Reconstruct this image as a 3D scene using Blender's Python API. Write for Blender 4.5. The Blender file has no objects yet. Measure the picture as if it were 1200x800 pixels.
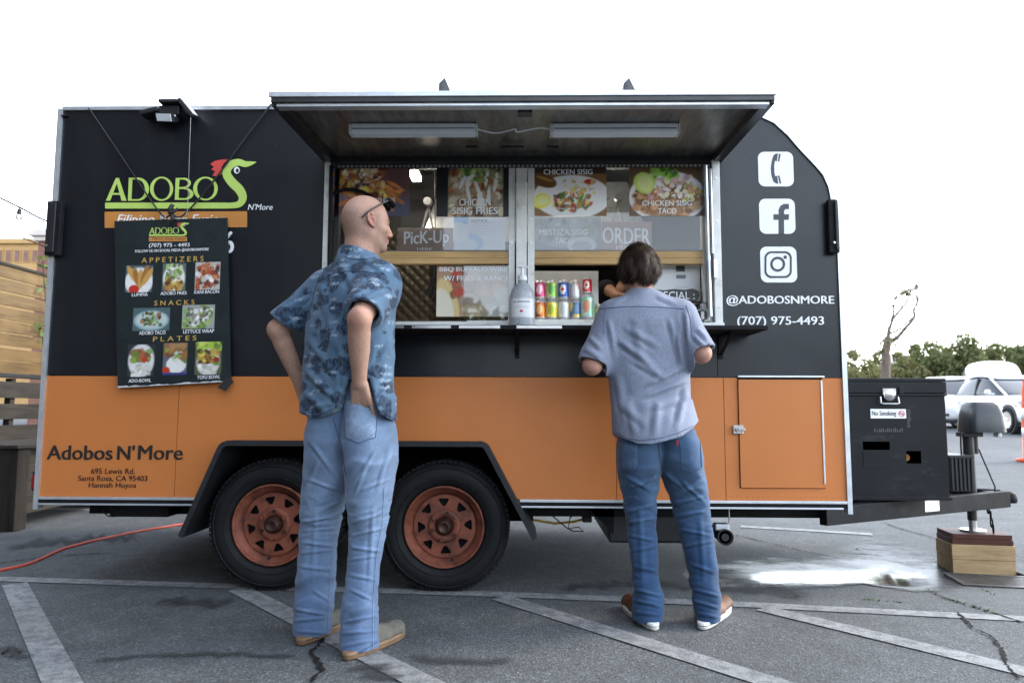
import bpy, bmesh, math, random
import numpy as np
from mathutils import Vector, Matrix

scene = bpy.context.scene
# ------------------------------------------------------------------ camera
CAM_LOC = (2.542, -3.794, 0.9405)
PITCH, YAW, ROLL, FPX = 0.0916, -0.0183, 0.0036, 850.0
def cam_basis():
    p, yw, r = PITCH, YAW, ROLL
    f = Vector((math.sin(yw)*math.cos(p), math.cos(yw)*math.cos(p), math.sin(p)))
    rt = Vector((math.cos(yw), -math.sin(yw), 0)); up = rt.cross(f)
    return rt*math.cos(r)+up*math.sin(r), -rt*math.sin(r)+up*math.cos(r), f
CA, CB, CC = cam_basis()
cam_d = bpy.data.cameras.new('camera'); cam = bpy.data.objects.new('camera', cam_d)
scene.collection.objects.link(cam)
cam.matrix_world = Matrix(((CA.x, CB.x, -CC.x, CAM_LOC[0]), (CA.y, CB.y, -CC.y, CAM_LOC[1]), (CA.z, CB.z, -CC.z, CAM_LOC[2]), (0, 0, 0, 1)))
cam_d.sensor_width = 36; cam_d.lens = FPX/1200*36; cam_d.clip_end = 2000; cam_d.clip_start = 0.05
cam_d.dof.use_dof = True; cam_d.dof.focus_distance = 3.35; cam_d.dof.aperture_fstop = 3.2
scene.camera = cam
# ------------------------------------------------------------------ sky, sun, exposure
SUN_AZ, SUN_EL = math.radians(72), math.radians(34)
world = bpy.data.worlds.new('World'); scene.world = world; world.use_nodes = True
wn = world.node_tree.nodes; wl = world.node_tree.links
for n in list(wn): wn.remove(n)
sky = wn.new('ShaderNodeTexSky'); sky.sky_type = 'NISHITA'; sky.sun_disc = False
sky.sun_elevation = SUN_EL; sky.sun_rotation = SUN_AZ; sky.air_density = 1.0; sky.dust_density = 0.4; sky.ozone_density = 1.0
hsv = wn.new('ShaderNodeHueSaturation'); hsv.inputs['Saturation'].default_value = 0.44
bg = wn.new('ShaderNodeBackground'); bg.inputs['Strength'].default_value = 0.15
wo = wn.new('ShaderNodeOutputWorld')
wl.new(sky.outputs[0], hsv.inputs['Color']); wl.new(hsv.outputs[0], bg.inputs['Color']); wl.new(bg.outputs[0], wo.inputs['Surface'])
sun_d = bpy.data.lights.new('sun', 'SUN'); sun = bpy.data.objects.new('sun', sun_d); scene.collection.objects.link(sun)
sun_d.energy = 0.5; sun_d.angle = math.radians(20); sun_d.color = (1.0, 0.86, 0.68)
sd = Vector((math.sin(SUN_AZ)*math.cos(SUN_EL), math.cos(SUN_AZ)*math.cos(SUN_EL), math.sin(SUN_EL)))
sun.rotation_euler = sd.to_track_quat('Z', 'Y').to_euler()
scene.view_settings.view_transform = 'Standard'; scene.view_settings.look = 'None'
scene.view_settings.exposure = 2.74; scene.view_settings.gamma = 1.0
scene.render.engine = 'CYCLES'
scene.cycles.max_bounces = 8; scene.cycles.diffuse_bounces = 3; scene.cycles.glossy_bounces = 4; scene.cycles.transparent_max_bounces = 12
scene.cycles.use_denoising = True

# ------------------------------------------------------------------ helpers
rnd = random.Random(7)
COL = scene.collection
def at(u, v, **k):
    """photo pixel -> point on the plane x=, y= or z= (distance comes from that surface)"""
    d = CC*FPX + CA*(u-600) - CB*(v-400)
    i = 'xyz'.index(list(k)[0]); t = (list(k.values())[0]-CAM_LOC[i])/d[i]
    return Vector(CAM_LOC) + d*t
def gz(x, y):
    x = np.asarray(x, float); y = np.asarray(y, float)
    dip = -0.085*np.exp(-(((x-5.35)/1.1)**2 + ((y-0.85)/0.75)**2))
    t = np.clip(y-2.6, 0, 16); up = 0.026*(t - 1.5*(1-np.exp(-t/1.5)))
    return dip + up
def gnd(u, v):
    z = 0.0
    for _ in range(12):
        p = at(u, v, z=z); z = 0.5*z + 0.5*float(gz(p.x, p.y))
    return at(u, v, z=z)
def tag(o, label=None, cat=None, group=None, kind=None):
    if label: o['label'] = label
    if cat: o['category'] = cat
    if group: o['group'] = group
    if kind: o['kind'] = kind
    return o
def thing(name, loc, label, cat, group=None, rz=0):
    o = bpy.data.objects.new(name, None); COL.objects.link(o); o.empty_display_size = 0.1
    o.location = loc; o.rotation_euler = (0, 0, rz)
    return tag(o, label, cat, group)
def root_of(o):
    while o.parent: o = o.parent
    return o
def link(name, me, mat=None, parent=None, smooth=False, world_coords=True):
    if mat is not None and not me.materials: me.materials.append(mat)
    o = bpy.data.objects.new(name, me); COL.objects.link(o)
    if parent is not None:
        o.parent = parent
        if world_coords:
            l = root_of(parent).location
            me.transform(Matrix.Translation(-l))
    if smooth: me.polygons.foreach_set('use_smooth', [True]*len(me.polygons))
    return o
def mesh_np(name, V, F, mat=None, parent=None, smooth=True, cols=None, world_coords=True):
    me = bpy.data.meshes.new(name)
    V = np.asarray(V, np.float32); F = np.asarray(F, np.int32)
    me.vertices.add(len(V)); me.vertices.foreach_set('co', V.ravel())
    k = F.shape[1]
    me.loops.add(F.size); me.loops.foreach_set('vertex_index', F.ravel())
    me.polygons.add(len(F)); me.polygons.foreach_set('loop_start', np.arange(0, F.size, k, dtype=np.int32))
    me.update(calc_edges=True); me.validate()
    if cols is not None:
        c = np.ones((len(V), 4), np.float32); c[:, :3] = cols
        a = me.color_attributes.new('Col', 'FLOAT_COLOR', 'POINT'); a.data.foreach_set('color', c.ravel())
    return link(name, me, mat, parent, smooth, world_coords)
class MB:
    """collects boxes, tubes, lathes and prisms into one mesh"""
    def __init__(s): s.v = []; s.f = []; s.sm = []
    def add(s, vs, fs, smooth=False):
        b = len(s.v); s.v += [tuple(v) for v in vs]
        for f in fs: s.f.append([i+b for i in f]); s.sm.append(smooth)
        return s
    def box(s, x0, x1, y0, y1, z0, z1, M=None):
        vs = [Vector((x, y, z)) for x in (x0, x1) for y in (y0, y1) for z in (z0, z1)]
        if M is not None: vs = [M @ v for v in vs]
        return s.add(vs, [(0, 1, 3, 2), (4, 6, 7, 5), (0, 4, 5, 1), (2, 3, 7, 6), (0, 2, 6, 4), (1, 5, 7, 3)])
    def cyl(s, a, b, r0, r1=None, n=16, caps=True, smooth=True):
        r1 = r0 if r1 is None else r1
        a = Vector(a); b = Vector(b); d = (b-a).normalized(); u = d.orthogonal().normalized(); w = d.cross(u)
        vs = []
        for c, r in ((a, r0), (b, r1)):
            for i in range(n):
                t = 2*math.pi*i/n; vs.append(c + u*r*math.cos(t) + w*r*math.sin(t))
        s.add(vs, [(i, (i+1) % n, n+(i+1) % n, n+i) for i in range(n)], smooth)
        if caps: s.add(vs[:n], [list(range(n))[::-1]]); s.add(vs[n:], [list(range(n))])
        return s
    def tube(s, pts, r, n=8, closed=False):
        pts = [Vector(p) for p in pts]; m = len(pts); vs = []; u = None
        for i, p in enumerate(pts):
            d = (pts[min(i+1, m-1)] - pts[max(i-1, 0)]).normalized()
            u = d.orthogonal().normalized() if u is None else (u - d*u.dot(d)).normalized()
            w = d.cross(u); rr = r[i] if isinstance(r, (list, tuple)) else r
            for k in range(n):
                t = 2*math.pi*k/n; vs.append(p + u*rr*math.cos(t) + w*rr*math.sin(t))
        fs = [(i*n+k, i*n+(k+1) % n, (i+1)*n+(k+1) % n, (i+1)*n+k) for i in range(m-1) for k in range(n)]
        s.add(vs, fs, True); s.add(vs[:n], [list(range(n))[::-1]]); s.add(vs[-n:], [list(range(n))])
        return s
    def lathe(s, c, axis, prof, n=48, smooth=True):
        """prof: (radius, distance along axis)"""
        c = Vector(c); d = Vector(axis).normalized(); u = d.orthogonal().normalized(); w = d.cross(u); vs = []
        for r, h in prof:
            for k in range(n):
                t = 2*math.pi*k/n; vs.append(c + d*h + u*r*math.cos(t) + w*r*math.sin(t))
        m = len(prof)
        return s.add(vs, [(i*n+k, i*n+(k+1) % n, (i+1)*n+(k+1) % n, (i+1)*n+k) for i in range(m-1) for k in range(n)], smooth)
    def prism(s, poly, y0, y1):
        """polygon in (x, z) between two depths"""
        n = len(poly); vs = [(x, y0, z) for x, z in poly] + [(x, y1, z) for x, z in poly]
        return s.add(vs, [list(range(n)), list(range(n, 2*n))[::-1]] + [(i, n+i, n+(i+1) % n, (i+1) % n) for i in range(n)])
    def beam(s, a, b, w, h):
        a = Vector(a); b = Vector(b); d = (b-a).normalized(); sx = d.cross(Vector((0, 0, 1)))
        if sx.length < 1e-4: sx = Vector((1, 0, 0))
        sx.normalize(); up = sx.cross(d)
        vs = [p + sx*(i*w/2) + up*(j*h/2) for p in (a, b) for i in (-1, 1) for j in (-1, 1)]
        return s.add(vs, [(0, 1, 3, 2), (4, 6, 7, 5), (0, 4, 5, 1), (2, 3, 7, 6), (0, 2, 6, 4), (1, 5, 7, 3)])
    def build(s, name, mat, parent=None, bevel=0, world_coords=True, segs=2):
        me = bpy.data.meshes.new(name); me.from_pydata(s.v, [], s.f); me.update()
        bm = bmesh.new(); bm.from_mesh(me); bmesh.ops.recalc_face_normals(bm, faces=bm.faces[:]); bm.to_mesh(me); bm.free()
        me.polygons.foreach_set('use_smooth', s.sm)
        o = link(name, me, mat, parent, False, world_coords)
        if bevel:
            b = o.modifiers.new('bevel', 'BEVEL'); b.width = bevel; b.segments = segs; b.limit_method = 'ANGLE'; b.angle_limit = math.radians(40)
        return o
def flat2d(polys, depth=0.0):
    """filled 2-D outline(s) with holes -> mesh in the XY plane"""
    cu = bpy.data.curves.new('outline', 'CURVE'); cu.dimensions = '2D'; cu.fill_mode = 'BOTH'; cu.extrude = depth/2
    for p in polys:
        sp = cu.splines.new('POLY'); sp.points.add(len(p)-1); sp.use_cyclic_u = True
        for q, (x, y) in zip(sp.points, p): q.co = (x, y, 0, 1)
    return curve_mesh(cu)
def curve_mesh(cu):
    o = bpy.data.objects.new('tmp', cu); COL.objects.link(o)
    dg = bpy.context.evaluated_depsgraph_get(); dg.update()
    me = bpy.data.meshes.new_from_object(o.evaluated_get(dg)); bpy.data.objects.remove(o); bpy.data.curves.remove(cu)
    me.materials.clear()
    return me
XZ = Matrix(((1, 0, 0, 0), (0, 0, -1, 0), (0, 1, 0, 0), (0, 0, 0, 1)))     # drawn in x,y -> stands in x,z facing -Y
def panel(name, polys, y, depth, mat, parent, bevel=0):
    """upright sheet: front face at y, going back by depth"""
    me = flat2d(polys, depth); me.transform(Matrix.Translation((0, y+depth/2, 0)) @ XZ)
    o = link(name, me, mat, parent)
    if bevel:
        b = o.modifiers.new('bevel', 'BEVEL'); b.width = bevel; b.segments = 2; b.limit_method = 'ANGLE'
    return o
TEXT_CACHE = {}
def text(name, body, x0, x1, z0, z1, y, mat, parent, bold=0.0, shear=0.0, tilt=0.0, spacing=1.0):
    cu = bpy.data.curves.new('lettering', 'FONT'); cu.body = body; cu.size = 1.0; cu.shear = shear
    cu.space_character = spacing; cu.resolution_u = 3; cu.align_x = 'CENTER'
    me = curve_mesh(cu)
    n = len(me.vertices); co = np.empty(n*3, np.float32); me.vertices.foreach_get('co', co); co = co.reshape(-1, 3)
    mn = co.min(0); mx = co.max(0)
    e = bold*(z1-z0)*1.5
    co[:, 0] = x0+e + (co[:, 0]-mn[0])/(mx[0]-mn[0])*(x1-x0-2*e)
    co[:, 2] = z0 + (co[:, 1]-mn[1])/(mx[1]-mn[1])*(z1-z0)
    co[:, 1] = y
    if tilt: co[:, 2] += (co[:, 0]-(x0+x1)/2)*tilt
    me.vertices.foreach_set('co', co.ravel()); me.update()
    if bold:                                   # heavier strokes: the outline laid down three times side by side
        fs = [tuple(p.vertices) for p in me.polygons]; V = []; F = []
        for k, s in enumerate((0, -1, 1)):
            b = len(V); V += [(x+s*e, y_-0.00015*k, z+0.25*s*e) for x, y_, z in co.tolist()]; F += [tuple(i+b for i in f) for f in fs]
        me = bpy.data.meshes.new(name); me.from_pydata(V, [], F); me.update()
    return link(name, me, mat, parent)
def px_text(name, body, u0, v0, u1, v1, y, mat, parent, **k):
    """u0,v0 = upper left, u1,v1 = lower right in the photo; the lettering lies on the plane y"""
    a = at(u0, v0, y=y); b = at(u1, v1, y=y)
    return text(name, body, a.x, b.x, b.z, a.z, y, mat, parent, **k)
def copy_tree(o, parent=None):
    c = o.copy(); COL.objects.link(c); c.parent = parent
    for ch in list(o.children): copy_tree(ch, c)
    return c
def rounded(x0, x1, z0, z1, r, n=6):
    P = []
    for cx, cz, a in ((x1-r, z1-r, 0), (x0+r, z1-r, 90), (x0+r, z0+r, 180), (x1-r, z0+r, 270)):
        for i in range(n+1):
            t = math.radians(a+90*i/n); P.append((cx+r*math.cos(t), cz+r*math.sin(t)))
    return P

# ------------------------------------------------------------------ materials
def srgb(r, g, b):
    f = lambda c: c/12.92 if c <= 0.04045 else ((c+0.055)/1.055)**2.4
    return (f(r/255), f(g/255), f(b/255))
def N(nt, t, **k):
    n = nt.nodes.new(t)
    for a, b in k.items(): setattr(n, a, b)
    return n
def ramp(nt, src, stops):
    r = N(nt, 'ShaderNodeValToRGB'); e = r.color_ramp.elements
    while len(e) < len(stops): e.new(0.5)
    for q, (p, c) in zip(e, stops): q.position = p; q.color = (*c, 1) if len(c) == 3 else c
    nt.links.new(src, r.inputs[0]); return r.outputs[0]
def noise(nt, scale, detail=4, rough=0.55, stretch=None, coord='Object', dist=0):
    tc = N(nt, 'ShaderNodeTexCoord'); n = N(nt, 'ShaderNodeTexNoise'); n.inputs['Scale'].default_value = scale
    n.inputs['Detail'].default_value = detail; n.inputs['Roughness'].default_value = rough; n.inputs['Distortion'].default_value = dist
    if stretch:
        m = N(nt, 'ShaderNodeMapping'); m.inputs['Scale'].default_value = stretch
        nt.links.new(tc.outputs[coord], m.inputs[0]); nt.links.new(m.outputs[0], n.inputs[0])
    else: nt.links.new(tc.outputs[coord], n.inputs[0])
    return n.outputs[0]
def mixc(nt, fac, a, b, mode='MIX'):
    m = N(nt, 'ShaderNodeMix', data_type='RGBA', blend_type=mode)
    for i, x in ((0, fac), (6, a), (7, b)):
        if hasattr(x, 'is_linked') or hasattr(x, 'links'): nt.links.new(x, m.inputs[i])
        else: m.inputs[i].default_value = x if i == 0 else (*x, 1)
    return m.outputs[2]
def base_mat(name):
    m = bpy.data.materials.new(name); m.use_nodes = True; nt = m.node_tree
    return m, nt, nt.nodes['Principled BSDF']
def bump(nt, b, src, strength, dist=0.01):
    n = N(nt, 'ShaderNodeBump'); n.inputs['Strength'].default_value = strength; n.inputs['Distance'].default_value = dist
    nt.links.new(src, n.inputs['Height'])
    if b.inputs['Normal'].is_linked: nt.links.new(b.inputs['Normal'].links[0].from_socket, n.inputs['Normal'])
    nt.links.new(n.outputs[0], b.inputs['Normal'])
def M_(name, c, rough=0.5, metal=0.0, var=0.25, vs=6.0, stretch=None, bs=None, bd=0.002, dirt=None, spec=0.5, coat=0.0, rv=0.15):
    """general paint / metal / wood material with uneven tone, gloss and relief"""
    m, nt, b = base_mat(name)
    n = noise(nt, vs, 5, 0.6, stretch)
    lo = tuple(x*(1-var) for x in c); hi = tuple(min(1, x*(1+var)) for x in c)
    col = ramp(nt, n, [(0.3, lo), (0.7, hi)])
    if dirt:
        d = noise(nt, dirt[1], 6, 0.7, dirt[3] if len(dirt) > 3 else None)
        f = ramp(nt, d, [(dirt[2], (0, 0, 0)), (min(1, dirt[2]+0.18), (1, 1, 1))])
        col = mixc(nt, f, col, dirt[0])
    nt.links.new(col, b.inputs['Base Color'])
    rr = N(nt, 'ShaderNodeMapRange'); rr.inputs['To Min'].default_value = max(0.02, rough-rv); rr.inputs['To Max'].default_value = min(1, rough+rv)
    nt.links.new(noise(nt, vs*2.3, 4, 0.6, stretch), rr.inputs[0]); nt.links.new(rr.outputs[0], b.inputs['Roughness'])
    b.inputs['Metallic'].default_value = metal; b.inputs['Specular IOR Level'].default_value = spec; b.inputs['Coat Weight'].default_value = coat
    if bs: bump(nt, b, noise(nt, bs, 5, 0.6, stretch), 0.6, bd)
    return m
def wood(name, c, dark, scale=3.0, ax=(1, 12, 12), rough=0.75):
    m, nt, b = base_mat(name)
    n = noise(nt, scale, 6, 0.65, ax, dist=0.6)
    col = ramp(nt, n, [(0.25, dark), (0.5, c), (0.75, tuple(min(1, x*1.25) for x in c))])
    blot = ramp(nt, noise(nt, 2.5, 4), [(0.35, (0.6, 0.6, 0.6)), (0.65, (1, 1, 1))])
    nt.links.new(mixc(nt, 0.8, col, blot, 'MULTIPLY'), b.inputs['Base Color']); b.inputs['Roughness'].default_value = rough
    b.inputs['Specular IOR Level'].default_value = 0.25
    bump(nt, b, n, 0.5, 0.003)
    return m
def vcol(name, rough=0.6, spec=0.4, bs=None, bd=0.001, sss=0.0, fine=None):
    m, nt, b = base_mat(name)
    a = N(nt, 'ShaderNodeVertexColor', layer_name='Col'); c = a.outputs[0]
    if fine:
        f = ramp(nt, noise(nt, fine[0], 3, 0.6, fine[2] if len(fine) > 2 else None), [(0.3, (1-fine[1],)*3), (0.7, (1, 1, 1))])
        c = mixc(nt, 1.0, c, f, 'MULTIPLY')
    nt.links.new(c, b.inputs['Base Color']); b.inputs['Roughness'].default_value = rough; b.inputs['Specular IOR Level'].default_value = spec
    if sss: b.inputs['Subsurface Weight'].default_value = sss; b.inputs['Subsurface Radius'].default_value = (0.012, 0.005, 0.003); b.inputs['Subsurface Scale'].default_value = 1.0
    if bs: bump(nt, b, noise(nt, bs, 4, 0.6), 0.5, bd)
    return m
def glass_mat(name, tint=(1, 1, 1), rough=0.02, trans=0.9, refl=1.0):
    m = bpy.data.materials.new(name); m.use_nodes = True; nt = m.node_tree; nt.nodes.clear()
    o = N(nt, 'ShaderNodeOutputMaterial'); t = N(nt, 'ShaderNodeBsdfTransparent'); t.inputs[0].default_value = (*[x*trans for x in tint], 1)
    g = N(nt, 'ShaderNodeBsdfGlossy'); g.inputs['Roughness'].default_value = rough; g.inputs['Color'].default_value = (refl, refl, refl, 1)
    f = N(nt, 'ShaderNodeFresnel'); f.inputs['IOR'].default_value = 1.6
    mx = N(nt, 'ShaderNodeMixShader'); nt.links.new(f.outputs[0], mx.inputs[0]); nt.links.new(t.outputs[0], mx.inputs[1]); nt.links.new(g.outputs[0], mx.inputs[2])
    nt.links.new(mx.outputs[0], o.inputs[0]); return m
def vinyl(name, c, rough, var, wav, spec=0.45):
    m, nt, b = base_mat(name)
    n = noise(nt, 1.3, 4, 0.5)
    col = ramp(nt, n, [(0.3, tuple(x*(1-var) for x in c)), (0.7, tuple(x*(1+var) for x in c))])
    grime = ramp(nt, noise(nt, 2.2, 7, 0.7, (1, 1, 0.45)), [(0.52, (0, 0, 0)), (0.8, (0.35, 0.35, 0.35))])
    col = mixc(nt, grime, col, tuple(1.15*x+0.012 for x in c))
    drip = ramp(nt, noise(nt, 7, 5, 0.6, (1, 1, 0.06)), [(0.55, (0, 0, 0)), (0.75, (0.22, 0.22, 0.22))])
    col = mixc(nt, drip, col, tuple(0.8*x+0.02 for x in c))
    speck = ramp(nt, noise(nt, 90, 2, 0.5), [(0.74, (0, 0, 0)), (0.80, (0.3, 0.3, 0.3))])
    col = mixc(nt, speck, col, (0.25, 0.25, 0.25))
    nt.links.new(col, b.inputs['Base Color']); b.inputs['Specular IOR Level'].default_value = 0.45
    rr = N(nt, 'ShaderNodeMapRange'); rr.inputs['To Min'].default_value = rough-0.06; rr.inputs['To Max'].default_value = rough+0.1
    nt.links.new(noise(nt, 4, 6, 0.65), rr.inputs[0]); nt.links.new(rr.outputs[0], b.inputs['Roughness'])
    b.inputs['Specular IOR Level'].default_value = spec
    bump(nt, b, noise(nt, 1.6, 2, 0.4), 0.5, wav)
    bump(nt, b, noise(nt, 9, 2, 0.4), 0.3, wav*0.06)
    bump(nt, b, noise(nt, 420, 2, 0.5), 0.12, 0.0006)
    return m
mt = {}
mt['black'] = vinyl('black_vinyl', (0.004, 0.0062, 0.0095), 0.34, 0.15, 0.022)
mt['orange'] = vinyl('orange_vinyl', (0.505, 0.170, 0.044), 0.42, 0.08, 0.020, 0.35)
mt['alu'] = M_('aluminium_trim', (0.62, 0.66, 0.70), 0.38, 0.7, 0.12, 14, bs=60, bd=0.0006)
mt['frame'] = M_('white_window_frame', (0.62, 0.63, 0.61), 0.4, 0.1, 0.12, 10, dirt=((0.3, 0.28, 0.24), 7, 0.58))
mt['awnskin'] = M_('scuffed_aluminium_underside', (0.26, 0.24, 0.215), 0.36, 0.85, 0.35, 5, stretch=(6, 1.2, 1), bs=30, bd=0.001, rv=0.12)
mt['blackmetal'] = M_('black_painted_steel', (0.009, 0.010, 0.012), 0.62, 0.0, 0.4, 9, bs=80, bd=0.0006, dirt=((0.03, 0.03, 0.03), 6, 0.62), spec=0.15)
mt['rubber'] = M_('tyre_rubber', (0.0065, 0.0072, 0.0085), 0.68, 0.0, 0.4, 8, bs=140, bd=0.0008, dirt=((0.022, 0.021, 0.020), 5, 0.60), spec=0.25)
mt['rim'] = M_('rusty_orange_rim_paint', (0.175, 0.052, 0.029), 0.58, 0.05, 0.35, 11, bs=50, bd=0.001, dirt=((0.05, 0.02, 0.014), 9, 0.50), spec=0.35)
mt['hub'] = M_('dark_hub_steel', (0.05, 0.022, 0.016), 0.5, 0.5, 0.4, 30, bs=90)
mt['plastic'] = M_('black_plastic', (0.010, 0.011, 0.013), 0.45, 0, 0.25, 12)
mt['cable'] = M_('black_cable', (0.012, 0.012, 0.013), 0.6, 0, 0.2)
mt['white'] = M_('white_print', (0.78, 0.80, 0.82), 0.45, 0, 0.04, 20)
mt['pwhite'] = M_('white_plastic', (0.74, 0.76, 0.78), 0.35, 0, 0.05, 10)
mt['ink'] = M_('black_print', (0.016, 0.015, 0.014), 0.45, 0, 0.15, 20)
mt['green'] = M_('lime_print', (0.44, 0.60, 0.13), 0.45, 0, 0.05, 20)
mt['red'] = M_('red_print', (0.58, 0.06, 0.05), 0.45, 0, 0.1, 20)
mt['bar'] = M_('orange_print', (0.50, 0.21, 0.045), 0.45, 0, 0.05, 10)
mt['gold'] = M_('gold_print', (0.52, 0.33, 0.075), 0.5, 0, 0.05, 10)
mt['board'] = M_('dark_green_board', (0.006, 0.013, 0.015), 0.42, 0, 0.3, 8, bs=40, bd=0.0005, dirt=((0.05, 0.06, 0.06), 9, 0.68))
mt['print'] = vcol('printed_picture', 0.38, 0.4)
mt['rail'] = wood('pine_rail', (0.52, 0.34, 0.15), (0.38, 0.22, 0.08), 4, (1, 14, 14), 0.55)
mt['steel'] = M_('stainless_steel', (0.50, 0.50, 0.49), 0.32, 0.95, 0.15, 8, bs=60, bd=0.0005)
mt['dark_in'] = M_('dark_interior', (0.05, 0.045, 0.04), 0.6, 0, 0.3, 4)
mt['glass'] = glass_mat('window_glass')
mt['clear'] = glass_mat('clear_plastic', (0.95, 0.97, 0.98), 0.12, 0.85)
mt['diffuser'] = M_('frosted_tube_cover', (0.72, 0.76, 0.80), 0.35, 0, 0.06, 8)
# ================================================================== GROUND
def asphalt():
    m, nt, b = base_mat('worn_asphalt')
    big = ramp(nt, noise(nt, 0.5, 6, 0.6), [(0.3, (0.064, 0.071, 0.075)), (0.7, (0.094, 0.103, 0.108))])
    mid = ramp(nt, noise(nt, 5, 6, 0.7), [(0.3, (0.72,)*3), (0.7, (1.12,)*3)])
    tc = N(nt, 'ShaderNodeTexCoord'); v = N(nt, 'ShaderNodeTexVoronoi'); v.inputs['Scale'].default_value = 150; nt.links.new(tc.outputs['Object'], v.inputs[0])
    hs = N(nt, 'ShaderNodeSeparateColor'); nt.links.new(v.outputs['Color'], hs.inputs[0])
    agg = ramp(nt, hs.outputs[0], [(0.0, (0.60,)*3), (0.5, (0.97,)*3), (0.9, (1.25,)*3), (1.0, (2.1,)*3)])
    col = mixc(nt, 1.0, mixc(nt, 1.0, big, mid, 'MULTIPLY'), agg, 'MULTIPLY')
    stain = ramp(nt, noise(nt, 1.1, 6, 0.72, (1, 2.2, 1)), [(0.60, (0, 0, 0)), (0.80, (0.4,)*3)])
    col = mixc(nt, stain, col, (0.035, 0.034, 0.032))
    nt.links.new(col, b.inputs['Base Color']); b.inputs['Roughness'].default_value = 0.82; b.inputs['Specular IOR Level'].default_value = 0.35
    bump(nt, b, v.outputs['Distance'], 0.5, 0.004); bump(nt, b, noise(nt, 45, 4, 0.7), 0.3, 0.004)
    return m
def worn_paint():
    m, nt, b = base_mat('worn_white_road_paint')
    f = ramp(nt, noise(nt, 16, 8, 0.75), [(0.44, (0, 0, 0)), (0.64, (1, 1, 1))])
    f2 = ramp(nt, noise(nt, 170, 3, 0.6), [(0.48, (0, 0, 0)), (0.66, (0.8,)*3)])
    f3 = mixc(nt, 1.0, f, f2, 'ADD')
    tone = ramp(nt, noise(nt, 3, 4, 0.6), [(0.3, (0.20, 0.213, 0.22)), (0.7, (0.29, 0.302, 0.31))])
    nt.links.new(mixc(nt, f3, tone, (0.105, 0.112, 0.115)), b.inputs['Base Color']); b.inputs['Roughness'].default_value = 0.75
    bump(nt, b, noise(nt, 130, 4, 0.7), 0.6, 0.005)
    return m
def soft_edge(name, c, rough, scale, lo, hi, bs=0, spec=0.5, ior=1.33, wav=0.0):
    """stain or wet film whose ragged edge fades by noise on top of a per-vertex weight"""
    m, nt, b = base_mat(name)
    a = N(nt, 'ShaderNodeVertexColor', layer_name='Col'); s = N(nt, 'ShaderNodeSeparateColor'); nt.links.new(a.outputs[0], s.inputs[0])
    n = noise(nt, scale, 7, 0.7, (0.5, 1, 1)); ad = N(nt, 'ShaderNodeMath', operation='ADD'); nt.links.new(s.outputs[0], ad.inputs[0]); nt.links.new(n, ad.inputs[1])
    f = ramp(nt, ad.outputs[0], [(0, (0, 0, 0)), (1, (1, 1, 1))]); 
    mr = N(nt, 'ShaderNodeMapRange'); mr.inputs['From Min'].default_value = lo; mr.inputs['From Max'].default_value = hi; nt.links.new(ad.outputs[0], mr.inputs[0])
    nt.links.new(mr.outputs[0], b.inputs['Alpha']); b.inputs['Base Color'].default_value = (*c, 1); b.inputs['Roughness'].default_value = rough
    b.inputs['Specular IOR Level'].default_value = spec; b.inputs['IOR'].default_value = ior
    if bs: bump(nt, b, noise(nt, bs, 4, 0.6), 0.4, wav)
    return m
mt['asphalt'] = asphalt(); mt['paint'] = worn_paint()
mt['crack'] = M_('dark_crack', (0.012, 0.012, 0.012), 0.95, 0, 0.5, 20, spec=0.1)
mt['stain'] = soft_edge('tar_stain', (0.036, 0.038, 0.040), 0.7, 22, 0.75, 1.9)
mt['water'] = soft_edge('standing_water', (0.02, 0.02, 0.02), 0.03, 32, 0.98, 1.42, 60, 0.7, 1.4, 0.0006)
def grid_axis(a, b, step, far_lo, far_hi):
    core = list(np.arange(a, b+1e-6, step)); lo = []; hi = []; s = step; x = a
    while x > far_lo: s *= 1.25; x -= s; lo.append(x)
    s = step; x = b
    while x < far_hi: s *= 1.25; x += s; hi.append(x)
    return np.array(lo[::-1]+core+hi)
gx = grid_axis(-5, 9, 0.1, -400, 400); gy = grid_axis(-4.5, 5, 0.1, -400, 500)
GX, GY = np.meshgrid(gx, gy, indexing='ij')
prng = np.random.RandomState(3)
GZ = gz(GX, GY) + np.where((np.abs(GX) < 12) & (np.abs(GY) < 12), prng.normal(0, 0.0006, GX.shape), 0)
nx, ny = GX.shape; I = np.arange(nx*ny).reshape(nx, ny)
ground = mesh_np('ground', np.stack([GX, GY, GZ], -1).reshape(-1, 3), np.stack([I[:-1, :-1], I[1:, :-1], I[1:, 1:], I[:-1, 1:]], -1).reshape(-1, 4), mt['asphalt'])
tag(ground, kind='structure')
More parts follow.
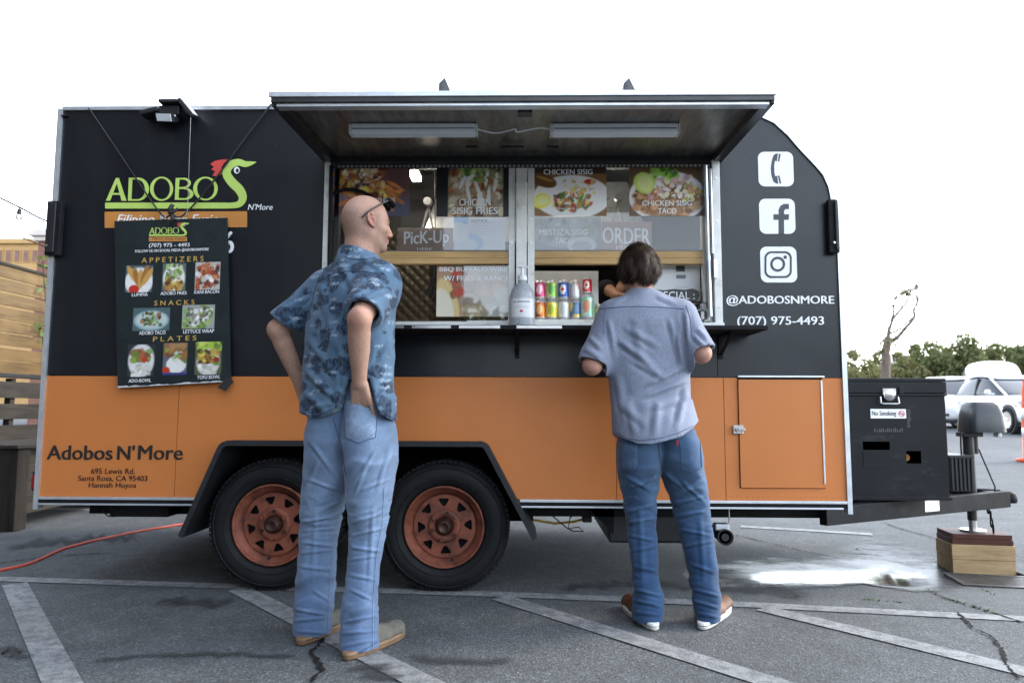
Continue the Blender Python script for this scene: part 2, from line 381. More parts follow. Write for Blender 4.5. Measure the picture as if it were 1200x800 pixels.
def strip(name, pts, w, mat, h=0.004, jag=0.0, ends=True, sub=0.06, weights=False, parent=ground, seed=1):
    """ribbon lying on the ground along pts, width w"""
    r = random.Random(seed); P = []
    for (x0, y0), (x1, y1) in zip(pts[:-1], pts[1:]):
        n = max(1, int(math.hypot(x1-x0, y1-y0)/sub))
        P += [(x0+(x1-x0)*i/n, y0+(y1-y0)*i/n) for i in range(n)]
    P.append(pts[-1]); V = []; C = []; F = []; m = len(P)
    cols = (-1, 1) if not weights else (-1, -0.5, 0, 0.5, 1)
    for i, (x, y) in enumerate(P):
        a = P[max(0, i-1)]; b = P[min(m-1, i+1)]; l = math.hypot(b[0]-a[0], b[1]-a[1]) or 1
        nxn, nyn = -(b[1]-a[1])/l, (b[0]-a[0])/l
        ww = w*(1+jag*r.uniform(-1, 1)); off = jag*w*r.uniform(-0.6, 0.6)
        t = i/(m-1); e = min(1, min(t, 1-t)*8)
        for c in cols:
            X = x+nxn*(c*ww/2+off); Y = y+nyn*(c*ww/2+off); V.append((X, Y, float(gz(X, Y))+h)); C.append((max(0, 1-abs(c)**1.5)*e if weights else 1,)*3)
    k = len(cols)
    F = [(i*k+j, i*k+j+1, (i+1)*k+j+1, (i+1)*k+j) for i in range(m-1) for j in range(k-1)]
    return mesh_np(name, V, F, mat, parent, False, C if weights else None)
L_A = [(-3.2, 0.47), (-0.33, 0.22), (0.9, 0.11), (2.45, -0.025), (3.6, -0.17), (4.81, -0.357), (7.5, -0.78)]
strip('painted_line', L_A, 0.10, mt['paint'], seed=2)
for k, (a, b) in enumerate((((-0.17, 0.115), (0.96, -1.245)), ((1.06, 0.04), (2.19, -1.21)), ((2.42, -0.085), (3.395, -1.18)), ((3.67, -0.235), (4.345, -1.05)))):
    d = (b[0]-a[0], b[1]-a[1]); strip('painted_line', [a, (b[0]+d[0]*0.8, b[1]+d[1]*0.8)], 0.112, mt['paint'], 0.0045 if k else 0.0045, seed=3+k)
a = gnd(868, 617); b = gnd(1022, 626); strip('painted_line', [(a.x, a.y), (b.x, b.y)], 0.1, mt['paint'], seed=9)
a = gnd(130, 602); strip('painted_line', [(-2.2, a.y+0.3), (1.2, a.y)], 0.1, mt['paint'], seed=10)
def px_strip(name, pts, w, mat, **k):
    return strip(name, [tuple(gnd(u, v))[:2] for u, v in pts], w, mat, **k)
for q, (w, pts) in enumerate(((0.016, [(380, 738), (377, 752), (364, 766), (372, 776), (378, 784), (366, 800)]),
        (0.010, [(1085, 690), (1110, 702), (1135, 709), (1160, 718), (1200, 730)]), (0.011, [(1122, 718), (1140, 737), (1160, 745), (1174, 760), (1178, 778), (1195, 796)]),
        (0.010, [(862, 627), (900, 636), (940, 646), (985, 655), (1020, 661)]), (0.012, [(1036, 613), (1060, 621), (1102, 633)]), (0.010, [(1003, 643), (1022, 655), (1030, 662)]),
        (0.009, [(1003, 643), (1040, 646), (1080, 656), (1105, 661)]), (0.008, [(1100, 605), (1200, 610)]), (0.012, [(0, 768), (12, 760), (24, 766)]), (0.010, [(0, 660), (60, 652), (130, 648)]),
        (0.008, [(1112, 560), (1160, 562), (1200, 560)]))):
    px_strip('crack', pts, w, mt['crack'], h=0.0062, jag=0.75, sub=0.014, seed=20+q)
for q, (w, pts) in enumerate(((0.075, [(92, 776), (150, 771), (220, 767), (300, 768), (360, 772)]), (0.11, [(468, 770), (520, 776), (560, 775), (610, 776)]), (0.15, [(410, 778), (440, 784), (470, 800)]),
        (0.25, [(180, 705), (240, 708), (280, 706)]), (0.5, [(0, 640), (80, 634), (170, 628)]), (0.22, [(640, 690), (760, 684), (880, 694)]), (0.1, [(0, 758), (20, 768), (30, 775)]),
        (0.35, [(820, 660), (880, 690), (960, 700)]))):
    px_strip('stain', pts, w, mt['stain'], h=0.0055+0.0002*q, jag=0.35, sub=0.04, weights=True, seed=40+q)
# standing water draining towards the grate
V = []; C = []; F = []
ang = [2*math.pi*i/48 for i in range(48)]; cen = gnd(985, 676)
out = [(1098, 684), (1090, 690), (1065, 690), (1040, 688), (1010, 684), (970, 686), (930, 686), (890, 687), (890, 684), (876, 681), (876, 675), (888, 670), (905, 668), (940, 667), (975, 668), (1005, 667), (1022, 660), (1034, 657), (1050, 661), (1075, 668), (1092, 674)]
op = [gnd(u, v) for u, v in out]; pts = []
for i in range(len(op)):
    p, q = op[i], op[(i+1) % len(op)]
    for k in range(4): pts.append(p.lerp(q, k/4))
n = len(pts); spine = [Vector((min(max(p.x, 3.9), 4.65), 0.40 + 0.07*max(0, p.x-4.3), 0)) for p in pts]
rings = 6
for j in range(rings+1):
    t = j/rings
    for p, s in zip(pts, spine):
        e = s.lerp(s + (p-s)*1.55, t); V.append((e.x, e.y, float(gz(e.x, e.y))+0.007)); C.append((max(0, 1-t**1.3),)*3)
for j in range(rings):
    for i in range(n): F.append((j*n+i, j*n+(i+1) % n, (j+1)*n+(i+1) % n, (j+1)*n+i))
tag(mesh_np('puddle', V, F, mt['water'], None, True, C), kind='structure')
mt['damp'] = soft_edge('damp_asphalt', (0.026, 0.028, 0.030), 0.38, 9, 0.72, 1.15)
V = []; C = []
for j in range(rings+1):
    t = j/rings
    for p, s in zip(pts, spine):
        e = s+(p-s)*2.3*t; e.x -= 0.55*t*max(0, 4.35-p.x); V.append((e.x, e.y, float(gz(e.x, e.y))+0.0058)); C.append((max(0, 1-t**1.2),)*3)
mesh_np('damp_patch', V, F, mt['damp'], ground, True, C)
# tufts of weeds in the crack
mt['weed'] = M_('weed_green', (0.07, 0.12, 0.03), 0.7, 0, 0.5, 30)
gb = MB(); rg = random.Random(5)
for u0, v0, u1, v1, k in ((1095, 696, 1170, 720, 46), (1010, 702, 1060, 706, 26), (905, 699, 940, 700, 12), (1150, 690, 1170, 700, 8)):
    for i in range(k):
        t = rg.random(); p = gnd(u0+(u1-u0)*t, v0+(v1-v0)*t+rg.uniform(-0.8, 0.8))
        for s in range(3):
            a = rg.uniform(0, 6.28); l = rg.uniform(0.006, 0.018); d = Vector((math.cos(a), math.sin(a), 0))
            w = Vector((-d.y, d.x, 0))*0.003
            gb.add([p-w, p+w, p+d*l+Vector((0, 0, l*0.7))], [(0, 1, 2)])
tag(gb.build('crack_weeds', mt['weed']), 'small green weeds growing in the asphalt crack', 'weeds', kind='stuff')

# ================================================================== FOOD TRAILER
TR = thing('food_trailer', (2.1, 1.05, 0.0), 'black and orange food concession trailer with raised awning and serving window', 'food trailer')
ZT, ZO, ZB, LX, W = 2.555, 1.103, 0.475, 4.2, 2.1
prof_px = [(860, 127.5), (875, 129), (890.9, 133.9), (908.7, 142), (925, 156.6), (941.2, 175.3), (957.5, 192.3), (967.2, 203.7), (973.7, 218.3), (977, 235)]
prof = [(at(u, v, y=0).x, at(u, v, y=0).z) for u, v in prof_px]
prof = [(p[0]-0.012, p[1]-0.012) for p in prof] + [(4.178, 1.98), (4.185, 1.9), (4.188, ZO)]
prof[0] = (prof[0][0], ZT)
WX0, WX1, WZ0, WZ1 = 1.475, 3.545, 1.36, 2.262
g = 0.0015
panel('upper_panel', [[(0.005, ZO+g), (WX0-0.002, ZO+g), (WX0-0.002, ZT), (0.005, ZT)]], 0.0, 0.02, mt['black'], TR, 0.001)
panel('upper_panel', [[(WX0+g, ZO+g), (WX1-g, ZO+g), (WX1-g, WZ0), (WX0+g, WZ0)]], 0.0, 0.02, mt['black'], TR, 0.001)
panel('upper_panel', [[(WX0+g, WZ1), (WX1-g, WZ1), (WX1-g, ZT), (WX0+g, ZT)]], 0.0, 0.02, mt['black'], TR, 0.001)
panel('upper_panel', [[(WX1+g, ZO+g), (4.188, ZO+g)] + prof[::-1][1:] + [(WX1+g, ZT)]], 0.0, 0.02, mt['black'], TR, 0.001)
s1, s2, s3 = at(207, 520, y=0).x, at(722, 500, y=0).x, at(849, 500, y=0).x
HX0, HX1, HZ0, HZ1 = at(866, 500, y=0).x, at(964, 500, y=0).x, at(900, 571, y=0).z, at(900, 442, y=0).z
for poly in ([(0.005, ZB), (s1-g, ZB), (s1-g, ZO-g), (0.005, ZO-g)],
             [(s1+g, ZB), (0.868, ZB), (0.992, 0.752), (2.337, 0.752), (2.487, ZB), (s2-g, ZB), (s2-g, ZO-g), (s1+g, ZO-g)],
             [(s2+g, ZB), (s3-g, ZB), (s3-g, ZO-g), (s2+g, ZO-g)],
             [(s3+g, ZB), (4.188, ZB), (4.188, ZO-g), (HX1+0.004, ZO-g), (HX1+0.004, HZ0-0.004), (HX0-0.004, HZ0-0.004), (HX0-0.004, ZO-g), (s3+g, ZO-g)]):
    panel('lower_panel', [poly], 0.0, 0.02, mt['orange'], TR, 0.001)
# hull behind the panels
MB().box(0.01, 0.80, 0.021, 0.045, 0.46, ZT-0.01).box(0.801, WX0, 0.021, 0.045, 0.78, ZT-0.01).box(WX1, 4.18, 0.021, 0.045, 0.46, 1.9).box(2.50, WX1, 0.021, 0.045, 0.46, WZ0-0.03).box(WX0, 2.50, 0.021, 0.045, 0.78, WZ0-0.03)\
    .box(WX0, 3.80, 0.021, 0.045, WZ1+0.02, ZT-0.01).build('wall_core', mt['dark_in'], TR)
roofp = [(0.0, ZT)] + prof[:10] + [(4.18, 1.95), (4.188, 0.46)]
rb = MB(); vs = []
for (x, z) in roofp: vs += [(x, 0.022, z-0.004), (x, W, z-0.004)]
rb.add(vs, [(2*i, 2*i+1, 2*i+3, 2*i+2) for i in range(len(roofp)-1)], True); rb.build('roof_skin', mt['alu'], TR)
MB().box(0.0, 0.03, 0.05, W-0.05, 0.46, ZT-0.02).build('rear_wall', mt['pwhite'], TR)
MB().box(0.0, 4.18, W-0.04, W, 0.46, 1.92).box(0.0, 3.75, W-0.04, W, 1.92, ZT-0.02).build('far_wall', mt['steel'], TR)
MB().box(0.02, 4.17, 0.45, W-0.02, 0.43, 0.458).box(0.02, 0.86, 0.02, 0.449, 0.43, 0.458).box(2.52, 4.17, 0.02, 0.449, 0.43, 0.458).build('floor_pan', mt['blackmetal'], TR)
def ribbon2d(pts, w):
    L = []; Rr = []
    for i, (x, z) in enumerate(pts):
        a = pts[max(0, i-1)]; b = pts[min(len(pts)-1, i+1)]; l = math.hypot(b[0]-a[0], b[1]-a[1]); nx_, nz_ = -(b[1]-a[1])/l, (b[0]-a[0])/l
        L.append((x+nx_*w/2, z+nz_*w/2)); Rr.append((x-nx_*w/2, z-nz_*w/2))
    return L + Rr[::-1]
panel('edge_trim', [ribbon2d([(0.0, 0.41), (0.0, ZT+0.004)], 0.024)], -0.012, 0.05, mt['alu'], TR, 0.002)
panel('edge_trim', [ribbon2d([(0.013, ZT+0.006), (3.60, ZT+0.006)], 0.020)], -0.012, 0.05, mt['alu'], TR, 0.002)
panel('edge_trim', [ribbon2d([(3.603, ZT+0.006)] + [(x+0.006, z+0.008) for x, z in prof[:-3]] + [(4.186, 1.98), (4.194, 1.88), (4.198, 0.41)], 0.024)], -0.012, 0.05, mt['alu'], TR, 0.002)
for x0, x1 in ((0.013, 0.855), (2.515, 4.184)):
    MB().box(x0, x1, -0.014, 0.0, 0.4605, 0.4745).build('bottom_rail', mt['alu'], TR, 0.002)
    MB().box(x0, x1, -0.006, 0.002, 0.442, 0.460).build('rail_dark_strip', mt['blackmetal'], TR)  # dark strip between the two aluminium rails
    MB().box(x0, x1-0.02, -0.012, 0.006, 0.432, 0.4415).build('bottom_rail', mt['alu'], TR, 0.002)
rv = MB()
for i in range(60):
    x = 2.55+i*0.027
    if x < 4.17: rv.cyl((x, -0.0005, 0.492+0.002*math.sin(i*3)), (x, -0.003, 0.492+0.002*math.sin(i*3)), 0.0035, 0.002, 6)
o = rv.build('rivet_row', mt['orange'], TR); tag(o, kind='stuff')
MB().box(0.01, 0.045, -0.018, -0.001, 2.515, 2.52).build('panel_scuff', mt['blackmetal'], TR)
# tail light, rubber corner guards
MB().box(-0.055, -0.016, 0.03, 0.12, 0.50, 0.60).build('tail_light_housing', mt['plastic'], TR, 0.004)
mt['redlens'] = M_('red_lens', (0.30, 0.008, 0.008), 0.15, 0, 0.2, 20, coat=0.6)
MB().box(-0.05, -0.018, 0.018, 0.0295, 0.512, 0.58).build('tail_light_lens', mt['redlens'], TR, 0.003)
for u0, v0, u1, v1 in ((59, 237, 72, 300), (968, 235, 982, 297)):
    a = at(u0, v0, y=-0.02); b = at(u1, v1, y=-0.02)
    br = MB().box(a.x, b.x, -0.045, -0.013, b.z, a.z).build('corner_bracket', mt['blackmetal'], TR, 0.004)
    MB().box(a.x+0.012 if u0 < 500 else a.x+0.03, b.x-0.022 if u0 < 500 else b.x-0.004, -0.058, -0.0455, b.z+0.012, a.z-0.012).build('bracket_face', mt['plastic'], br, 0.004)
    MB().cyl((a.x+0.02, -0.06, b.z+0.05), (a.x+0.02, -0.046, b.z+0.05), 0.006, n=10).build('bolt', mt['steel'], br)
# hatch
hd = panel('hatch_door', [rounded(HX0, HX1, HZ0, HZ1-0.012, 0.006, 2)], -0.010, 0.026, mt['orange'], TR, 0.0025)
MB().box(HX0-0.004, HX1+0.012, -0.018, -0.0005, ZO+0.0005, ZO+0.010).build('drip_rail', mt['alu'], hd, 0.002)
MB().box(HX1-0.0085, HX1+0.0005, -0.015, -0.0105, HZ0+0.02, HZ1-0.016).build('piano_hinge', mt['alu'], hd, 0.0015)
lx, lz = HX0-0.012, at(862, 503, y=0).z
MB().box(lx-0.022, lx+0.03, -0.016, -0.0105, lz-0.022, lz+0.022).cyl((lx, -0.017, lz), (lx, -0.03, lz), 0.012, n=14).box(lx-0.004, lx+0.034, -0.036, -0.028, lz-0.006, lz+0.008).build('latch', mt['steel'], hd, 0.002)
# wheel arch, fender, wheels
ARCH = [(0.80, 0.29), (0.993, 0.752), (2.336, 0.752), (2.59, 0.29)]
fp = [(0.795, 0.285), (0.975, 0.722), (0.983, 0.738), (0.995, 0.750), (1.015, 0.757), (2.318, 0.757), (2.336, 0.750), (2.348, 0.738), (2.356, 0.722), (2.592, 0.285)]
mt['fender'] = M_('textured_fender', (0.012, 0.014, 0.017), 0.5, 0, 0.4, 30, bs=220, bd=0.004, dirt=((0.055, 0.057, 0.06), 20, 0.6), spec=0.4)
panel('fender', [ribbon2d(fp, 0.026)], -0.075, 0.32, mt['fender'], TR, 0.004)
mt['well'] = M_('black_wheel_well', (0.004, 0.004, 0.0045), 0.9, 0, 0.3, 6, spec=0.1)
well = MB()
for (a, b) in zip(fp[:-1], fp[1:]):
    well.add([(a[0], 0.24, a[1]-0.005), (b[0], 0.24, b[1]-0.005), (b[0], 0.42, b[1]-0.005), (a[0], 0.42, a[1]-0.005)], [(0, 1, 2, 3)])
well.box(0.80, 2.59, 0.42, 0.44, 0.30, 0.76); well.build('wheel_well', mt['well'], TR)
def wheel(cx, cz, spin):
    R = 0.330
    w = MB().lathe((cx, 0.0, cz), (0, 1, 0), [(0.205, 0.035), (0.212, 0.018), (0.225, 0.006), (0.262, -0.004), (0.292, 0.000), (0.312, 0.010), (0.323, 0.024), (R, 0.036), (R+0.001, 0.20), (0.32, 0.215), (0.29, 0.225), (0.21, 0.20)], 72)
    wh = w.build('wheel', mt['rubber'], TR); wh['label'] = 'black trailer tyre on a rusty orange spoke rim'
    tr = MB()
    for i in range(72):
        t = 2*math.pi*i/72
        for k, (y0, y1) in enumerate(((0.030, 0.066), (0.075, 0.112), (0.122, 0.160), (0.168, 0.206))):
            Mx = Matrix.Translation((cx, 0, cz)) @ Matrix.Rotation(t+0.02*k, 4, 'Y')
            tr.box(-0.0105, 0.0105, y0, y1, R-0.003, R+0.0075, Mx)
    tag(tr.build('tread', mt['rubber'], wh), kind='stuff')
    ring = MB()
    for rr in (0.245, 0.302): ring.lathe((cx, 0, cz), (0, 1, 0), [(rr-0.003, 0.001), (rr, -0.0062), (rr+0.003, 0.001)], 72)
    ring.build('sidewall_ring', mt['rubber'], wh)
    rim = MB().lathe((cx, 0, cz), (0, 1, 0), [(0.2085, 0.022), (0.2095, 0.010), (0.206, 0.002), (0.199, 0.003), (0.196, 0.014), (0.189, 0.026), (0.180, 0.030), (0.176, 0.046), (0.166, 0.052), (0.160, 0.075), (0.156, 0.12), (0.158, 0.2)], 72).build('rim', mt['rim'], wh)
    holes = []
    for i in range(8):
        t = spin + 2*math.pi*i/8; h = []
        for r, a in ((0.104, -5), (0.100, 0), (0.104, 5), (0.139, 12), (0.1425, 8), (0.1425, -8), (0.139, -12)):
            q = t+math.radians(a); h.append((cx+r*math.cos(q), cz+r*math.sin(q)))
        holes.append(h)
    circ = lambda r, n: [(cx+r*math.cos(2*math.pi*i/n), cz+r*math.sin(2*math.pi*i/n)) for i in range(n)]
    panel('spoke_disc', [circ(0.161, 72), circ(0.052, 32)] + holes, 0.046, 0.012, mt['rim'], wh, 0.003)
    MB().lathe((cx, 0, cz), (0, 1, 0), [(0.088, 0.047), (0.084, 0.036), (0.074, 0.031), (0.050, 0.032), (0.046, 0.040)], 40).build('hub_flange', mt['rim'], wh)
    MB().lathe((cx, 0, cz), (0, 1, 0), [(0.048, 0.05), (0.044, 0.020), (0.036, 0.010), (0.032, -0.006), (0.024, -0.010), (0.020, -0.004), (0.0, -0.004)], 28).build('hub_cap', mt['hub'], wh)
    for i in range(6):
        t = spin+0.3+2*math.pi*i/6; x, z = cx+0.068*math.cos(t), cz+0.068*math.sin(t)
        MB().cyl((x, 0.034, z), (x, 0.014, z), 0.0105, 0.0095, 6, smooth=False).build('lug_nut', mt['hub'] if i % 2 else mt['rim'], wh)
    t = spin+0.55; MB().cyl((cx+0.172*math.cos(-t*2.2), 0.04, cz+0.172*math.sin(-t*2.2)), (cx+0.172*math.cos(-t*2.2), 0.012, cz+0.172*math.sin(-t*2.2)), 0.005, n=8).build('valve', mt['rubber'], wh)
    bd = MB().lathe((cx, 0, cz), (0, 1, 0), [(0.15, 0.10), (0.06, 0.095), (0.0, 0.095)], 32).build('brake_drum', mt['blackmetal'], wh)
wheel(1.232, 0.334, 0.2); wheel(2.125, 0.330, 0.05)
far = MB()
for cx in (1.232, 2.125): far.lathe((cx, 1.88, 0.33), (0, 1, 0), [(0.0, 0.0), (0.2, 0.0), (0.30, 0.0), (0.33, 0.03), (0.33, 0.18), (0.29, 0.2), (0.0, 0.2)], 40)
far.build('far_side_tyre', mt['rubber'], TR)
MB().cyl((1.232, 0.12, 0.33), (1.232, 1.95, 0.33), 0.035).cyl((2.125, 0.12, 0.33), (2.125, 1.95, 0.33), 0.035).build('axle', mt['blackmetal'], TR)
MB().box(0.1, 0.84, 0.30, 0.36, 0.345, 0.429).box(2.55, 4.2, 0.30, 0.36, 0.345, 0.429).box(0.1, 4.2, 0.45, 0.50, 0.36, 0.429).box(0.1, 4.2, 1.74, 1.80, 0.345, 0.43).build('chassis_rail', mt['blackmetal'], TR)
for x in (0.12, 0.7, 2.75, 3.5, 4.0): MB().box(x, x+0.05, 0.361, 1.739, 0.36, 0.429).build('cross_member', mt['blackmetal'], TR)
MB().box(0.30, 0.62, 0.15, 0.9, 0.35, 0.428).build('step_frame', mt['blackmetal'], TR, 0.004)
mt['tank'] = M_('dark_grey_tank', (0.022, 0.025, 0.029), 0.5, 0, 0.3, 5)
a = at(714, 640, y=0.35); b = at(838, 600, y=0.35)
MB().box(a.x, b.x-0.03, 0.37, 1.3, a.z+0.015, 0.358).build('waste_tank', mt['tank'], TR, 0.015)
MB().add([(a.x-0.16, 0.3, 0.43), (a.x+0.02, 0.3, 0.43), (a.x+0.02, 0.3, 0.25), (a.x-0.16, 0.33, 0.43), (a.x+0.02, 0.33, 0.43), (a.x+0.02, 0.33, 0.25)], [(0, 1, 2), (3, 5, 4), (0, 2, 5, 3), (0, 3, 4, 1), (1, 4, 5, 2)]).build('tank_bracket', mt['blackmetal'], TR)
p = at(848, 628, y=0.15)
vl = MB().cyl((p.x, 0.12, p.z), (p.x, 0.34, p.z), 0.034, n=20).cyl((p.x, 0.11, p.z), (p.x, 0.128, p.z), 0.042, n=20, caps=False).cyl((p.x, 0.135, p.z), (p.x, 0.12, p.z), 0.042, 0.042, 20).build('drain_valve', mt['plastic'], TR)
MB().cyl((p.x, 0.1195, p.z), (p.x, 0.1165, p.z), 0.02, n=16).build('drain_mouth', mt['cable'], vl)
MB().box(p.x-0.045, p.x+0.03, 0.14, 0.2, p.z+0.03, p.z+0.065).build('valve_gate', mt['alu'], vl, 0.006)
MB().cyl((p.x+0.045, 0.2, p.z-0.04), (p.x+0.045, 0.2, 0.43), 0.004).build('vent_pipe', mt['steel'], TR)
mt['yellow'] = M_('yellow_hose', (0.55, 0.36, 0.03), 0.5, 0, 0.15)
yp = [at(u, v, y=0.5) for u, v in ((595, 604), (620, 608), (650, 613), (672, 611), (684, 608))]
hs_ = MB().tube(yp, 0.007).build('gas_hose', mt['yellow'], TR)
MB().box(yp[-1].x-0.01, yp[-1].x+0.045, 0.47, 0.53, yp[-1].z-0.015, yp[-1].z+0.02).build('regulator', mt['plastic'], hs_, 0.006)
wp = [at(u, v, y=0.45) for u, v in ((640, 598), (652, 608), (664, 618), (672, 622), (684, 622), (678, 617), (666, 619), (668, 606), (682, 596))]
MB().tube(wp, 0.0035).build('loose_wire', mt['cable'], TR)
wp = [at(u, v, y=0.3) for u, v in ((120, 598), (126, 604), (134, 605), (138, 598))]
MB().tube(wp, 0.004).build('loose_wire', mt['cable'], TR)

# ------------------------------------------------------------------ tongue, coupler, jack
YC = 1.0
tg = MB().beam((4.15, 0.22, 0.368), (5.62, YC-0.03, 0.376), 0.05, 0.10).build('tongue_rail', mt['blackmetal'], TR, 0.004)
MB().beam((4.15, 1.80, 0.368), (5.62, YC+0.03, 0.372), 0.05, 0.115).build('tongue_rail', mt['blackmetal'], TR, 0.004)
MB().box(4.22, 5.3, 0.95, 1.05, 0.34, 0.40).build('tongue_beam', mt['blackmetal'], TR, 0.004)
a = at(1075, 588, y=0.68); b = at(1096, 602, y=0.68)
k = Vector((5.62-4.15, YC-0.03-0.22, 0)).normalized()
lb = []
for u in (1074, 1097):
    x = at(u, 595, y=0.66).x; yy = 0.22+(x-4.15)/1.47*0.75-0.030
    lb += [(x, yy, 0.425), (x, yy, 0.345)]
MB().add(lb, [(0, 1, 3, 2)]).build('rating_plate', mt['white'], TR)
c0 = at(1150, 585, y=YC); c1 = at(1190, 582, y=YC)
cp = MB().beam((c0.x-0.03, YC, c0.z), (c1.x-0.07, YC, c1.z+0.004), 0.075, 0.06).build('coupler', mt['blackmetal'], TR, 0.008)
MB().lathe((c1.x-0.045, YC, c1.z-0.035), (0, 0, 1), [(0.0, 0.0), (0.045, 0.0), (0.05, 0.02), (0.045, 0.055), (0.02, 0.068), (0.0, 0.07)], 20).build('ball_socket', mt['blackmetal'], cp)
MB().box(c0.x+0.02, c0.x+0.10, YC-0.03, YC+0.03, c0.z+0.032, c0.z+0.055).beam((c0.x+0.06, YC-0.04, c0.z+0.06), (c1.x-0.06, YC-0.04, c0.z+0.05), 0.012, 0.012).build('coupler_latch', mt['blackmetal'], cp, 0.003)
jx = at(1137, 560, y=YC).x; jb = at(1137, 622, y=YC).z
jk = MB().cyl((jx, YC, 0.40), (jx, YC, at(1137, 503, y=YC).z), 0.033, n=20).cyl((jx, YC, jb+0.07), (jx, YC, 0.36), 0.028, n=20).build('jack_post', mt['plastic'], TR)
MB().cyl((jx, YC, jb+0.012), (jx, YC, jb+0.07), 0.024, n=20).build('jack_foot_tube', mt['steel'], jk)
MB().cyl((jx, YC, jb+0.001), (jx, YC, jb+0.012), 0.075, n=24).build('jack_foot', mt['steel'], jk)
a = at(1125, 471, y=YC); b = at(1169, 506, y=YC)
mh = MB(); nlev = 6
sec = [(0.0, 0.03), (0.25, 0.0), (0.8, -0.003), (1.0, 0.028)]
Z0, Z1 = b.z, a.z; cx = (a.x+b.x)/2; hw = (b.x-a.x)/2
vs = []
lev = [(Z0, hw*1.0, 0.10), (Z0+0.03, hw*1.0, 0.10), (Z0+0.11, hw*0.93, 0.092), (Z1-0.02, hw*0.80, 0.075), (Z1, hw*0.62, 0.055)]
for z, hx, hy in lev: vs += [(x, YC+y-0.02, z) for x, y in [(cx+dx, dy) for dx, dy in rounded(-hx, hx, -hy, hy, min(hx, hy)*0.45, 4)]]
m = len(vs)//len(lev)
mh.add(vs, [(i*m+k, i*m+(k+1) % m, (i+1)*m+(k+1) % m, (i+1)*m+k) for i in range(len(lev)-1) for k in range(m)], True); mh.add(vs[:m], [list(range(m))]); mh.add(vs[-m:], [list(range(m))])
mt['cover'] = M_('grey_motor_cover', (0.019, 0.022, 0.026), 0.35, 0, 0.15, 6)
mc = mh.build('jack_motor_cover', mt['cover'], jk)
MB().cyl((jx+0.04, YC, Z0-0.14), (jx+0.04, YC, Z0-0.001), 0.022, n=14).box(jx-0.05, jx+0.075, YC-0.04, YC+0.05, Z0-0.03, Z0-0.001).build('gear_housing', mt['plastic'], jk, 0.004)
MB().box(b.x-0.03, b.x-0.004, YC-0.05, YC, Z0-0.03, Z0-0.002).build('jack_light', mt['pwhite'], jk, 0.004)
MB().tube([at(u, v, y=YC-0.06) for u, v in ((1147, 526), (1153, 540), (1160, 556), (1166, 570), (1166, 578))], 0.005).build('jack_cable', mt['cable'], jk)
MB().tube([at(u, v, y=YC-0.09) for u, v in ((1126, 506), (1126, 520), (1127, 535))], 0.006).build('jack_cable', mt['cable'], jk)
# safety chain of separate links
cpts = [at(u, v, y=YC-0.09) for u, v in ((1156, 588), (1158, 596), (1161, 604), (1162, 612), (1164, 619))]
chd = None
for i, p in enumerate(cpts):
    ang = 0.5 if i % 2 else 1.2
    pts = [p+Vector((0.011*math.cos(t)*math.cos(ang), 0.011*math.cos(t)*math.sin(ang), 0.028*math.sin(t))) for t in [2*math.pi*j/14 for j in range(15)]]
    o = MB().tube(pts, 0.0048, 6).build('chain_link', mt['blackmetal'], TR)
# ------------------------------------------------------------------ serving window
mt['awnblack0'] = M_('dark_anodised_edge', (0.10, 0.10, 0.10), 0.4, 0.5, 0.2, 10)
mt['quilt'] = M_('dull_quilted_steel', (0.085, 0.07, 0.05), 0.5, 0.8, 0.3, 5)
MB().box(1.462, 1.490, -0.014, 0.06, 1.388, 2.262).build('window_stile', mt['frame'], TR, 0.002)
MB().box(3.534, 3.574, -0.016, 0.06, 1.388, 2.262).build('window_stile', mt['frame'], TR, 0.002)
MB().box(3.486, 3.533, 0.03, 0.07, 1.388, 2.235).build('window_stile', mt['frame'], TR, 0.002)
MB().box(3.505, 3.513, 0.012, 0.029, 1.40, 2.23).build('window_track', mt['alu'], TR, 0.001)
MB().box(1.505, 1.535, 0.03, 0.07, 1.388, 2.235).build('window_stile', mt['cable'], TR, 0.002)
MB().box(2.452, 2.486, 0.015, 0.06, 1.388, 2.235).build('window_stile', mt['frame'], TR, 0.002)
MB().box(2.492, 2.548, 0.000, 0.055, 1.388, 2.235).build('window_post', mt['frame'], TR, 0.003)
MB().box(2.554, 2.590, 0.015, 0.06, 1.388, 2.235).build('window_stile', mt['frame'], TR, 0.002)
MB().box(1.49, 3.574, 0.0, 0.07, 2.236, 2.262).build('window_head', mt['frame'], TR, 0.002)
MB().box(1.48, 3.575, -0.04, 0.20, 1.352, 1.387).build('window_sill', mt['frame'], TR, 0.004)
for x0, x1 in ((1.536, 2.451), (2.591, 3.485)):
    MB().box(x0, x1, 0.022, 0.062, 1.738, 1.775).build('window_rail', mt['rail'], TR, 0.0015)
    MB().box(x0, x1, 0.018, 0.058, 1.706, 1.7365).build('window_rail', mt['rail'], TR, 0.0015)
    MB().add([(x0, 0.034, 1.776), (x1, 0.034, 1.776), (x1, 0.034, 2.235), (x0, 0.034, 2.235)], [(0, 1, 2, 3)]).build('window_pane', mt['glass'], TR)
    MB().box(x0, x1, 0.028, 0.045, 1.776, 1.783).build('pane_edge', mt['awnblack0'], TR, 0.001)
x0 = at(543, 340, y=0.03).x
MB().add([(x0, 0.046, 1.40), (2.451, 0.046, 1.40), (2.451, 0.046, 1.705), (x0, 0.046, 1.705)], [(0, 1, 2, 3)]).build('window_pane', mt['glass'], TR)
bl = MB()
for x in (1.476, 3.554):
    for z in (1.47, 1.70, 1.93, 2.16): bl.cyl((x, -0.0145 if x < 2 else -0.0165, z), (x, -0.018 if x < 2 else -0.02, z), 0.005, n=8)
for x in (2.469, 2.572):
    for z in (1.50, 1.82, 1.95, 2.12): bl.cyl((x, 0.0145, z), (x, 0.011, z), 0.005, n=8)
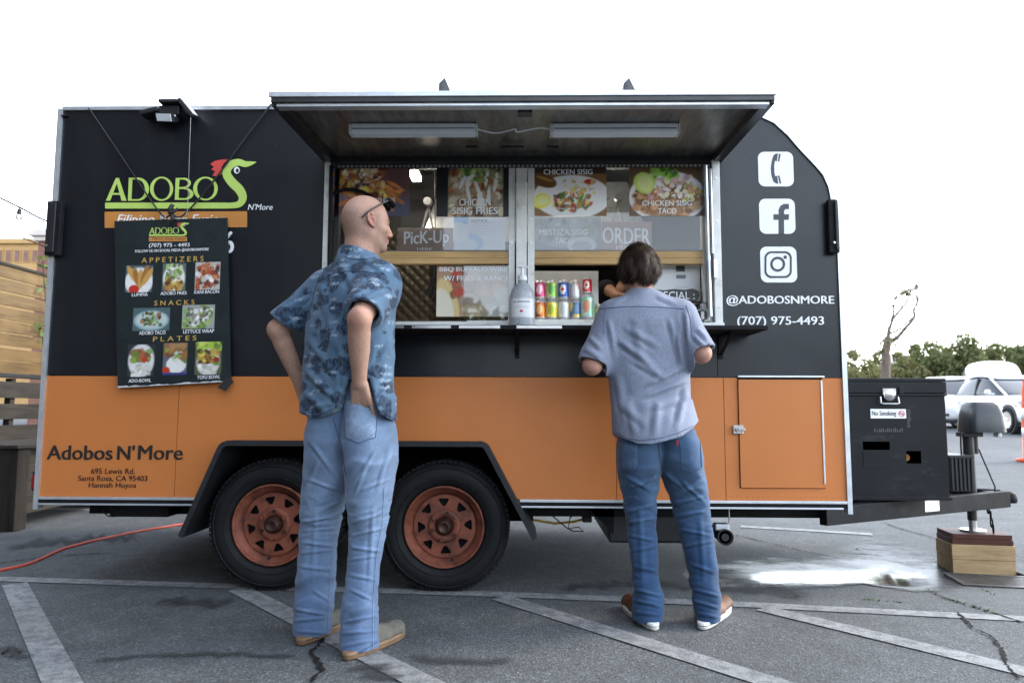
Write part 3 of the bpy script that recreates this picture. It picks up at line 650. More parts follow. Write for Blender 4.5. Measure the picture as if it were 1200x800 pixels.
tag(bl.build('frame_screws', mt['steel'], TR), kind='stuff')
# black arched rubber strip over the pick-up pane
ap = [at(u, v, y=0.012) for u, v in ((391, 228), (396, 224), (405, 222), (415, 222.5), (425, 225), (433, 229), (440, 236))]
MB().tube(ap, 0.010, 8).build('rubber_strip', mt['rubber'], TR)
# shelf, brackets
SHX1 = at(898, 384, y=-0.26).x
sh = MB().box(1.50, SHX1, -0.29, -0.002, 1.322, 1.343).build('serving_shelf', mt['blackmetal'], TR, 0.003)
for a_, b_ in ((1.7, 1.95), (1.99, 2.18), (2.22, 2.42), (2.5, 2.72)):
    MB().box(a_, b_, -0.2925, -0.2905, 1.326, 1.340).build('shelf_edge_tape', mt['steel'], sh)
for x in (1.75, 2.50, 3.56):
    MB().box(x-0.012, x+0.012, -0.24, -0.002, 1.312, 1.3215).box(x-0.012, x+0.012, -0.012, -0.002, 1.20, 1.312).beam((x, -0.22, 1.312), (x, -0.01, 1.22), 0.016, 0.010).build('shelf_bracket', mt['blackmetal'], sh, 0.002)
# ------------------------------------------------------------------ awning
A0, A1 = 1.455, 3.592
YF = -0.82
def aw(y): return 2.262 + (2.228-2.262)*(y/YF)
aw_ = MB().add([(A0, 0.0, aw(0)+0.045), (A1, 0.0, aw(0)+0.045), (A1, YF, aw(YF)+0.045), (A0, YF, aw(YF)+0.045),
                (A0, 0.0, aw(0)+0.03), (A1, 0.0, aw(0)+0.03), (A1, YF, aw(YF)+0.03), (A0, YF, aw(YF)+0.03)],
               [(0, 1, 2, 3), (7, 6, 5, 4), (0, 4, 5, 1), (1, 5, 6, 2), (2, 6, 7, 3), (3, 7, 4, 0)]).build('awning', mt['awnskin'], TR)
aw_['label'] = 'raised awning flap over the serving window'
mt['awnframe'] = M_('awning_edge_aluminium', (0.33, 0.33, 0.32), 0.35, 0.85, 0.15, 8, bs=60, bd=0.0005)
mt['awnblack'] = M_('awning_side_channel', (0.045, 0.045, 0.045), 0.35, 0.4, 0.3, 6)
zf = aw(YF)
MB().box(A0-0.008, A1+0.008, YF-0.014, YF-0.001, zf+0.028, zf+0.051).build('awning_lip', mt['alu'], aw_, 0.002)
MB().box(A0, A1, YF-0.008, YF+0.004, zf+0.006, zf+0.0275).build('awning_lip', mt['awnblack'], aw_, 0.002)
MB().box(A0+0.02, A1-0.02, YF+0.0045, YF+0.05, zf-0.008, zf+0.0055).build('awning_frame', mt['alu'], aw_, 0.002)
for s, xa in ((1, A0), (-1, A1)):
    MB().add([(xa, 0, aw(0)+0.0295), (xa+s*0.05, 0, aw(0)+0.0295), (xa+s*0.05, YF, zf+0.0295), (xa, YF, zf+0.0295),
              (xa, 0, aw(0)-0.008), (xa+s*0.05, 0, aw(0)-0.008), (xa+s*0.05, YF+0.051, zf-0.008), (xa, YF+0.0, zf-0.008)],
             [(0, 1, 2, 3), (7, 6, 5, 4), (0, 4, 5, 1), (1, 5, 6, 2), (2, 6, 7, 3), (3, 7, 4, 0)]).build('awning_frame', mt['awnblack'], aw_, 0.002)
hg = MB()
for i in range(86):
    x = 1.53+i*0.0236
    hg.box(x, x+0.014, -0.008, -0.001, 2.228, 2.238)
tag(hg.build('hinge_knuckles', mt['steel'], aw_), kind='stuff')
MB().box(1.49, 3.57, -0.0005, 0.0, 2.224, 2.262).build('hinge_leaf', mt['awnblack'], aw_)
# tube lights under the awning
TL = []
for u0, u1 in ((407, 557), (647, 798)):
    zz = 2.247; a = at(u0, 150, z=zz-0.02); b = at(u1, 150, z=zz-0.02); c = at(u0, 165, z=zz-0.02)
    y0, y1 = min(a.y, c.y), max(a.y, c.y); ym = (y0+y1)/2
    t = thing('tube_light', ((a.x+b.x)/2, ym, aw(ym)+0.029), 'long white tube light under the awning %s' % ('above the pick-up pane' if u0 < 600 else 'above the order pane'), 'light fixture', 'tube lights under the awning')
    MB().box(a.x, b.x, ym-0.035, ym+0.035, aw(ym)-0.022, aw(ym)+0.028).build('diffuser', mt['diffuser'], t, 0.010)
    MB().box(a.x-0.006, a.x-0.0005, ym-0.034, ym+0.034, aw(ym)-0.021, aw(ym)+0.027).build('end_cap', mt['pwhite'], t, 0.003)
    MB().box(b.x+0.0005, b.x+0.006, ym-0.034, ym+0.034, aw(ym)-0.021, aw(ym)+0.027).build('end_cap', mt['pwhite'], t, 0.003)
    MB().box(a.x+0.01, b.x-0.01, ym-0.0358, ym-0.0352, aw(ym)-0.002, aw(ym)+0.002).build('seam', mt['cover'], t)
    TL.append((a.x, b.x, ym))
wpt = [Vector((TL[0][1]+0.006, TL[0][2], 2.25)), Vector((TL[0][1]+0.09, TL[0][2]+0.03, 2.243)), Vector((TL[0][1]+0.18, TL[0][2]-0.01, 2.246)), Vector((TL[1][0]-0.16, TL[0][2]+0.015, 2.242)), Vector((TL[1][0]-0.06, TL[0][2]-0.02, 2.247)), Vector((TL[1][0]-0.006, TL[1][2], 2.25))]
def smooth_path(P, k=6):
    P = [Vector(p) for p in P]; out = []
    for i in range(len(P)-1):
        p0, p1, p2, p3 = P[max(0, i-1)], P[i], P[i+1], P[min(len(P)-1, i+2)]
        for j in range(k):
            t = j/k; out.append(0.5*((2*p1)+(p2-p0)*t+(2*p0-5*p1+4*p2-p3)*t*t+(3*p1-p0-3*p2+p3)*t**3))
    return out+[P[-1]]
tag(MB().tube(smooth_path(wpt), 0.0035, 6).build('light_cord', mt['pwhite']), 'thin white cord joining the two awning tube lights', 'cord')
q = at(616, 126, y=-0.74)
o = MB().box(q.x-0.035, q.x+0.03, -0.76, -0.70, 2.215, 2.2590).cyl((q.x, -0.765, 2.232), (q.x, -0.755, 2.232), 0.012, n=12).build('awning_catch', mt['plastic'], aw_, 0.004)
for u in (555, 596, 610, 650): 
    q = at(u, 176, z=2.25); MB().box(q.x-0.04, q.x+0.02, q.y-0.006, q.y+0.006, 2.262, 2.2735).build('awning_slot', mt['cable'], aw_)
for x, u in ((3.50, 830), (1.497, 386)):
    MB().cyl((x, -0.012, 2.232), (x+0.008, -0.020, 1.42), 0.011, n=10).build('prop_arm', mt['alu'] if x > 2 else mt['blackmetal'], aw_)
    if x > 2: MB().cyl((x+0.028, -0.005, 2.215), (x+0.024, -0.03, 1.75), 0.008, n=10).box(3.527, 3.545, -0.035, -0.02, 1.62, 1.72).build('prop_arm', mt['steel'], aw_, 0.002)
# ------------------------------------------------------------------ inside the trailer
MB().box(1.50, 3.60, 0.24, 0.85, 1.35, 1.372).build('inner_counter', mt['steel'], TR, 0.003)
# quilted steel splash wall
qx = np.linspace(1.5, 2.3, 90); qz = np.linspace(1.37, 2.1, 84); QX, QZ = np.meshgrid(qx, qz, indexing='ij')
u_ = (QX+QZ)/0.07; v_ = (QX-QZ)/0.07
QY = 0.95 - 0.010*np.sqrt(np.abs(np.sin(math.pi*u_)*np.sin(math.pi*v_)))
I = np.arange(QX.size).reshape(QX.shape)
mesh_np('quilted_wall', np.stack([QX, QY, QZ], -1).reshape(-1, 3), np.stack([I[:-1, :-1], I[1:, :-1], I[1:, 1:], I[:-1, 1:]], -1).reshape(-1, 4), mt['quilt'], TR)
MB().box(1.5, 2.3, 0.952, 0.97, 0.5, 2.5).build('inner_wall', mt['dark_in'], TR)
MB().box(1.5, 4.1, 1.5, 1.52, 0.5, 2.5).build('inner_wall', mt['dark_in'], TR)
MB().box(2.3, 4.0, 1.25, 1.499, 1.75, 1.78).build('inner_shelf', mt['steel'], TR, 0.003)
MB().add([(1.9, 0.55, 1.95), (3.3, 0.55, 1.95), (3.3, 1.4, 1.95), (1.9, 1.4, 1.95), (2.0, 0.8, 2.4), (3.2, 0.8, 2.4), (3.2, 1.4, 2.4), (2.0, 1.4, 2.4)], [(0, 1, 2, 3), (0, 4, 5, 1), (1, 5, 6, 2), (3, 2, 6, 7), (0, 3, 7, 4)]).build('extractor_hood', mt['steel'], TR)
for u, v in ((501, 236), (725, 231)):
    p = at(u, v, y=0.42)
    MB().cyl((p.x, 0.44, p.z), (p.x, 0.41, p.z), 0.028, 0.024, 16).build('vent_knob', mt['steel'], TR)
    MB().beam((p.x, 0.46, p.z-0.02), (p.x-0.06, 0.46, p.z-0.25), 0.012, 0.012).beam((p.x, 0.46, p.z-0.02), (p.x+0.05, 0.46, p.z-0.25), 0.012, 0.012).build('support_rod', mt['steel'], TR)
mt['lampglow'] = bpy.data.materials.new('lit_lamp_cover'); mt['lampglow'].use_nodes = True
_b = mt['lampglow'].node_tree.nodes['Principled BSDF']; _b.inputs['Emission Color'].default_value = (1, 0.93, 0.82, 1); _b.inputs['Emission Strength'].default_value = 9.0
for u, lab in ((484, 'lit white strip lamp inside the trailer above the pick-up pane'), (668, 'added unseen strip lamp brightening the drink cans')):  # the lamp over the cans is added, unseen, to brighten them
    p = at(u, 203, y=0.36); t = thing('strip_lamp', (p.x, 0.36, p.z), lab, 'lamp', 'lit strip lamps inside the trailer')
    MB().box(p.x-0.03, p.x+0.03, 0.20, 0.52, p.z+0.0205, p.z+0.045).build('lamp_housing', mt['frame'], t, 0.004)
    MB().box(p.x-0.026, p.x+0.026, 0.21, 0.51, p.z-0.005, p.z+0.02).build('lamp_cover', mt['lampglow'], t, 0.004)
tong = thing('kitchen_tongs', at(505, 330, y=0.5), 'black tongs hanging inside beside the wing poster', 'tongs')
p = at(508, 312, y=0.5)
MB().tube([p, p+Vector((0.0, 0, -0.05)), p+Vector((-0.012, 0, -0.12)), p+Vector((-0.04, 0, -0.17))], 0.012).tube([p+Vector((0, 0, -0.06)), p+Vector((0.004, 0.01, -0.13)), p+Vector((-0.012, 0.01, -0.19))], 0.008).build('tongs_arm', mt['cable'], tong)
MB().tube([p+Vector((0, 0, 0)), p+Vector((0.01, 0.0, 0.06)), p+Vector((0.0, 0.0, 0.6))], 0.003).build('tongs_cord', mt['cable'], tong)
wb = at(701, 312, y=0.40)
o = MB().box(at(624, 320, y=0.4).x, wb.x, 0.40, 0.41, 1.373, 1.74).build('splash_board', mt['pwhite'], TR)

# ------------------------------------------------------------------ printed pictures
class Paint:
    def __init__(s, w, h, c, seed=0):
        s.a = np.tile(np.array(c, float), (h, w, 1)); s.w, s.h = w, h; s.r = np.random.RandomState(seed)
        s.Y, s.X = np.mgrid[0:h, 0:w]; s.X = (s.X+0.5)/w; s.Y = (s.Y+0.5)/h; s.asp = w/h
    def ell(s, cx, cy, rx, ry, c, rot=0, soft=0.15, alpha=1.0):
        dx = (s.X-cx)*s.asp; dy = s.Y-cy; ca, sa = math.cos(rot), math.sin(rot); u = (dx*ca+dy*sa)/(rx*s.asp); v = (-dx*sa+dy*ca)/ry
        d = np.sqrt(u*u+v*v); t = np.clip((1-d)/soft+0.5, 0, 1)[..., None]*alpha
        s.a = s.a*(1-t)+np.array(c)*t
    def rect(s, x0, y0, x1, y1, c, alpha=1.0):
        m = ((s.X >= x0) & (s.X <= x1) & (s.Y >= y0) & (s.Y <= y1))[..., None]*alpha
        s.a = s.a*(1-m)+np.array(c)*m
    def scat(s, n, box, size, cols, flat=0.6, soft=0.4, alpha=0.9, inside=None):
        for i in range(n):
            x = s.r.uniform(box[0], box[2]); y = s.r.uniform(box[1], box[3])
            if inside and ((x-inside[0])/inside[2])**2+((y-inside[1])/inside[3])**2 > 1: continue
            c = np.array(cols[s.r.randint(len(cols))])*s.r.uniform(0.6, 1.25); z = s.r.uniform(*size)
            s.ell(x, y, z/s.asp, z*s.r.uniform(flat, 1), c, s.r.uniform(0, 3.14), soft, alpha)
    def grain(s, k=0.12):
        s.a *= (1+s.r.normal(0, k, s.a.shape[:2]))[..., None]; s.a = np.clip(s.a, 0.002, 0.85); return s.a
BR, DB, GD, GN, DG, WH, RD, YE, PK = (0.28, 0.11, 0.035), (0.07, 0.025, 0.012), (0.5, 0.28, 0.07), (0.16, 0.30, 0.05), (0.05, 0.11, 0.02), (0.7, 0.69, 0.66), (0.45, 0.04, 0.02), (0.62, 0.48, 0.10), (0.5, 0.27, 0.22)
def picture(name, u0, v0, u1, v1, y, arr, parent, tilt=0.0):
    a = at(u0, v0, y=y); b = at(u1, v1, y=y); h, w = arr.shape[:2]
    xs = np.linspace(a.x, b.x, w); zs = np.linspace(a.z, b.z, h); X, Z = np.meshgrid(xs, zs)
    Z = Z + (X-(a.x+b.x)/2)*tilt
    I = np.arange(w*h).reshape(h, w)
    return mesh_np(name, np.stack([X, np.full_like(X, y), Z], -1).reshape(-1, 3), np.stack([I[1:, :-1], I[1:, 1:], I[:-1, 1:], I[:-1, :-1]], -1).reshape(-1, 4), mt['print'], parent, False, arr.reshape(-1, 3))
def plate(seed, w=96, h=60, bgc=DB):
    p = Paint(w, h, bgc, seed); return p
# 1 fries
p = plate(1, 100, 66, (0.10, 0.05, 0.05)); p.ell(0.15, 0.3, 0.3, 0.5, (0.12, 0.10, 0.16)); p.ell(0.75, 0.95, 0.4, 0.35, (0.05, 0.05, 0.09))
for i in range(46):
    p.ell(p.r.uniform(0.05, 0.85), p.r.uniform(0.15, 0.85), 0.16/p.asp, 0.035, np.array((0.45, 0.16, 0.04))*p.r.uniform(0.5, 1.4), p.r.uniform(-0.7, 0.9), 0.5)
p.scat(90, (0.1, 0.05, 0.7, 0.6), (0.02, 0.08), [YE, BR, (0.5, 0.36, 0.2), DB, GD], 0.3); p.scat(30, (0.15, 0.05, 0.6, 0.4), (0.01, 0.05), [WH, (0.6, 0.5, 0.3)], 0.2)
poster_fries = p.grain()
# 2 sisig fries
p = plate(2, 100, 66, (0.006, 0.006, 0.007)); p.rect(0.15, 0, 0.84, 1, (0.16, 0.14, 0.10)); p.rect(0.15, 0, 0.45, 0.2, (0.07, 0.09, 0.12))
p.scat(220, (0.17, 0.1, 0.82, 1.0), (0.03, 0.10), [BR, (0.35, 0.28, 0.18), (0.25, 0.2, 0.13), DB, (0.45, 0.40, 0.3)], 0.4)
for i in range(12): p.ell(p.r.uniform(0.3, 0.8), p.r.uniform(0.25, 0.75), 0.035/p.asp, 0.16, (0.62, 0.6, 0.58), p.r.uniform(-0.5, 0.5), 0.3)
p.scat(50, (0.3, 0.0, 0.8, 0.3), (0.02, 0.06), [GN, DG, (0.3, 0.4, 0.12)], 0.4); p.rect(0, 0, 0.15, 1, (0.006, 0.006, 0.007)); p.rect(0.84, 0, 1, 1, (0.006, 0.006, 0.007))
poster_sfries = p.grain()
# 3 sisig plate
p = plate(3, 110, 70, (0.16, 0.085, 0.03)); p.rect(0, 0, 1, 0.17, (0.03, 0.018, 0.012)); p.ell(0.55, 0.62, 0.5, 0.42, (0.62, 0.63, 0.64), soft=0.05); p.ell(0.55, 0.62, 0.44, 0.36, (0.72, 0.72, 0.71), soft=0.1)
p.ell(0.18, 0.3, 0.18, 0.13, (0.10, 0.045, 0.012), 0.3); p.ell(0.2, 0.27, 0.12, 0.03, (0.28, 0.15, 0.04), 0.3); p.ell(0.78, 0.33, 0.08, 0.055, (0.5, 0.08, 0.02)); p.ell(0.78, 0.32, 0.06, 0.035, (0.33, 0.03, 0.01))
p.scat(120, (0.3, 0.5, 0.8, 0.9), (0.02, 0.07), [BR, DB, GD, GN, DG, RD, YE], 0.4, inside=(0.55, 0.72, 0.27, 0.2)); p.scat(30, (0.45, 0.3, 0.85, 0.6), (0.02, 0.06), [GD, YE, (0.5, 0.4, 0.2)], 0.5)
p.ell(0.16, 0.7, 0.12, 0.15, (0.62, 0.55, 0.08), -0.3); p.ell(0.17, 0.69, 0.08, 0.10, (0.72, 0.66, 0.25), -0.3)
poster_sisig = p.grain(0.08)
# 4 sisig taco
p = plate(4, 110, 70, (0.10, 0.055, 0.03)); p.ell(0.5, 0.62, 0.5, 0.5, (0.60, 0.61, 0.64), soft=0.05); p.ell(0.5, 0.66, 0.45, 0.4, (0.3, 0.2, 0.12))
p.scat(150, (0.05, 0.45, 0.95, 0.98), (0.04, 0.10), [BR, DB, (0.2, 0.09, 0.04), (0.38, 0.22, 0.1)], 0.5, inside=(0.5, 0.68, 0.45, 0.33)); p.scat(90, (0.25, 0.2, 0.85, 0.65), (0.02, 0.07), [WH, (0.6, 0.62, 0.4), PK, (0.55, 0.35, 0.4)], 0.25)
p.ell(0.2, 0.35, 0.14, 0.2, (0.42, 0.55, 0.12), 0.6); p.ell(0.21, 0.36, 0.10, 0.15, (0.55, 0.65, 0.25), 0.6); p.scat(40, (0.3, 0.0, 0.68, 0.28), (0.03, 0.09), [(0.16, 0.36, 0.04), (0.28, 0.48, 0.08), DG], 0.4)
p.scat(16, (0.7, 0.3, 0.98, 0.7), (0.02, 0.05), [(0.45, 0.5, 0.15), YE], 0.4)
poster_taco = p.grain(0.08)
# 5 mestiza taco, greyed for the sky reflection on the pane
p = plate(5, 90, 46, (0.20, 0.22, 0.23)); p.ell(0.5, 0.5, 0.45, 0.42, (0.34, 0.36, 0.36)); p.scat(60, (0.1, 0.1, 0.9, 0.7), (0.04, 0.13), [(0.2, 0.25, 0.17), (0.3, 0.3, 0.28), (0.14, 0.16, 0.15), (0.4, 0.42, 0.42)], 0.4); p.ell(0.72, 0.85, 0.2, 0.25, (0.55, 0.56, 0.56)); p.ell(0.72, 0.9, 0.14, 0.18, (0.36, 0.38, 0.38))
poster_mest = p.grain(0.05)
# 6 wings, right part painted pale for the reflection on the pane
p = plate(6, 110, 76, (0.44, 0.41, 0.36)); p.rect(0, 0, 0.35, 1, (0.36, 0.22, 0.13)); p.ell(0.15, 0.75, 0.13, 0.5, (0.60, 0.47, 0.20), -0.25); p.ell(0.1, 0.85, 0.12, 0.4, (0.66, 0.62, 0.5), -0.2); p.ell(0.30, 0.35, 0.10, 0.3, (0.20, 0.07, 0.03))
p.scat(30, (0.2, 0.15, 0.36, 0.6), (0.03, 0.09), [BR, RD, DB], 0.5); p.scat(50, (0.36, 0.2, 0.95, 0.7), (0.06, 0.16), [(0.46, 0.36, 0.30), (0.42, 0.33, 0.28), (0.50, 0.44, 0.38)], 0.6, alpha=0.7); p.scat(30, (0.3, 0.8, 0.65, 1.0), (0.04, 0.09), [(0.56, 0.47, 0.28), (0.6, 0.52, 0.36)], 0.4)
p.ell(0.83, 0.86, 0.2, 0.19, (0.46, 0.47, 0.46)); p.ell(0.83, 0.9, 0.16, 0.13, (0.62, 0.63, 0.60)); p.ell(0.9, 0.6, 0.16, 0.16, (0.52, 0.53, 0.52))
poster_wings = p.grain(0.04)
# 7 notice
p = plate(7, 80, 52, (0.55, 0.58, 0.62)); p.ell(0.1, 0.1, 0.2, 0.2, (0.22, 0.38, 0.6)); p.ell(0.25, 0.8, 0.32, 0.32, (0.28, 0.43, 0.62)); p.ell(0.2, 0.85, 0.26, 0.22, (0.5, 0.55, 0.6)); p.ell(0.1, 0.5, 0.2, 0.3, (0.56, 0.6, 0.64)); p.rect(0, 0, 1, 0.03, (0.35, 0.4, 0.45))
for i in range(6): p.rect(0.35, 0.12+0.08*i, 0.35+p.r.uniform(0.2, 0.45), 0.14+0.08*i, (0.38, 0.42, 0.48), 0.6)
poster_note = p.grain(0.02)
# 8, 9 signs
p = plate(8, 70, 40, (0.23, 0.15, 0.10)); p.ell(0.5, 0.1, 0.8, 0.4, (0.26, 0.19, 0.14)); poster_pick = p.grain(0.06)
p = plate(9, 70, 40, (0.24, 0.13, 0.08)); p.ell(0.2, 0.8, 0.5, 0.4, (0.30, 0.19, 0.13)); poster_order = p.grain(0.06)
PY = 0.040
def poster(name, box, arr, label, lines, cat='poster', y=PY):
    if box[1] == 194: y = 0.030; arr = np.clip(arr*1.35, 0, 0.8)          # the top row is stuck on the outside of the panes
    b = at((box[0]+box[2])/2, box[3], y=y); t = thing(name, b, label, cat)
    picture('sheet', *box, y, arr, t)
    for (body, u0, v0, u1, v1, m, k) in lines: px_text('lettering', body, u0, v0, u1, v1, y-0.002, mt[m], t, **k)
    return t
B = dict(bold=0.018)
poster('menu_poster', (391, 194, 480, 253), poster_fries, 'photo poster of loaded orange fries at the left end of the window head', [('ADOBO FRIES', 425, 232, 463, 239, 'white', B)])
poster('menu_poster', (512, 194, 604, 254), poster_sfries, 'black bordered photo poster lettered CHICKEN SISIG FRIES', [('CHICKEN', 538, 233, 575, 241, 'white', B), ('SISIG FRIES', 530, 243, 583, 251, 'white', B)])
poster('menu_poster', (621, 194, 711, 253), poster_sisig, 'photo poster lettered CHICKEN SISIG with a plate of rice and lime', [('CHICKEN SISIG', 637, 198.5, 694.5, 204.5, 'white', B), ('chicken, onion, egg & spices', 640, 243, 684, 246, 'white', {}), ('served with rice', 645, 248, 678, 250.5, 'white', {})])
poster('menu_poster', (737, 194, 828, 253), poster_taco, 'photo poster lettered CHICKEN SISIG TACO with lime and herbs', [('CHICKEN SISIG', 752.5, 235, 811, 241, 'white', B), ('TACO', 771, 244, 793, 250.5, 'white', B)])
poster('menu_poster', (622, 254, 705, 293), poster_mest, 'poster lettered MESTIZA SISIG TACO, greyed to show the pane reflection', [('MESTIZA SISIG', 632, 268.5, 689, 275.5, 'white', B), ('TACO', 650, 279, 672, 285.5, 'white', B)])
poster('order_sign', (705, 260, 764, 295), poster_order, 'brown card sign hand lettered ORDER in white chalk', [('ORDER', 706, 267, 762, 286, 'white', dict(bold=0.012, tilt=-0.03)), ('HERE', 722, 287, 740, 292, 'white', {})], 'sign')
poster('pickup_sign', (466, 267, 531, 294), poster_pick, 'brown card sign hand lettered PICK-UP in white chalk', [('PicK-Up', 473.5, 270.5, 526, 290, 'white', dict(bold=0.012, tilt=0.04)), ('HERE', 489, 290.2, 506, 293.2, 'white', {})], 'sign')
poster('notice_sheet', (532, 253, 592, 293), poster_note, 'white notice sheet with pale blue swirls beside the pick-up sign', [('NOTICE', 552, 257, 571, 260, 'cover', {})], 'notice', PY+0.002)
poster('menu_poster', (512, 310, 603, 371), poster_wings, 'poster lettered BBQ BUFFALO WING, paled to show the pane reflection', [('BBQ BUFFALO WING', 515, 312.5, 598.5, 319, 'white', B), ('W/ FRIES & RANCH', 520, 323, 598.5, 329, 'white', B)], 'poster', 0.056)
MB().box(at(466, 372, y=0.03).x, at(546, 372, y=0.03).x, 0.02, 0.05, 1.388, 1.398).build('sliding_track', mt['steel'], TR, 0.001)
MB().box(at(547, 372, y=0.03).x, at(597, 372, y=0.03).x, 0.018, 0.05, 1.388, 1.402).build('sliding_track', mt['frame'], TR, 0.001)
# ------------------------------------------------------------------ lettering and marks on the trailer side
LY = -0.003
def cr(u0, v0, sc):
    return lambda x, y: (u0+x/sc, v0+y/sc)
def pp(pts, f, y=LY):
    return [(lambda q: (q.x, q.z))(at(*f(a, b), y=y)) for a, b in pts]
def flatpart(name, polys, y, mat, parent):
    me = flat2d(polys, 0.0); me.transform(Matrix.Translation((0, y, 0)) @ XZ); return link(name, me, mat, parent)
def ellp(cx, cy, rx, ry, n=40, a0=0, a1=360):
    return [(cx+rx*math.cos(math.radians(a0+(a1-a0)*i/n)), cy+ry*math.sin(math.radians(a0+(a1-a0)*i/n))) for i in range(n if a1-a0 == 360 else n+1)]
def varribbon(pts):
    P = smooth_path([(x, y, 0) for x, y, w in pts], 5); Wd = smooth_path([(w, 0, 0) for x, y, w in pts], 5); L = []; Rr = []
    for i, p in enumerate(P):
        d = (P[min(i+1, len(P)-1)]-P[max(0, i-1)]).normalized(); n = Vector((-d.y, d.x, 0))*Wd[i].x/2; L.append((p.x+n.x, p.y+n.y)); Rr.append((p.x-n.x, p.y-n.y))
    return L+Rr[::-1]
def adobo_logo(f, y, parent, extra=True):
    k = 0
    def put(name, polys, m, dy=0.0):
        flatpart(name, [pp(q, f, y) for q in polys], y-dy, mt[m], parent)
    put('logo_letter', [[(465, 545), (509, 445), (523, 445), (484, 545)]], 'green'); put('logo_letter', [[(508, 447), (523, 445), (556, 545), (534, 545)]], 'green', 0.0003); put('logo_letter', [[(490, 511), (542, 511), (545, 519), (486, 519)]], 'green', 0.0006)
    put('logo_letter', [[(562, 545), (566, 444), (610, 443)] + ellp(607, 494, 48, 51, 24, -90, 90) + [(600, 545)], [(578, 538), (582, 452), (604, 451)] + ellp(604, 495, 33, 43, 24, -90, 90)], 'green')
    put('logo_letter', [ellp(710, 492.5, 51, 53), ellp(711, 492.5, 36, 46)], 'green')
    put('logo_letter', [[(768, 541), (772, 445), (808, 444)] + ellp(808, 467, 31, 23, 16, -90, 80) + ellp(812, 515, 38, 26, 16, -75, 90), [(785, 533), (787, 493), (806, 493)] + ellp(808, 514, 25, 20, 16, -90, 90), [(787, 485), (789, 452), (804, 452)] + ellp(805, 468, 21, 16, 16, -90, 90)], 'green')
    put('logo_letter', [ellp(903, 491.5, 54, 52), ellp(904, 491.5, 38, 45)], 'green')
    put('logo_rooster', [varribbon([(1126, 375, 2), (1105, 380, 16), (1078, 384, 26), (1045, 376, 30), (1008, 392, 36), (996, 425, 38), (1018, 462, 40), (1052, 496, 40), (1067, 532, 36), (1050, 560, 28), (1010, 566, 25), (995, 566, 25)])], 'green', 0.0003)
    put('logo_bar', [[(462, 553), (1000, 553), (1000, 579), (462, 579)]], 'green')
    put('logo_comb', [[(1002, 364), (975, 364), (945, 370), (924, 384), (940, 396), (929, 408), (946, 416), (934, 434), (955, 439), (975, 428), (973, 400), (985, 380)]], 'red', 0.0006)
    put('logo_eye', [ellp(1041, 411, 13, 15)], 'white', 0.0008); put('logo_pupil', [ellp(1043, 413, 7, 9)], 'ink', 0.0010)
    put('logo_strip', [[(460, 593), (1086, 591), (1086, 661), (460, 664)]], 'bar')
f1 = cr(0, 90, 3.75)
adobo_logo(f1, LY, TR)
px_text('lettering', 'Filipino Asian Fusion', 137, 251.5, 264, 265.5, LY-0.0012, mt['white'], TR, bold=0.012, shear=0.25)
px_text('lettering', "N'More", 290.5, 239, 319.5, 246, LY, mt['white'], TR, bold=0.010, shear=0.2)
px_text('lettering', '6', 262, 271, 274, 297, LY, mt['white'], TR, bold=0.02)
for bx in ((888, 178, 930.5, 218.5), (889.2, 233, 932.5, 274), (890.5, 289, 934.5, 331)):
    a = at(bx[0], bx[1], y=LY); b = at(bx[2], bx[3], y=LY); flatpart('icon_tile', [rounded(a.x, b.x, b.z, a.z, 0.034)], LY, mt['white'], TR)
mt['panelink'] = M_('dark_icon_print', (0.022, 0.028, 0.035), 0.4, 0, 0.1, 10)
f7 = cr(860, 90, 6.157); f8 = cr(830, 130, 2.963)
flatpart('phone_icon', [pp([(318, 553), (300, 556), (285, 568), (272, 610), (266, 660), (271, 712), (284, 755), (304, 770), (320, 773), (313, 714), (299, 718), (292, 690), (291, 640), (297, 607), (310, 612)], f7)], LY-0.001, mt['panelink'], TR)
flatpart('phone_icon', [pp([(324, 556), (338, 558), (328, 612), (317, 612)], f7)], LY-0.001, mt['panelink'], TR)
flatpart('phone_icon', [pp([(317, 715), (328, 712), (342, 769), (330, 773)], f7)], LY-0.001, mt['panelink'], TR)
flatpart('letter_icon', [pp([(244, 427), (263, 427), (263, 378), (279, 378), (281, 359), (263, 359), (263, 347), (268, 341), (280, 341), (280, 323), (262, 323), (250, 330), (244, 343), (244, 359), (226, 359), (226, 378), (244, 378)], f8)], LY-0.001, mt['panelink'], TR)
flatpart('camera_icon', [pp(rounded(195, 290, 487, 580, 24), f8), pp(rounded(202, 283, 494, 573, 18), f8)], LY-0.001, mt['panelink'], TR)
flatpart('camera_icon', [pp(ellp(241, 532, 26, 26), f8), pp(ellp(241, 532, 17.5, 17.5), f8)], LY-0.001, mt['panelink'], TR)
flatpart('camera_icon', [pp(ellp(267, 508, 6, 6, 16), f8)], LY-0.001, mt['panelink'], TR)
px_text('lettering', '@ADOBOSNMORE', 851, 346, 978, 358.5, LY, mt['white'], TR, bold=0.018)
px_text('lettering', '(707) 975-4493', 863.7, 370.5, 966, 383.5, LY, mt['white'], TR, bold=0.014)
for wd_, u0_, u1_, v1_ in (('Adobos', 55.3, 132, 538.6), ("N'", 137.6, 157.6, 538.4), ('More', 162, 214.3, 538.6)): px_text('lettering', wd_, u0_, 521.5, u1_, v1_, LY, mt['ink'], TR, bold=0.026)
px_text('lettering', '695 Lewis Rd.', 106.8, 548.3, 158, 555.2, LY, mt['ink'], TR, bold=0.014)
px_text('lettering', 'Santa Rosa, CA 95403', 91.7, 556.7, 172.6, 564.4, LY, mt['ink'], TR, bold=0.014)
px_text('lettering', 'Hannah Huyoa', 104, 565, 159.7, 573, LY, mt['ink'], TR, bold=0.014)

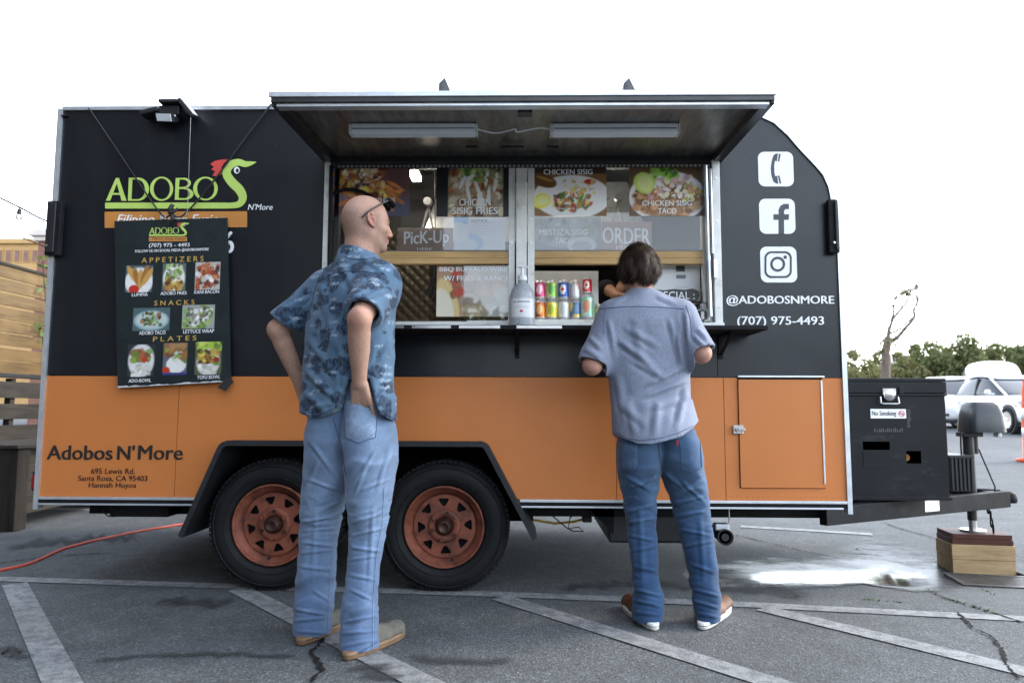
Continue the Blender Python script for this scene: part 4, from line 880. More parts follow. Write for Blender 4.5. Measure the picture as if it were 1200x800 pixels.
# ------------------------------------------------------------------ hanging menu board
BY = -0.045
bb = at(203, 452, y=BY)
MBD = thing('menu_board', bb, 'dark green menu board with food photos hanging by cords on the trailer side', 'menu board')
cor = [at(u, v, y=BY) for u, v in ((134, 259), (266, 255), (270.5, 447), (138, 454.5))]
panel('board', [[(p.x, p.z) for p in cor]], BY, 0.012, mt['board'], MBD, 0.0015)
mt['peel'] = M_('peeling_white_edge', (0.5, 0.52, 0.52), 0.7, 0, 0.3, 40)
ed = []
r_ = random.Random(2)
for i in range(40):
    t = i/39; p = cor[3].lerp(cor[2], t); ed.append((p.x, p.z+0.001))
panel('torn_edge', [ed + [(x, z+r_.uniform(0.002, 0.010)) for x, z in ed[::-1]]], BY-0.001, 0.0008, mt['peel'], MBD)
f2 = cr(120, 240, 3.476)
MY = BY-0.0015
def bt(body, x0, y0, x1, y1, m, **k):
    k.setdefault('bold', 0.012)
    px_text('lettering', body, *f2(x0, y0), *f2(x1, y1), MY, mt[m], MBD, **k)
fl = lambda x, y: f2(190+(x-462)*0.2475, 72+(y-362)*0.255)
adobo_logo(fl, MY, MBD)
bt('Filipino Asian Fusion', 202, 133, 338, 146, 'ink', shear=0.2)
bt('(707) 975 - 4493', 190, 156, 355, 176, 'white', tilt=0.01); bt('FOLLOW US ON SOCIAL MEDIA @ADOBOSNMORE', 134, 179, 433, 193, 'white', tilt=0.03)
bt('A P P E T I Z E R S', 160, 212, 412, 233, 'gold', tilt=0.03); bt('S N A C K S', 212, 388, 375, 408, 'gold', tilt=0.03); bt('P L A T E S', 207, 534, 383, 554, 'gold', tilt=0.035)
for s_, q in (('LUMPIA', (120, 359, 185, 372)), ('ADOBO FRIES', (237, 353, 343, 366)), ('KANI BACON', (375, 347, 475, 361)), ('ADOBO TACO', (150, 513, 257, 528)), ('LETTUCE WRAP', (330, 507, 455, 522)), ('ADO-BOWL', (107, 708, 198, 722)), ('TOFU BOWL', (386, 694, 480, 708))):
    bt(s_, *q, 'white', tilt=0.03)
def dish(k):
    w, h = (40, 42) if k not in (3, 4) else (52, 36)
    if k >= 5: w, h = 38, 50
    p = Paint(w, h, ((0.05, 0.09, 0.12), (0.09, 0.13, 0.12), (0.42, 0.42, 0.40), (0.07, 0.12, 0.13), (0.30, 0.33, 0.30), (0.03, 0.03, 0.035), (0.10, 0.12, 0.16), (0.08, 0.10, 0.05))[k], 30+k)
    if k == 0:
        p.ell(0.5, 0.6, 0.5, 0.5, WH)
        for i, x in enumerate((0.25, 0.4, 0.55, 0.7, 0.8)): p.ell(x, 0.35+0.08*(i % 3), 0.10, 0.36, ((0.5, 0.28, 0.07), (0.32, 0.14, 0.03))[i % 2], 0.25*(i-2), 0.3)
        p.ell(0.33, 0.88, 0.19, 0.16, (0.48, 0.03, 0.02))
    elif k == 1:
        p.ell(0.5, 0.55, 0.45, 0.5, WH); p.scat(50, (0.2, 0.05, 0.8, 0.6), (0.04, 0.12), [GN, (0.3, 0.42, 0.15), (0.5, 0.5, 0.35), DG], 0.5); p.scat(40, (0.2, 0.55, 0.8, 0.95), (0.05, 0.14), [GD, BR, YE, DB], 0.5)
    elif k == 2: p.scat(90, (0.08, 0.1, 0.92, 0.95), (0.05, 0.12), [(0.42, 0.09, 0.03), (0.25, 0.05, 0.02), WH, (0.5, 0.22, 0.1), DB], 0.6)
    elif k == 3: p.ell(0.5, 0.55, 0.46, 0.42, (0.30, 0.42, 0.45)); p.ell(0.5, 0.52, 0.4, 0.34, (0.45, 0.52, 0.5)); p.scat(60, (0.25, 0.2, 0.75, 0.75), (0.04, 0.10), [DG, GN, DB, BR, (0.4, 0.45, 0.35)], 0.5)
    elif k == 4: p.scat(40, (0.05, 0.1, 0.95, 0.95), (0.06, 0.15), [GN, (0.3, 0.42, 0.12)], 0.5); p.scat(60, (0.15, 0.15, 0.9, 0.85), (0.04, 0.12), [WH, (0.5, 0.5, 0.45), (0.08, 0.08, 0.07), (0.2, 0.18, 0.14)], 0.5)
    elif k == 5: p.ell(0.5, 0.5, 0.46, 0.5, (0.62, 0.62, 0.62)); p.scat(40, (0.2, 0.2, 0.8, 0.5), (0.06, 0.12), [BR, DB, (0.3, 0.1, 0.05), GN], 0.6); p.scat(40, (0.2, 0.62, 0.8, 0.95), (0.04, 0.10), [WH, (0.6, 0.58, 0.5)], 0.7); p.ell(0.6, 0.48, 0.1, 0.08, RD)
    elif k == 6: p.scat(30, (0.05, 0.05, 0.9, 0.4), (0.06, 0.14), [BR, (0.3, 0.15, 0.07), GN], 0.6); p.ell(0.55, 0.68, 0.4, 0.26, WH); p.scat(30, (0.5, 0.3, 0.95, 0.6), (0.05, 0.12), [GN, BR, WH], 0.5); p.ell(0.15, 0.85, 0.16, 0.11, RD); p.rect(0, 0.93, 1, 1, (0.04, 0.05, 0.2))
    else: p.scat(40, (0.1, 0.02, 0.9, 0.25), (0.05, 0.12), [(0.35, 0.5, 0.06), (0.5, 0.55, 0.15), GN], 0.5); p.ell(0.5, 0.62, 0.42, 0.4, (0.6, 0.6, 0.55)); p.scat(60, (0.15, 0.28, 0.85, 0.68), (0.05, 0.11), [GD, BR, DB, YE, GN], 0.6); p.scat(30, (0.2, 0.7, 0.8, 0.95), (0.04, 0.10), [WH, (0.6, 0.58, 0.5)], 0.7); p.ell(0.8, 0.55, 0.11, 0.08, (0.25, 0.03, 0.02))
    return p.grain(0.06)
for k, q in enumerate(((97, 246, 202, 356), (247, 238, 337, 350), (380, 233, 477, 345), (127, 419, 272, 512), (327, 407, 455, 504), (106, 568, 210, 700), (250, 562, 342, 692), (380, 557, 483, 691))):
    picture('dish_photo', *f2(q[0], q[1]), *f2(q[2], q[3]), MY, dish(k), MBD, 0.02)
tp = [at(u, v, y=BY-0.006) for u, v in ((268, 441), (274, 447), (264, 458), (255, 454), (262, 446))]
panel('tape_tab', [[(p.x, p.z) for p in tp]], BY-0.006, 0.002, mt['cable'], MBD)
kn = at(201, 250, y=BY-0.02)
MB().tube(smooth_path([kn+Vector((0.004, 0, 0.045)), kn+Vector((-0.004, -0.01, 0.02)), kn, kn+Vector((0.012, -0.01, -0.03)), kn+Vector((-0.006, 0, -0.055))]), 0.011, 8).tube(smooth_path([kn+Vector((0.035, 0, 0.025)), kn+Vector((0.01, -0.01, 0.004)), kn+Vector((-0.012, -0.012, 0.0))]), 0.008, 8).build('knot', mt['cable'], MBD)
def cord(pts, r, mat, name='hanging_cord'):
    MB().tube(smooth_path(pts, 8), r, 6).build(name, mat, MBD)
cord([at(104, 127, y=-0.02), at(130, 165, y=-0.016), at(160, 210, y=-0.016), at(190, 252, y=-0.03), kn], 0.0045, mt['cable'])
cord([at(318, 122, y=-0.02), at(285, 165, y=-0.016), at(252, 210, y=-0.016), at(215, 252, y=-0.03), kn], 0.0045, mt['cable'])
mt['twine'] = M_('pale_twine', (0.4, 0.41, 0.42), 0.7)
cord([at(223.5, 138, y=-0.10), at(222, 180, y=-0.05), at(220, 240, y=-0.03), at(218, 252, y=-0.05)], 0.0013, mt['twine'])
MB().lathe(at(191, 254, y=-0.05), (0, 1, 0), [(0.010, 0.0), (0.013, 0.003), (0.016, 0.0), (0.013, -0.003), (0.010, 0.0)], 16).build('grommet', mt['steel'], MBD)

# ------------------------------------------------------------------ solar flood lights on the roof edge
mt['lampgrey'] = M_('grey_lamp_housing', (0.07, 0.075, 0.08), 0.5, 0, 0.4, 30)
def flood(u, v, label, tilt):
    p = at(u, v, y=-0.03); t = thing('flood_light', p, label, 'flood light', 'solar flood lights on the roof edge')
    def put(mb, name, m, par, M, bev=0.004):
        o = mb; o.v = [tuple(p + M @ Vector(q)) for q in o.v]; return o.build(name, m, par, bev)
    R = Matrix.Rotation(tilt, 3, 'X')
    bx = put(MB().box(-0.05, 0.06, -0.06, 0.04, -0.03, 0.02), 'body', mt['plastic'], t, Matrix.Identity(3))
    put(MB().box(-0.04, 0.06, -0.09, 0.05, 0.022, 0.040), 'solar_panel', mt['plastic'], t, R)
    h1 = put(MB().box(-0.055, 0.055, -0.075, -0.03, -0.038, 0.012), 'lamp_head', mt['plastic'], t, Matrix.Rotation(0.5, 3, 'X') @ Matrix.Rotation(-0.25, 3, 'Z'))
    put(MB().box(-0.046, 0.046, -0.080, -0.0755, -0.032, 0.006), 'lens', mt['diffuser'], h1, Matrix.Rotation(0.5, 3, 'X') @ Matrix.Rotation(-0.25, 3, 'Z'), 0.001)
    Mr = Matrix.Translation((0.095, -0.03, 0.012)) @ Matrix.Rotation(0.9, 4, 'Y') @ Matrix.Rotation(0.3, 4, 'Z')
    h2 = MB().box(-0.055, 0.055, -0.06, 0.04, -0.012, 0.010, Matrix.Translation(p) @ Mr).build('lamp_head', mt['plastic'], t, 0.004)
    MB().box(-0.048, 0.048, -0.055, 0.035, 0.0105, 0.014, Matrix.Translation(p) @ Mr).build('lens', mt['diffuser'], h2, 0.001)
    Ml = Matrix.Translation((-0.10, -0.02, -0.01)) @ Matrix.Rotation(-0.25, 4, 'Y')
    MB().box(-0.05, 0.05, -0.05, 0.04, -0.014, 0.012, Matrix.Translation(p) @ Ml).build('lamp_head', mt['plastic'], t, 0.006)
    MB().lathe(p+Vector((0.03, -0.055, -0.032)), (0, 0, -1), [(0.012, 0), (0.012, 0.006), (0.008, 0.012), (0.0, 0.014)], 14).build('sensor', mt['pwhite'], t)
    MB().box(p.x-0.02, p.x+0.02, p.y+0.018, 0.03, p.z-0.045, p.z-0.02).build('mounting_bracket', mt['blackmetal'], t)
    return t
flood(203, 133, 'black solar flood light above the lime lettering', -0.05)
for u, lab in ((524, 'solar flood light on the roof above the pick-up side'), (738, 'solar flood light on the roof above the order side')):
    p = at(u, 106, y=0.12); t = thing('flood_light', (p.x, p.y, ZT), lab, 'flood light', 'solar flood lights on the roof edge')
    w = 0.042
    MB().add([(p.x-w, 0.06, ZT+0.1), (p.x+w*0.9, 0.06, ZT+0.1), (p.x-w*0.2, 0.07, p.z+0.055), (p.x-w, 0.07, p.z+0.02), (p.x-w, 0.17, ZT+0.1), (p.x+w*0.9, 0.17, ZT+0.1), (p.x-w*0.2, 0.16, p.z+0.055), (p.x-w, 0.16, p.z+0.02)],
             [(0, 1, 2, 3), (7, 6, 5, 4), (0, 4, 5, 1), (1, 5, 6, 2), (2, 6, 7, 3), (3, 7, 4, 0)]).build('lamp_head', mt['lampgrey'], t, 0.006)
    MB().box(p.x-0.012, p.x+0.012, 0.10, 0.125, ZT+0.002, ZT+0.1).build('stem', mt['plastic'], t)

# ------------------------------------------------------------------ things on the counter
def can_cols(kind, T, Z):
    c = np.tile(np.array(kind[0]), (T.size, 1)).astype(float); r = np.random.RandomState(int(kind[0][0]*1000)+len(kind))
    if len(kind) > 1:
        a = np.sin(T*2+Z*40+r.uniform(0, 6))+0.6*np.sin(T*5-Z*70+1); m = a > (0.35 if len(kind) < 4 else 0.1); c[m] = kind[1]
    if len(kind) > 2:
        m = ((T-4.5)**2/0.30+((Z-0.065)/0.030)**2) < 1; c[m] = kind[2]
    if len(kind) > 3:
        m = (((T-4.5)**2/0.16+((Z-0.06)/0.017)**2) < 1) & (Z > 0.06); c[m] = kind[3]
    return c
mt['can'] = vcol('printed_can', 0.28, 0.6); mt['can'].node_tree.nodes['Principled BSDF'].inputs['Metallic'].default_value = 0.25
def can(x, y, z, s, kind, label, n=28):
    t = thing('drink_can', (x, y, z), label, 'can', 'drink cans in the window')
    pr = [(0.024, 0.0), (0.027, 0.003), (0.0325, 0.011), (0.033, 0.016)] + [(0.033, 0.016+0.088*i/12) for i in range(1, 13)] + [(0.0315, 0.109), (0.0275, 0.116), (0.0262, 0.119)]
    V = []; T = []; Z = []
    for r, h in pr:
        for k in range(n): a = 2*math.pi*k/n; V.append((r*s*math.cos(a), r*s*math.sin(a), h*s)); T.append(a); Z.append(h)
    T = np.array(T); Z = np.array(Z); C = np.clip(can_cols(kind, T, Z)*1.3, 0, 0.85); C[(Z < 0.0165) | (Z > 0.1045)] = (0.50, 0.51, 0.52)
    F = [(i*n+k, i*n+(k+1) % n, (i+1)*n+(k+1) % n, (i+1)*n+k) for i in range(len(pr)-1) for k in range(n)]
    mesh_np('body', V, F, mt['can'], t, True, C, world_coords=False)
    MB().lathe((0, 0, 0), (0, 0, 1), [(0.0262*s, 0.119*s), (0.0255*s, 0.121*s), (0.0235*s, 0.117*s), (0.0, 0.117*s)], 20).box(-0.006*s, 0.012*s, -0.006*s, 0.006*s, 0.1175*s, 0.119*s).build('lid', mt['steel'], t, world_coords=False)
CY = 0.28; CS = 0.935
MB().box(at(622, 376, y=CY).x, at(712, 376, y=CY).x, 0.215, 0.39, 1.373, at(650, 375.5, y=CY).z-0.001).build('can_riser', mt['frame'], TR, 0.002)
zc = at(650, 375.5, y=CY).z
cw, cb, cr_, cy_, cg, cs_ = (0.72, 0.72, 0.72), (0.02, 0.06, 0.30), (0.5, 0.015, 0.02), (0.72, 0.5, 0.03), (0.18, 0.42, 0.08), (0.5, 0.51, 0.52)
low = [(633.4, [(0.55, 0.15, 0.01), (0.3, 0.04, 0.01), (0.7, 0.45, 0.2)], 'orange soda can in the bottom row of cans'), (646.8, [(0.70, 0.50, 0.02), (0.75, 0.65, 0.2), (0.3, 0.4, 0.05)], 'yellow lemon soda can in the bottom row of cans'), (660.8, [(0.55, 0.56, 0.57), (0.68, 0.68, 0.68), (0.45, 0.5, 0.52)], 'plain silver soda can in the bottom row of cans'), (674.4, [(0.06, 0.12, 0.25), (0.65, 0.5, 0.05), (0.12, 0.2, 0.3)], 'dark blue and yellow soda can in the bottom row')]
top = [(633.0, [(0.55, 0.05, 0.16), (0.35, 0.02, 0.1), (0.7, 0.5, 0.55)], 'pink soda can stacked on the orange can'), (646.5, [(0.22, 0.45, 0.06), (0.6, 0.65, 0.3), (0.1, 0.3, 0.08)], 'green and white soda can stacked on the yellow can'), (660.5, [(0.02, 0.08, 0.36), (0.02, 0.08, 0.36), (0.7, 0.7, 0.72), (0.5, 0.02, 0.03)], 'blue cola can with a round mark stacked on the silver can'), (674.2, [(0.52, 0.54, 0.56), (0.4, 0.2, 0.22), (0.6, 0.6, 0.6)], 'silver and red diet cola can stacked on the blue and yellow can')]
for u, kd, lb in low: can(at(u, 370, y=CY).x, CY, zc, CS, kd, lb)
for u, kd, lb in top: can(at(u, 370, y=CY).x, CY, zc+0.1215*CS, CS, kd, lb)
xm = at(688.3, 370, y=CY).x
can(xm, CY, zc, CS*1.32*0.98, [(0.22, 0.48, 0.38), (0.45, 0.6, 0.5), (0.55, 0.25, 0.15)], 'tall mint green drink can beneath the red cola can')
can(xm, CY, zc+0.1215*CS*1.32*0.98, CS*0.86, [(0.52, 0.012, 0.02), (0.52, 0.012, 0.02), (0.72, 0.70, 0.70), (0.52, 0.012, 0.02)], 'red cola can stacked on the tall mint green can')
can(at(702, 370, y=CY+0.03).x, CY+0.03, zc, CS*0.85, [(0.68, 0.52, 0.03), (0.3, 0.35, 0.3), (0.7, 0.6, 0.2)], 'small yellow can standing alone past the mint green can')
# sanitizer jug on the shelf
jx0 = at(612, 380, y=-0.11).x; JZ = 1.3435
t = thing('pump_jug', (jx0, -0.11, JZ), 'translucent gallon jug with a pump standing on the serving shelf', 'jug')
mt['jug'] = M_('translucent_jug_plastic', (0.52, 0.56, 0.60), 0.3, 0, 0.05, 6); mt['jug'].node_tree.nodes['Principled BSDF'].inputs['Transmission Weight'].default_value = 0.35
MB().lathe((jx0, -0.11, JZ), (0, 0, 1), [(0.0, 0.001), (0.055, 0.001), (0.064, 0.006), (0.066, 0.02), (0.066, 0.15), (0.064, 0.17), (0.054, 0.20), (0.036, 0.225), (0.022, 0.238), (0.020, 0.245)], 36).build('bottle', mt['jug'], t)
pm = MB().lathe((jx0, -0.11, JZ), (0, 0, 1), [(0.0, 0.2455), (0.024, 0.2455), (0.025, 0.252), (0.024, 0.272), (0.012, 0.278), (0.008, 0.285), (0.006, 0.315), (0.006, 0.318), (0.0, 0.318)], 20).build('pump_collar', mt['pwhite'], t)
MB().tube([(jx0-0.002, -0.11, JZ+0.320), (jx0+0.014, -0.112, JZ+0.324), (jx0+0.028, -0.115, JZ+0.318)], 0.006).box(jx0-0.022, jx0+0.012, -0.12, -0.10, JZ+0.318, JZ+0.328).build('pump_head', mt['pwhite'], pm, 0.002)
lbp = Paint(60, 50, (0.72, 0.73, 0.74), 3)
lbp.rect(0.18, 0.14, 0.26, 0.22, (0.25, 0.25, 0.28)); lbp.rect(0.30, 0.15, 0.78, 0.21, (0.3, 0.3, 0.33))
lbp.rect(0.25, 0.42, 0.75, 0.45, (0.5, 0.5, 0.52)); lbp.rect(0.3, 0.5, 0.7, 0.52, (0.5, 0.5, 0.52)); lbp.ell(0.47, 0.68, 0.06, 0.07, (0.5, 0.05, 0.06)); lbp.rect(0.4, 0.82, 0.6, 0.84, (0.55, 0.55, 0.56))
V = []; ar = lbp.grain(0.02); h, w = ar.shape[:2]
for j in range(h):
    for i in range(w):
        a = math.radians(-90-62+124*i/(w-1)); V.append((jx0+0.0668*math.cos(a), -0.11+0.0668*math.sin(a), JZ+0.148-0.095*j/(h-1)))
I = np.arange(w*h).reshape(h, w)
mesh_np('jug_label', V, np.stack([I[1:, :-1], I[1:, 1:], I[:-1, 1:], I[:-1, :-1]], -1).reshape(-1, 4), mt['print'], t, True, ar.reshape(-1, 3))
# papers, chalk sign, jar by the right stile
p = Paint(60, 50, (0.60, 0.62, 0.64), 5); p.rect(0.5, 0.06, 0.68, 0.22, (0.03, 0.035, 0.04)); p.rect(0.5, 0.30, 0.7, 0.40, (0.10, 0.12, 0.14)); p.rect(0.45, 0.62, 0.8, 0.64, (0.45, 0.46, 0.48)); p.rect(0.0, 0.0, 0.5, 0.1, (0.66, 0.67, 0.68))
t = thing('price_sheet', at(795, 352, y=0.10), 'white sheet with two small dark squares beside the right window frame', 'sheet')
picture('sheet', 764, 309, 821, 353, 0.10, p.grain(0.02), t)
t = thing('chalk_sign', at(792, 353, y=0.07), 'small black wavy edged chalk sign lettered in white behind the counter', 'sign')
ws = [at(u, v, y=0.07) for u, v in ((762, 353), (762, 342), (768, 339), (778, 340), (790, 338.5), (802, 339.5), (812, 338), (819, 341), (820, 347), (817, 352), (808, 353))]
panel('slate', [[(q.x, q.z) for q in ws]], 0.07, 0.008, mt['ink'], t)
px_text('lettering', 'SPECIAL :', 766, 341.5, 814, 350.5, 0.0685, mt['white'], t, bold=0.0)
jp = at(822, 379, y=0.03)
t = thing('clear_jar', (jp.x, 0.05, 1.3875), 'clear plastic jar with a dark round mark beside the right window frame', 'jar')
MB().lathe((jp.x, 0.05, 1.388), (0, 0, 1), [(0.0, 0.0), (0.045, 0.0), (0.05, 0.006), (0.05, 0.075), (0.046, 0.088), (0.046, 0.10)], 28).build('glass_body', mt['clear'], t)
MB().lathe((jp.x, 0.05, 1.388), (0, 0, 1), [(0.048, 0.094), (0.048, 0.112), (0.0, 0.113)], 28).build('lid', mt['clear'], t)
V = []
for j in range(9):
    for i in range(13):
        a = math.radians(-90-35+70*i/12); V.append((jp.x+0.0512*math.cos(a), 0.05+0.0512*math.sin(a), 1.398+0.062*j/8))
I = np.arange(117).reshape(9, 13); yy, xx = np.mgrid[0:9, 0:13]; cc = np.where(((((xx-6)/6)**2+((yy-4)/4.2)**2) < 1)[..., None], (0.02, 0.022, 0.025), (0.5, 0.52, 0.53)); cc[(np.abs(xx-6) < 1.2) & (np.abs(yy-4) < 2.2)] = (0.6, 0.6, 0.6)
mesh_np('jar_label', V, np.stack([I[:-1, :-1], I[:-1, 1:], I[1:, 1:], I[1:, :-1]], -1).reshape(-1, 4), mt['print'], t, True, cc.reshape(-1, 3))
cj = MB()
r_ = random.Random(4)
for i in range(14):
    cj.box(-0.022, 0.022, -0.016, 0.016, -0.0006, 0.0006, Matrix.Translation((jp.x+r_.uniform(-0.012, 0.012), 0.05+r_.uniform(-0.012, 0.012), 1.392+0.004*i)) @ Matrix.Rotation(r_.uniform(0, 3), 4, 'Z') @ Matrix.Rotation(r_.uniform(-0.15, 0.15), 4, 'X'))
tag(cj.build('paper_slips', M_('pale_paper', (0.45, 0.5, 0.42), 0.8)), 'folded pale paper slips inside the clear jar', 'paper', kind='stuff')

# ------------------------------------------------------------------ black tongue box
bx0, bx1, by0, by1, bz0, bz1 = 4.245, at(1109, 500, y=0.40).x, 0.40, 1.62, 0.4315, at(1050, 443, y=0.40).z
t = thing('storage_box', ((bx0+bx1)/2, 1.0, bz0), 'big black steel storage box with silver catch on the trailer tongue', 'storage box')
mt['boxpaint'] = M_('scratched_black_box_paint', (0.007, 0.0085, 0.0105), 0.42, 0.0, 0.35, 5, bs=30, bd=0.0008, dirt=((0.03, 0.033, 0.037), 4, 0.58, (1, 1, 3)), spec=0.22)
zl = bz1-0.085
V1 = at(1011, 517, y=by0); V2 = at(1043, 527, y=by0); V3 = at(1062, 528, y=by0); V4 = at(1080, 543, y=by0)
panel('box_front', [[(bx0, bz0), (bx1, bz0), (bx1, zl), (bx0, zl)], [(V1.x, V1.z), (V2.x, V1.z), (V2.x, V2.z), (V1.x, V2.z)], [(V3.x, V3.z), (V4.x, V3.z), (V4.x, V4.z), (V3.x, V4.z)]], by0, 0.004, mt['boxpaint'], t)
MB().box(bx0, bx1, by1, by1+0.004, bz0, zl).box(bx0, bx0+0.004, by0+0.004, by1, bz0, zl).box(bx1-0.004, bx1, by0+0.004, by1, bz0, zl).box(bx0, bx1, by0+0.004, by1, bz0, bz0+0.004).build('box_shell', mt['boxpaint'], t)
MB().box(bx0-0.004, bx1+0.006, by0-0.012, by1+0.01, zl+0.0005, bz1-0.022).box(bx0-0.008, bx1+0.008, by0-0.006, by1+0.01, bz1-0.020, bz1).build('box_lid', mt['boxpaint'], t, 0.003)
MB().box(bx0, bx1+0.008, by0-0.010, by0-0.0005, zl-0.016, zl-0.003).build('box_rim', mt['boxpaint'], t, 0.002)
MB().box(bx0, bx1+0.01, by0-0.008, by0-0.0005, bz0, bz0+0.02).build('box_rim', mt['boxpaint'], t, 0.002)
mt['orangeobj'] = M_('orange_cap', (0.6, 0.25, 0.01), 0.4)
MB().cyl((V3.x+0.03, by0+0.06, V4.z+0.03), (V3.x+0.03, by0+0.09, V4.z+0.03), 0.02, n=12).build('orange_cap', mt['orangeobj'], t)
MB().box(V1.x-0.002, V2.x+0.004, by0-0.0025, by0-0.0005, V2.z-0.10, V2.z-0.002).build('faded_patch', mt['boxpaint'], t, 0.001)
L0 = at(1031, 455, y=by0-0.012); L1 = at(1052, 473, y=by0-0.012)
ct = MB().box(L0.x+0.012, L1.x-0.012, by0-0.022, by0-0.0125, zl-0.01, L0.z).build('catch', mt['steel'], t, 0.002)
MB().lathe(((L0.x+L1.x)/2, by0-0.023, L0.z-0.035), (0, -1, 0), [(0.035, 0.0), (0.032, 0.006), (0.02, 0.010), (0.0, 0.011)], 20).build('catch_plate', mt['steel'], ct)
MB().tube([(L0.x, by0-0.018, L1.z+0.04), (L0.x-0.003, by0-0.026, L1.z+0.004), (L0.x+0.01, by0-0.028, L1.z), (L1.x-0.01, by0-0.028, L1.z), (L1.x+0.003, by0-0.026, L1.z+0.004), (L1.x, by0-0.018, L1.z+0.04)], 0.0045, 8).build('catch_loop', mt['steel'], ct)
MB().box(L1.x+0.008, L1.x+0.03, by0-0.020, by0-0.0125, zl-0.004, zl+0.035).build('hasp', mt['boxpaint'], t, 0.002)
a = at(1020, 479, y=by0-0.002); b = at(1062, 490, y=by0-0.002)
st = flatpart('no_smoking_sticker', [[(a.x, b.z), (b.x, b.z), (b.x, a.z), (a.x, a.z)]], by0-0.002, mt['white'], t)
px_text('lettering', 'No Smoking', 1021.5, 481, 1050.5, 488.6, by0-0.003, mt['ink'], st, bold=0.01)
cc_ = at(1056.5, 484.5, y=by0-0.003); rr_ = 0.018
flatpart('ban_ring', [ellp(cc_.x, cc_.z, rr_, rr_, 24), ellp(cc_.x, cc_.z, rr_*0.75, rr_*0.75, 24)], by0-0.003, mt['red'], st)
flatpart('ban_bar', [[(cc_.x-0.013, cc_.z+0.010), (cc_.x-0.010, cc_.z+0.013), (cc_.x+0.013, cc_.z-0.010), (cc_.x+0.010, cc_.z-0.013)]], by0-0.0034, mt['red'], st)
flatpart('cigarette_mark', [[(cc_.x-0.012, cc_.z-0.002), (cc_.x+0.012, cc_.z-0.002), (cc_.x+0.012, cc_.z+0.002), (cc_.x-0.012, cc_.z+0.002)]], by0-0.0028, mt['ink'], st)
fd = MB(); r_ = random.Random(8); mt['fadedmark'] = M_('faded_paint_marks', (0.07, 0.072, 0.074), 0.7, 0, 0.5, 60)
for i in range(14):
    q = at(1025+i*2.4+r_.uniform(-0.5, 0.5), 503.5, y=by0-0.001); fd.add([(q.x, by0-0.001, q.z-0.012), (q.x+0.006, by0-0.001, q.z-0.012), (q.x+0.006, by0-0.001, q.z+r_.uniform(0, 0.014)), (q.x, by0-0.001, q.z+r_.uniform(0, 0.014))], [(0, 1, 2, 3)])
for i in range(9):
    q = at(1065.5, 481+i*2.4, y=by0-0.001); fd.add([(q.x-0.011, by0-0.001, q.z), (q.x+r_.uniform(0, 0.012), by0-0.001, q.z), (q.x+r_.uniform(0, 0.012), by0-0.001, q.z+0.006), (q.x-0.011, by0-0.001, q.z+0.006)], [(0, 1, 2, 3)])
tag(fd.build('faded_marks', mt['fadedmark'], t), kind='stuff')
# ribbed black battery crate on the tongue
c0 = at(1112, 533, y=0.86); c1 = at(1142, 577, y=0.86); cz0 = 0.431
t = thing('battery_crate', ((c0.x+c1.x)/2, 1.0, cz0), 'ribbed black plastic battery crate on the tongue beside the jack', 'crate')
MB().box(c0.x, c1.x, 0.86, 1.14, cz0, c0.z-0.02).build('crate_body', mt['plastic'], t, 0.004)
MB().box(c0.x-0.006, c1.x+0.006, 0.852, 1.148, c0.z-0.0195, c0.z).build('crate_rim', mt['plastic'], t, 0.003)
for i in range(6):
    x = c0.x+0.008+i*(c1.x-c0.x-0.024)/5
    MB().box(x, x+0.010, 0.851, 0.8595, cz0+0.01, c0.z-0.021).build('rib', mt['plastic'], t)
wd = MB().box(c0.x-0.004, c0.x+0.035, 0.93, 1.0, c0.z+0.0005, at(1112, 522, y=0.93).z).build('wood_scrap', mt['rail']); tag(wd, 'short pale wood offcut on top of the battery crate', 'wood block')

# ------------------------------------------------------------------ timber blocks under the jack
mt['redboard'] = wood('red_brown_board', (0.105, 0.038, 0.026), (0.05, 0.018, 0.013), 3, (1, 10, 10), 0.6); mt['pine'] = wood('pale_pine_block', (0.50, 0.35, 0.185), (0.36, 0.22, 0.10), 3, (1, 8, 12), 0.7)
kx0, kx1 = at(1103, 650, y=0.88).x, at(1173, 650, y=0.88).x; top_z = jb-0.0005
lvl = [top_z, top_z-0.032, top_z-0.064, top_z-0.158, top_z-0.252]
rot = Matrix.Translation((jx, YC, 0)) @ Matrix.Rotation(-0.16, 4, 'Z')
hx = (kx1-kx0)/2*0.93
gb_ = float(gz(jx, YC))
hb = (lvl[2]-0.001-gb_)/2
for i, (z0, z1, m, lab, gr) in enumerate(((lvl[1]+0.0008, lvl[0], 'redboard', 'red brown board directly under the jack foot', None), (lvl[2]+0.0008, lvl[1], 'redboard', 'red brown board between the jack board and the pine blocks', None), (gb_+hb+0.001, lvl[2], 'pine', 'upper pale pine block under the red brown boards', None), (gb_+0.001, gb_+hb, 'pine', 'lower pale pine block with a knot standing on the asphalt', None))):
    e = (0.0, 0.004, 0.010, 0.008)[i]
    o = MB().box(-hx-e, hx+e, -0.125-e, 0.12, z0, z1, rot).build('timber_block', mt[m], None, 0.003); tag(o, lab, 'timber block', 'timber blocks under the jack')
# drain grate behind the blocks
gc = gnd(1172, 684); gzv = float(gz(gc.x, gc.y))
t = thing('drain_grate', (gc.x, gc.y, gzv), 'dark ribbed steel drain grate set in the asphalt beside the timber blocks', 'drain grate', rz=-0.2)
mt['grate'] = M_('worn_grate_steel', (0.06, 0.058, 0.055), 0.5, 0.5, 0.4, 20)
MB().box(-0.25, 0.35, -0.16, -0.135, 0.004, 0.022).box(-0.25, 0.35, 0.135, 0.16, 0.004, 0.022).box(-0.25, -0.225, -0.134, 0.134, 0.004, 0.022).build('grate_frame', mt['grate'], t, 0.002, False)
for i in range(9): MB().box(-0.224, 0.35, -0.127+i*0.029, -0.109+i*0.029, 0.004, 0.020).build('bar', mt['grate'], t, 0, False)
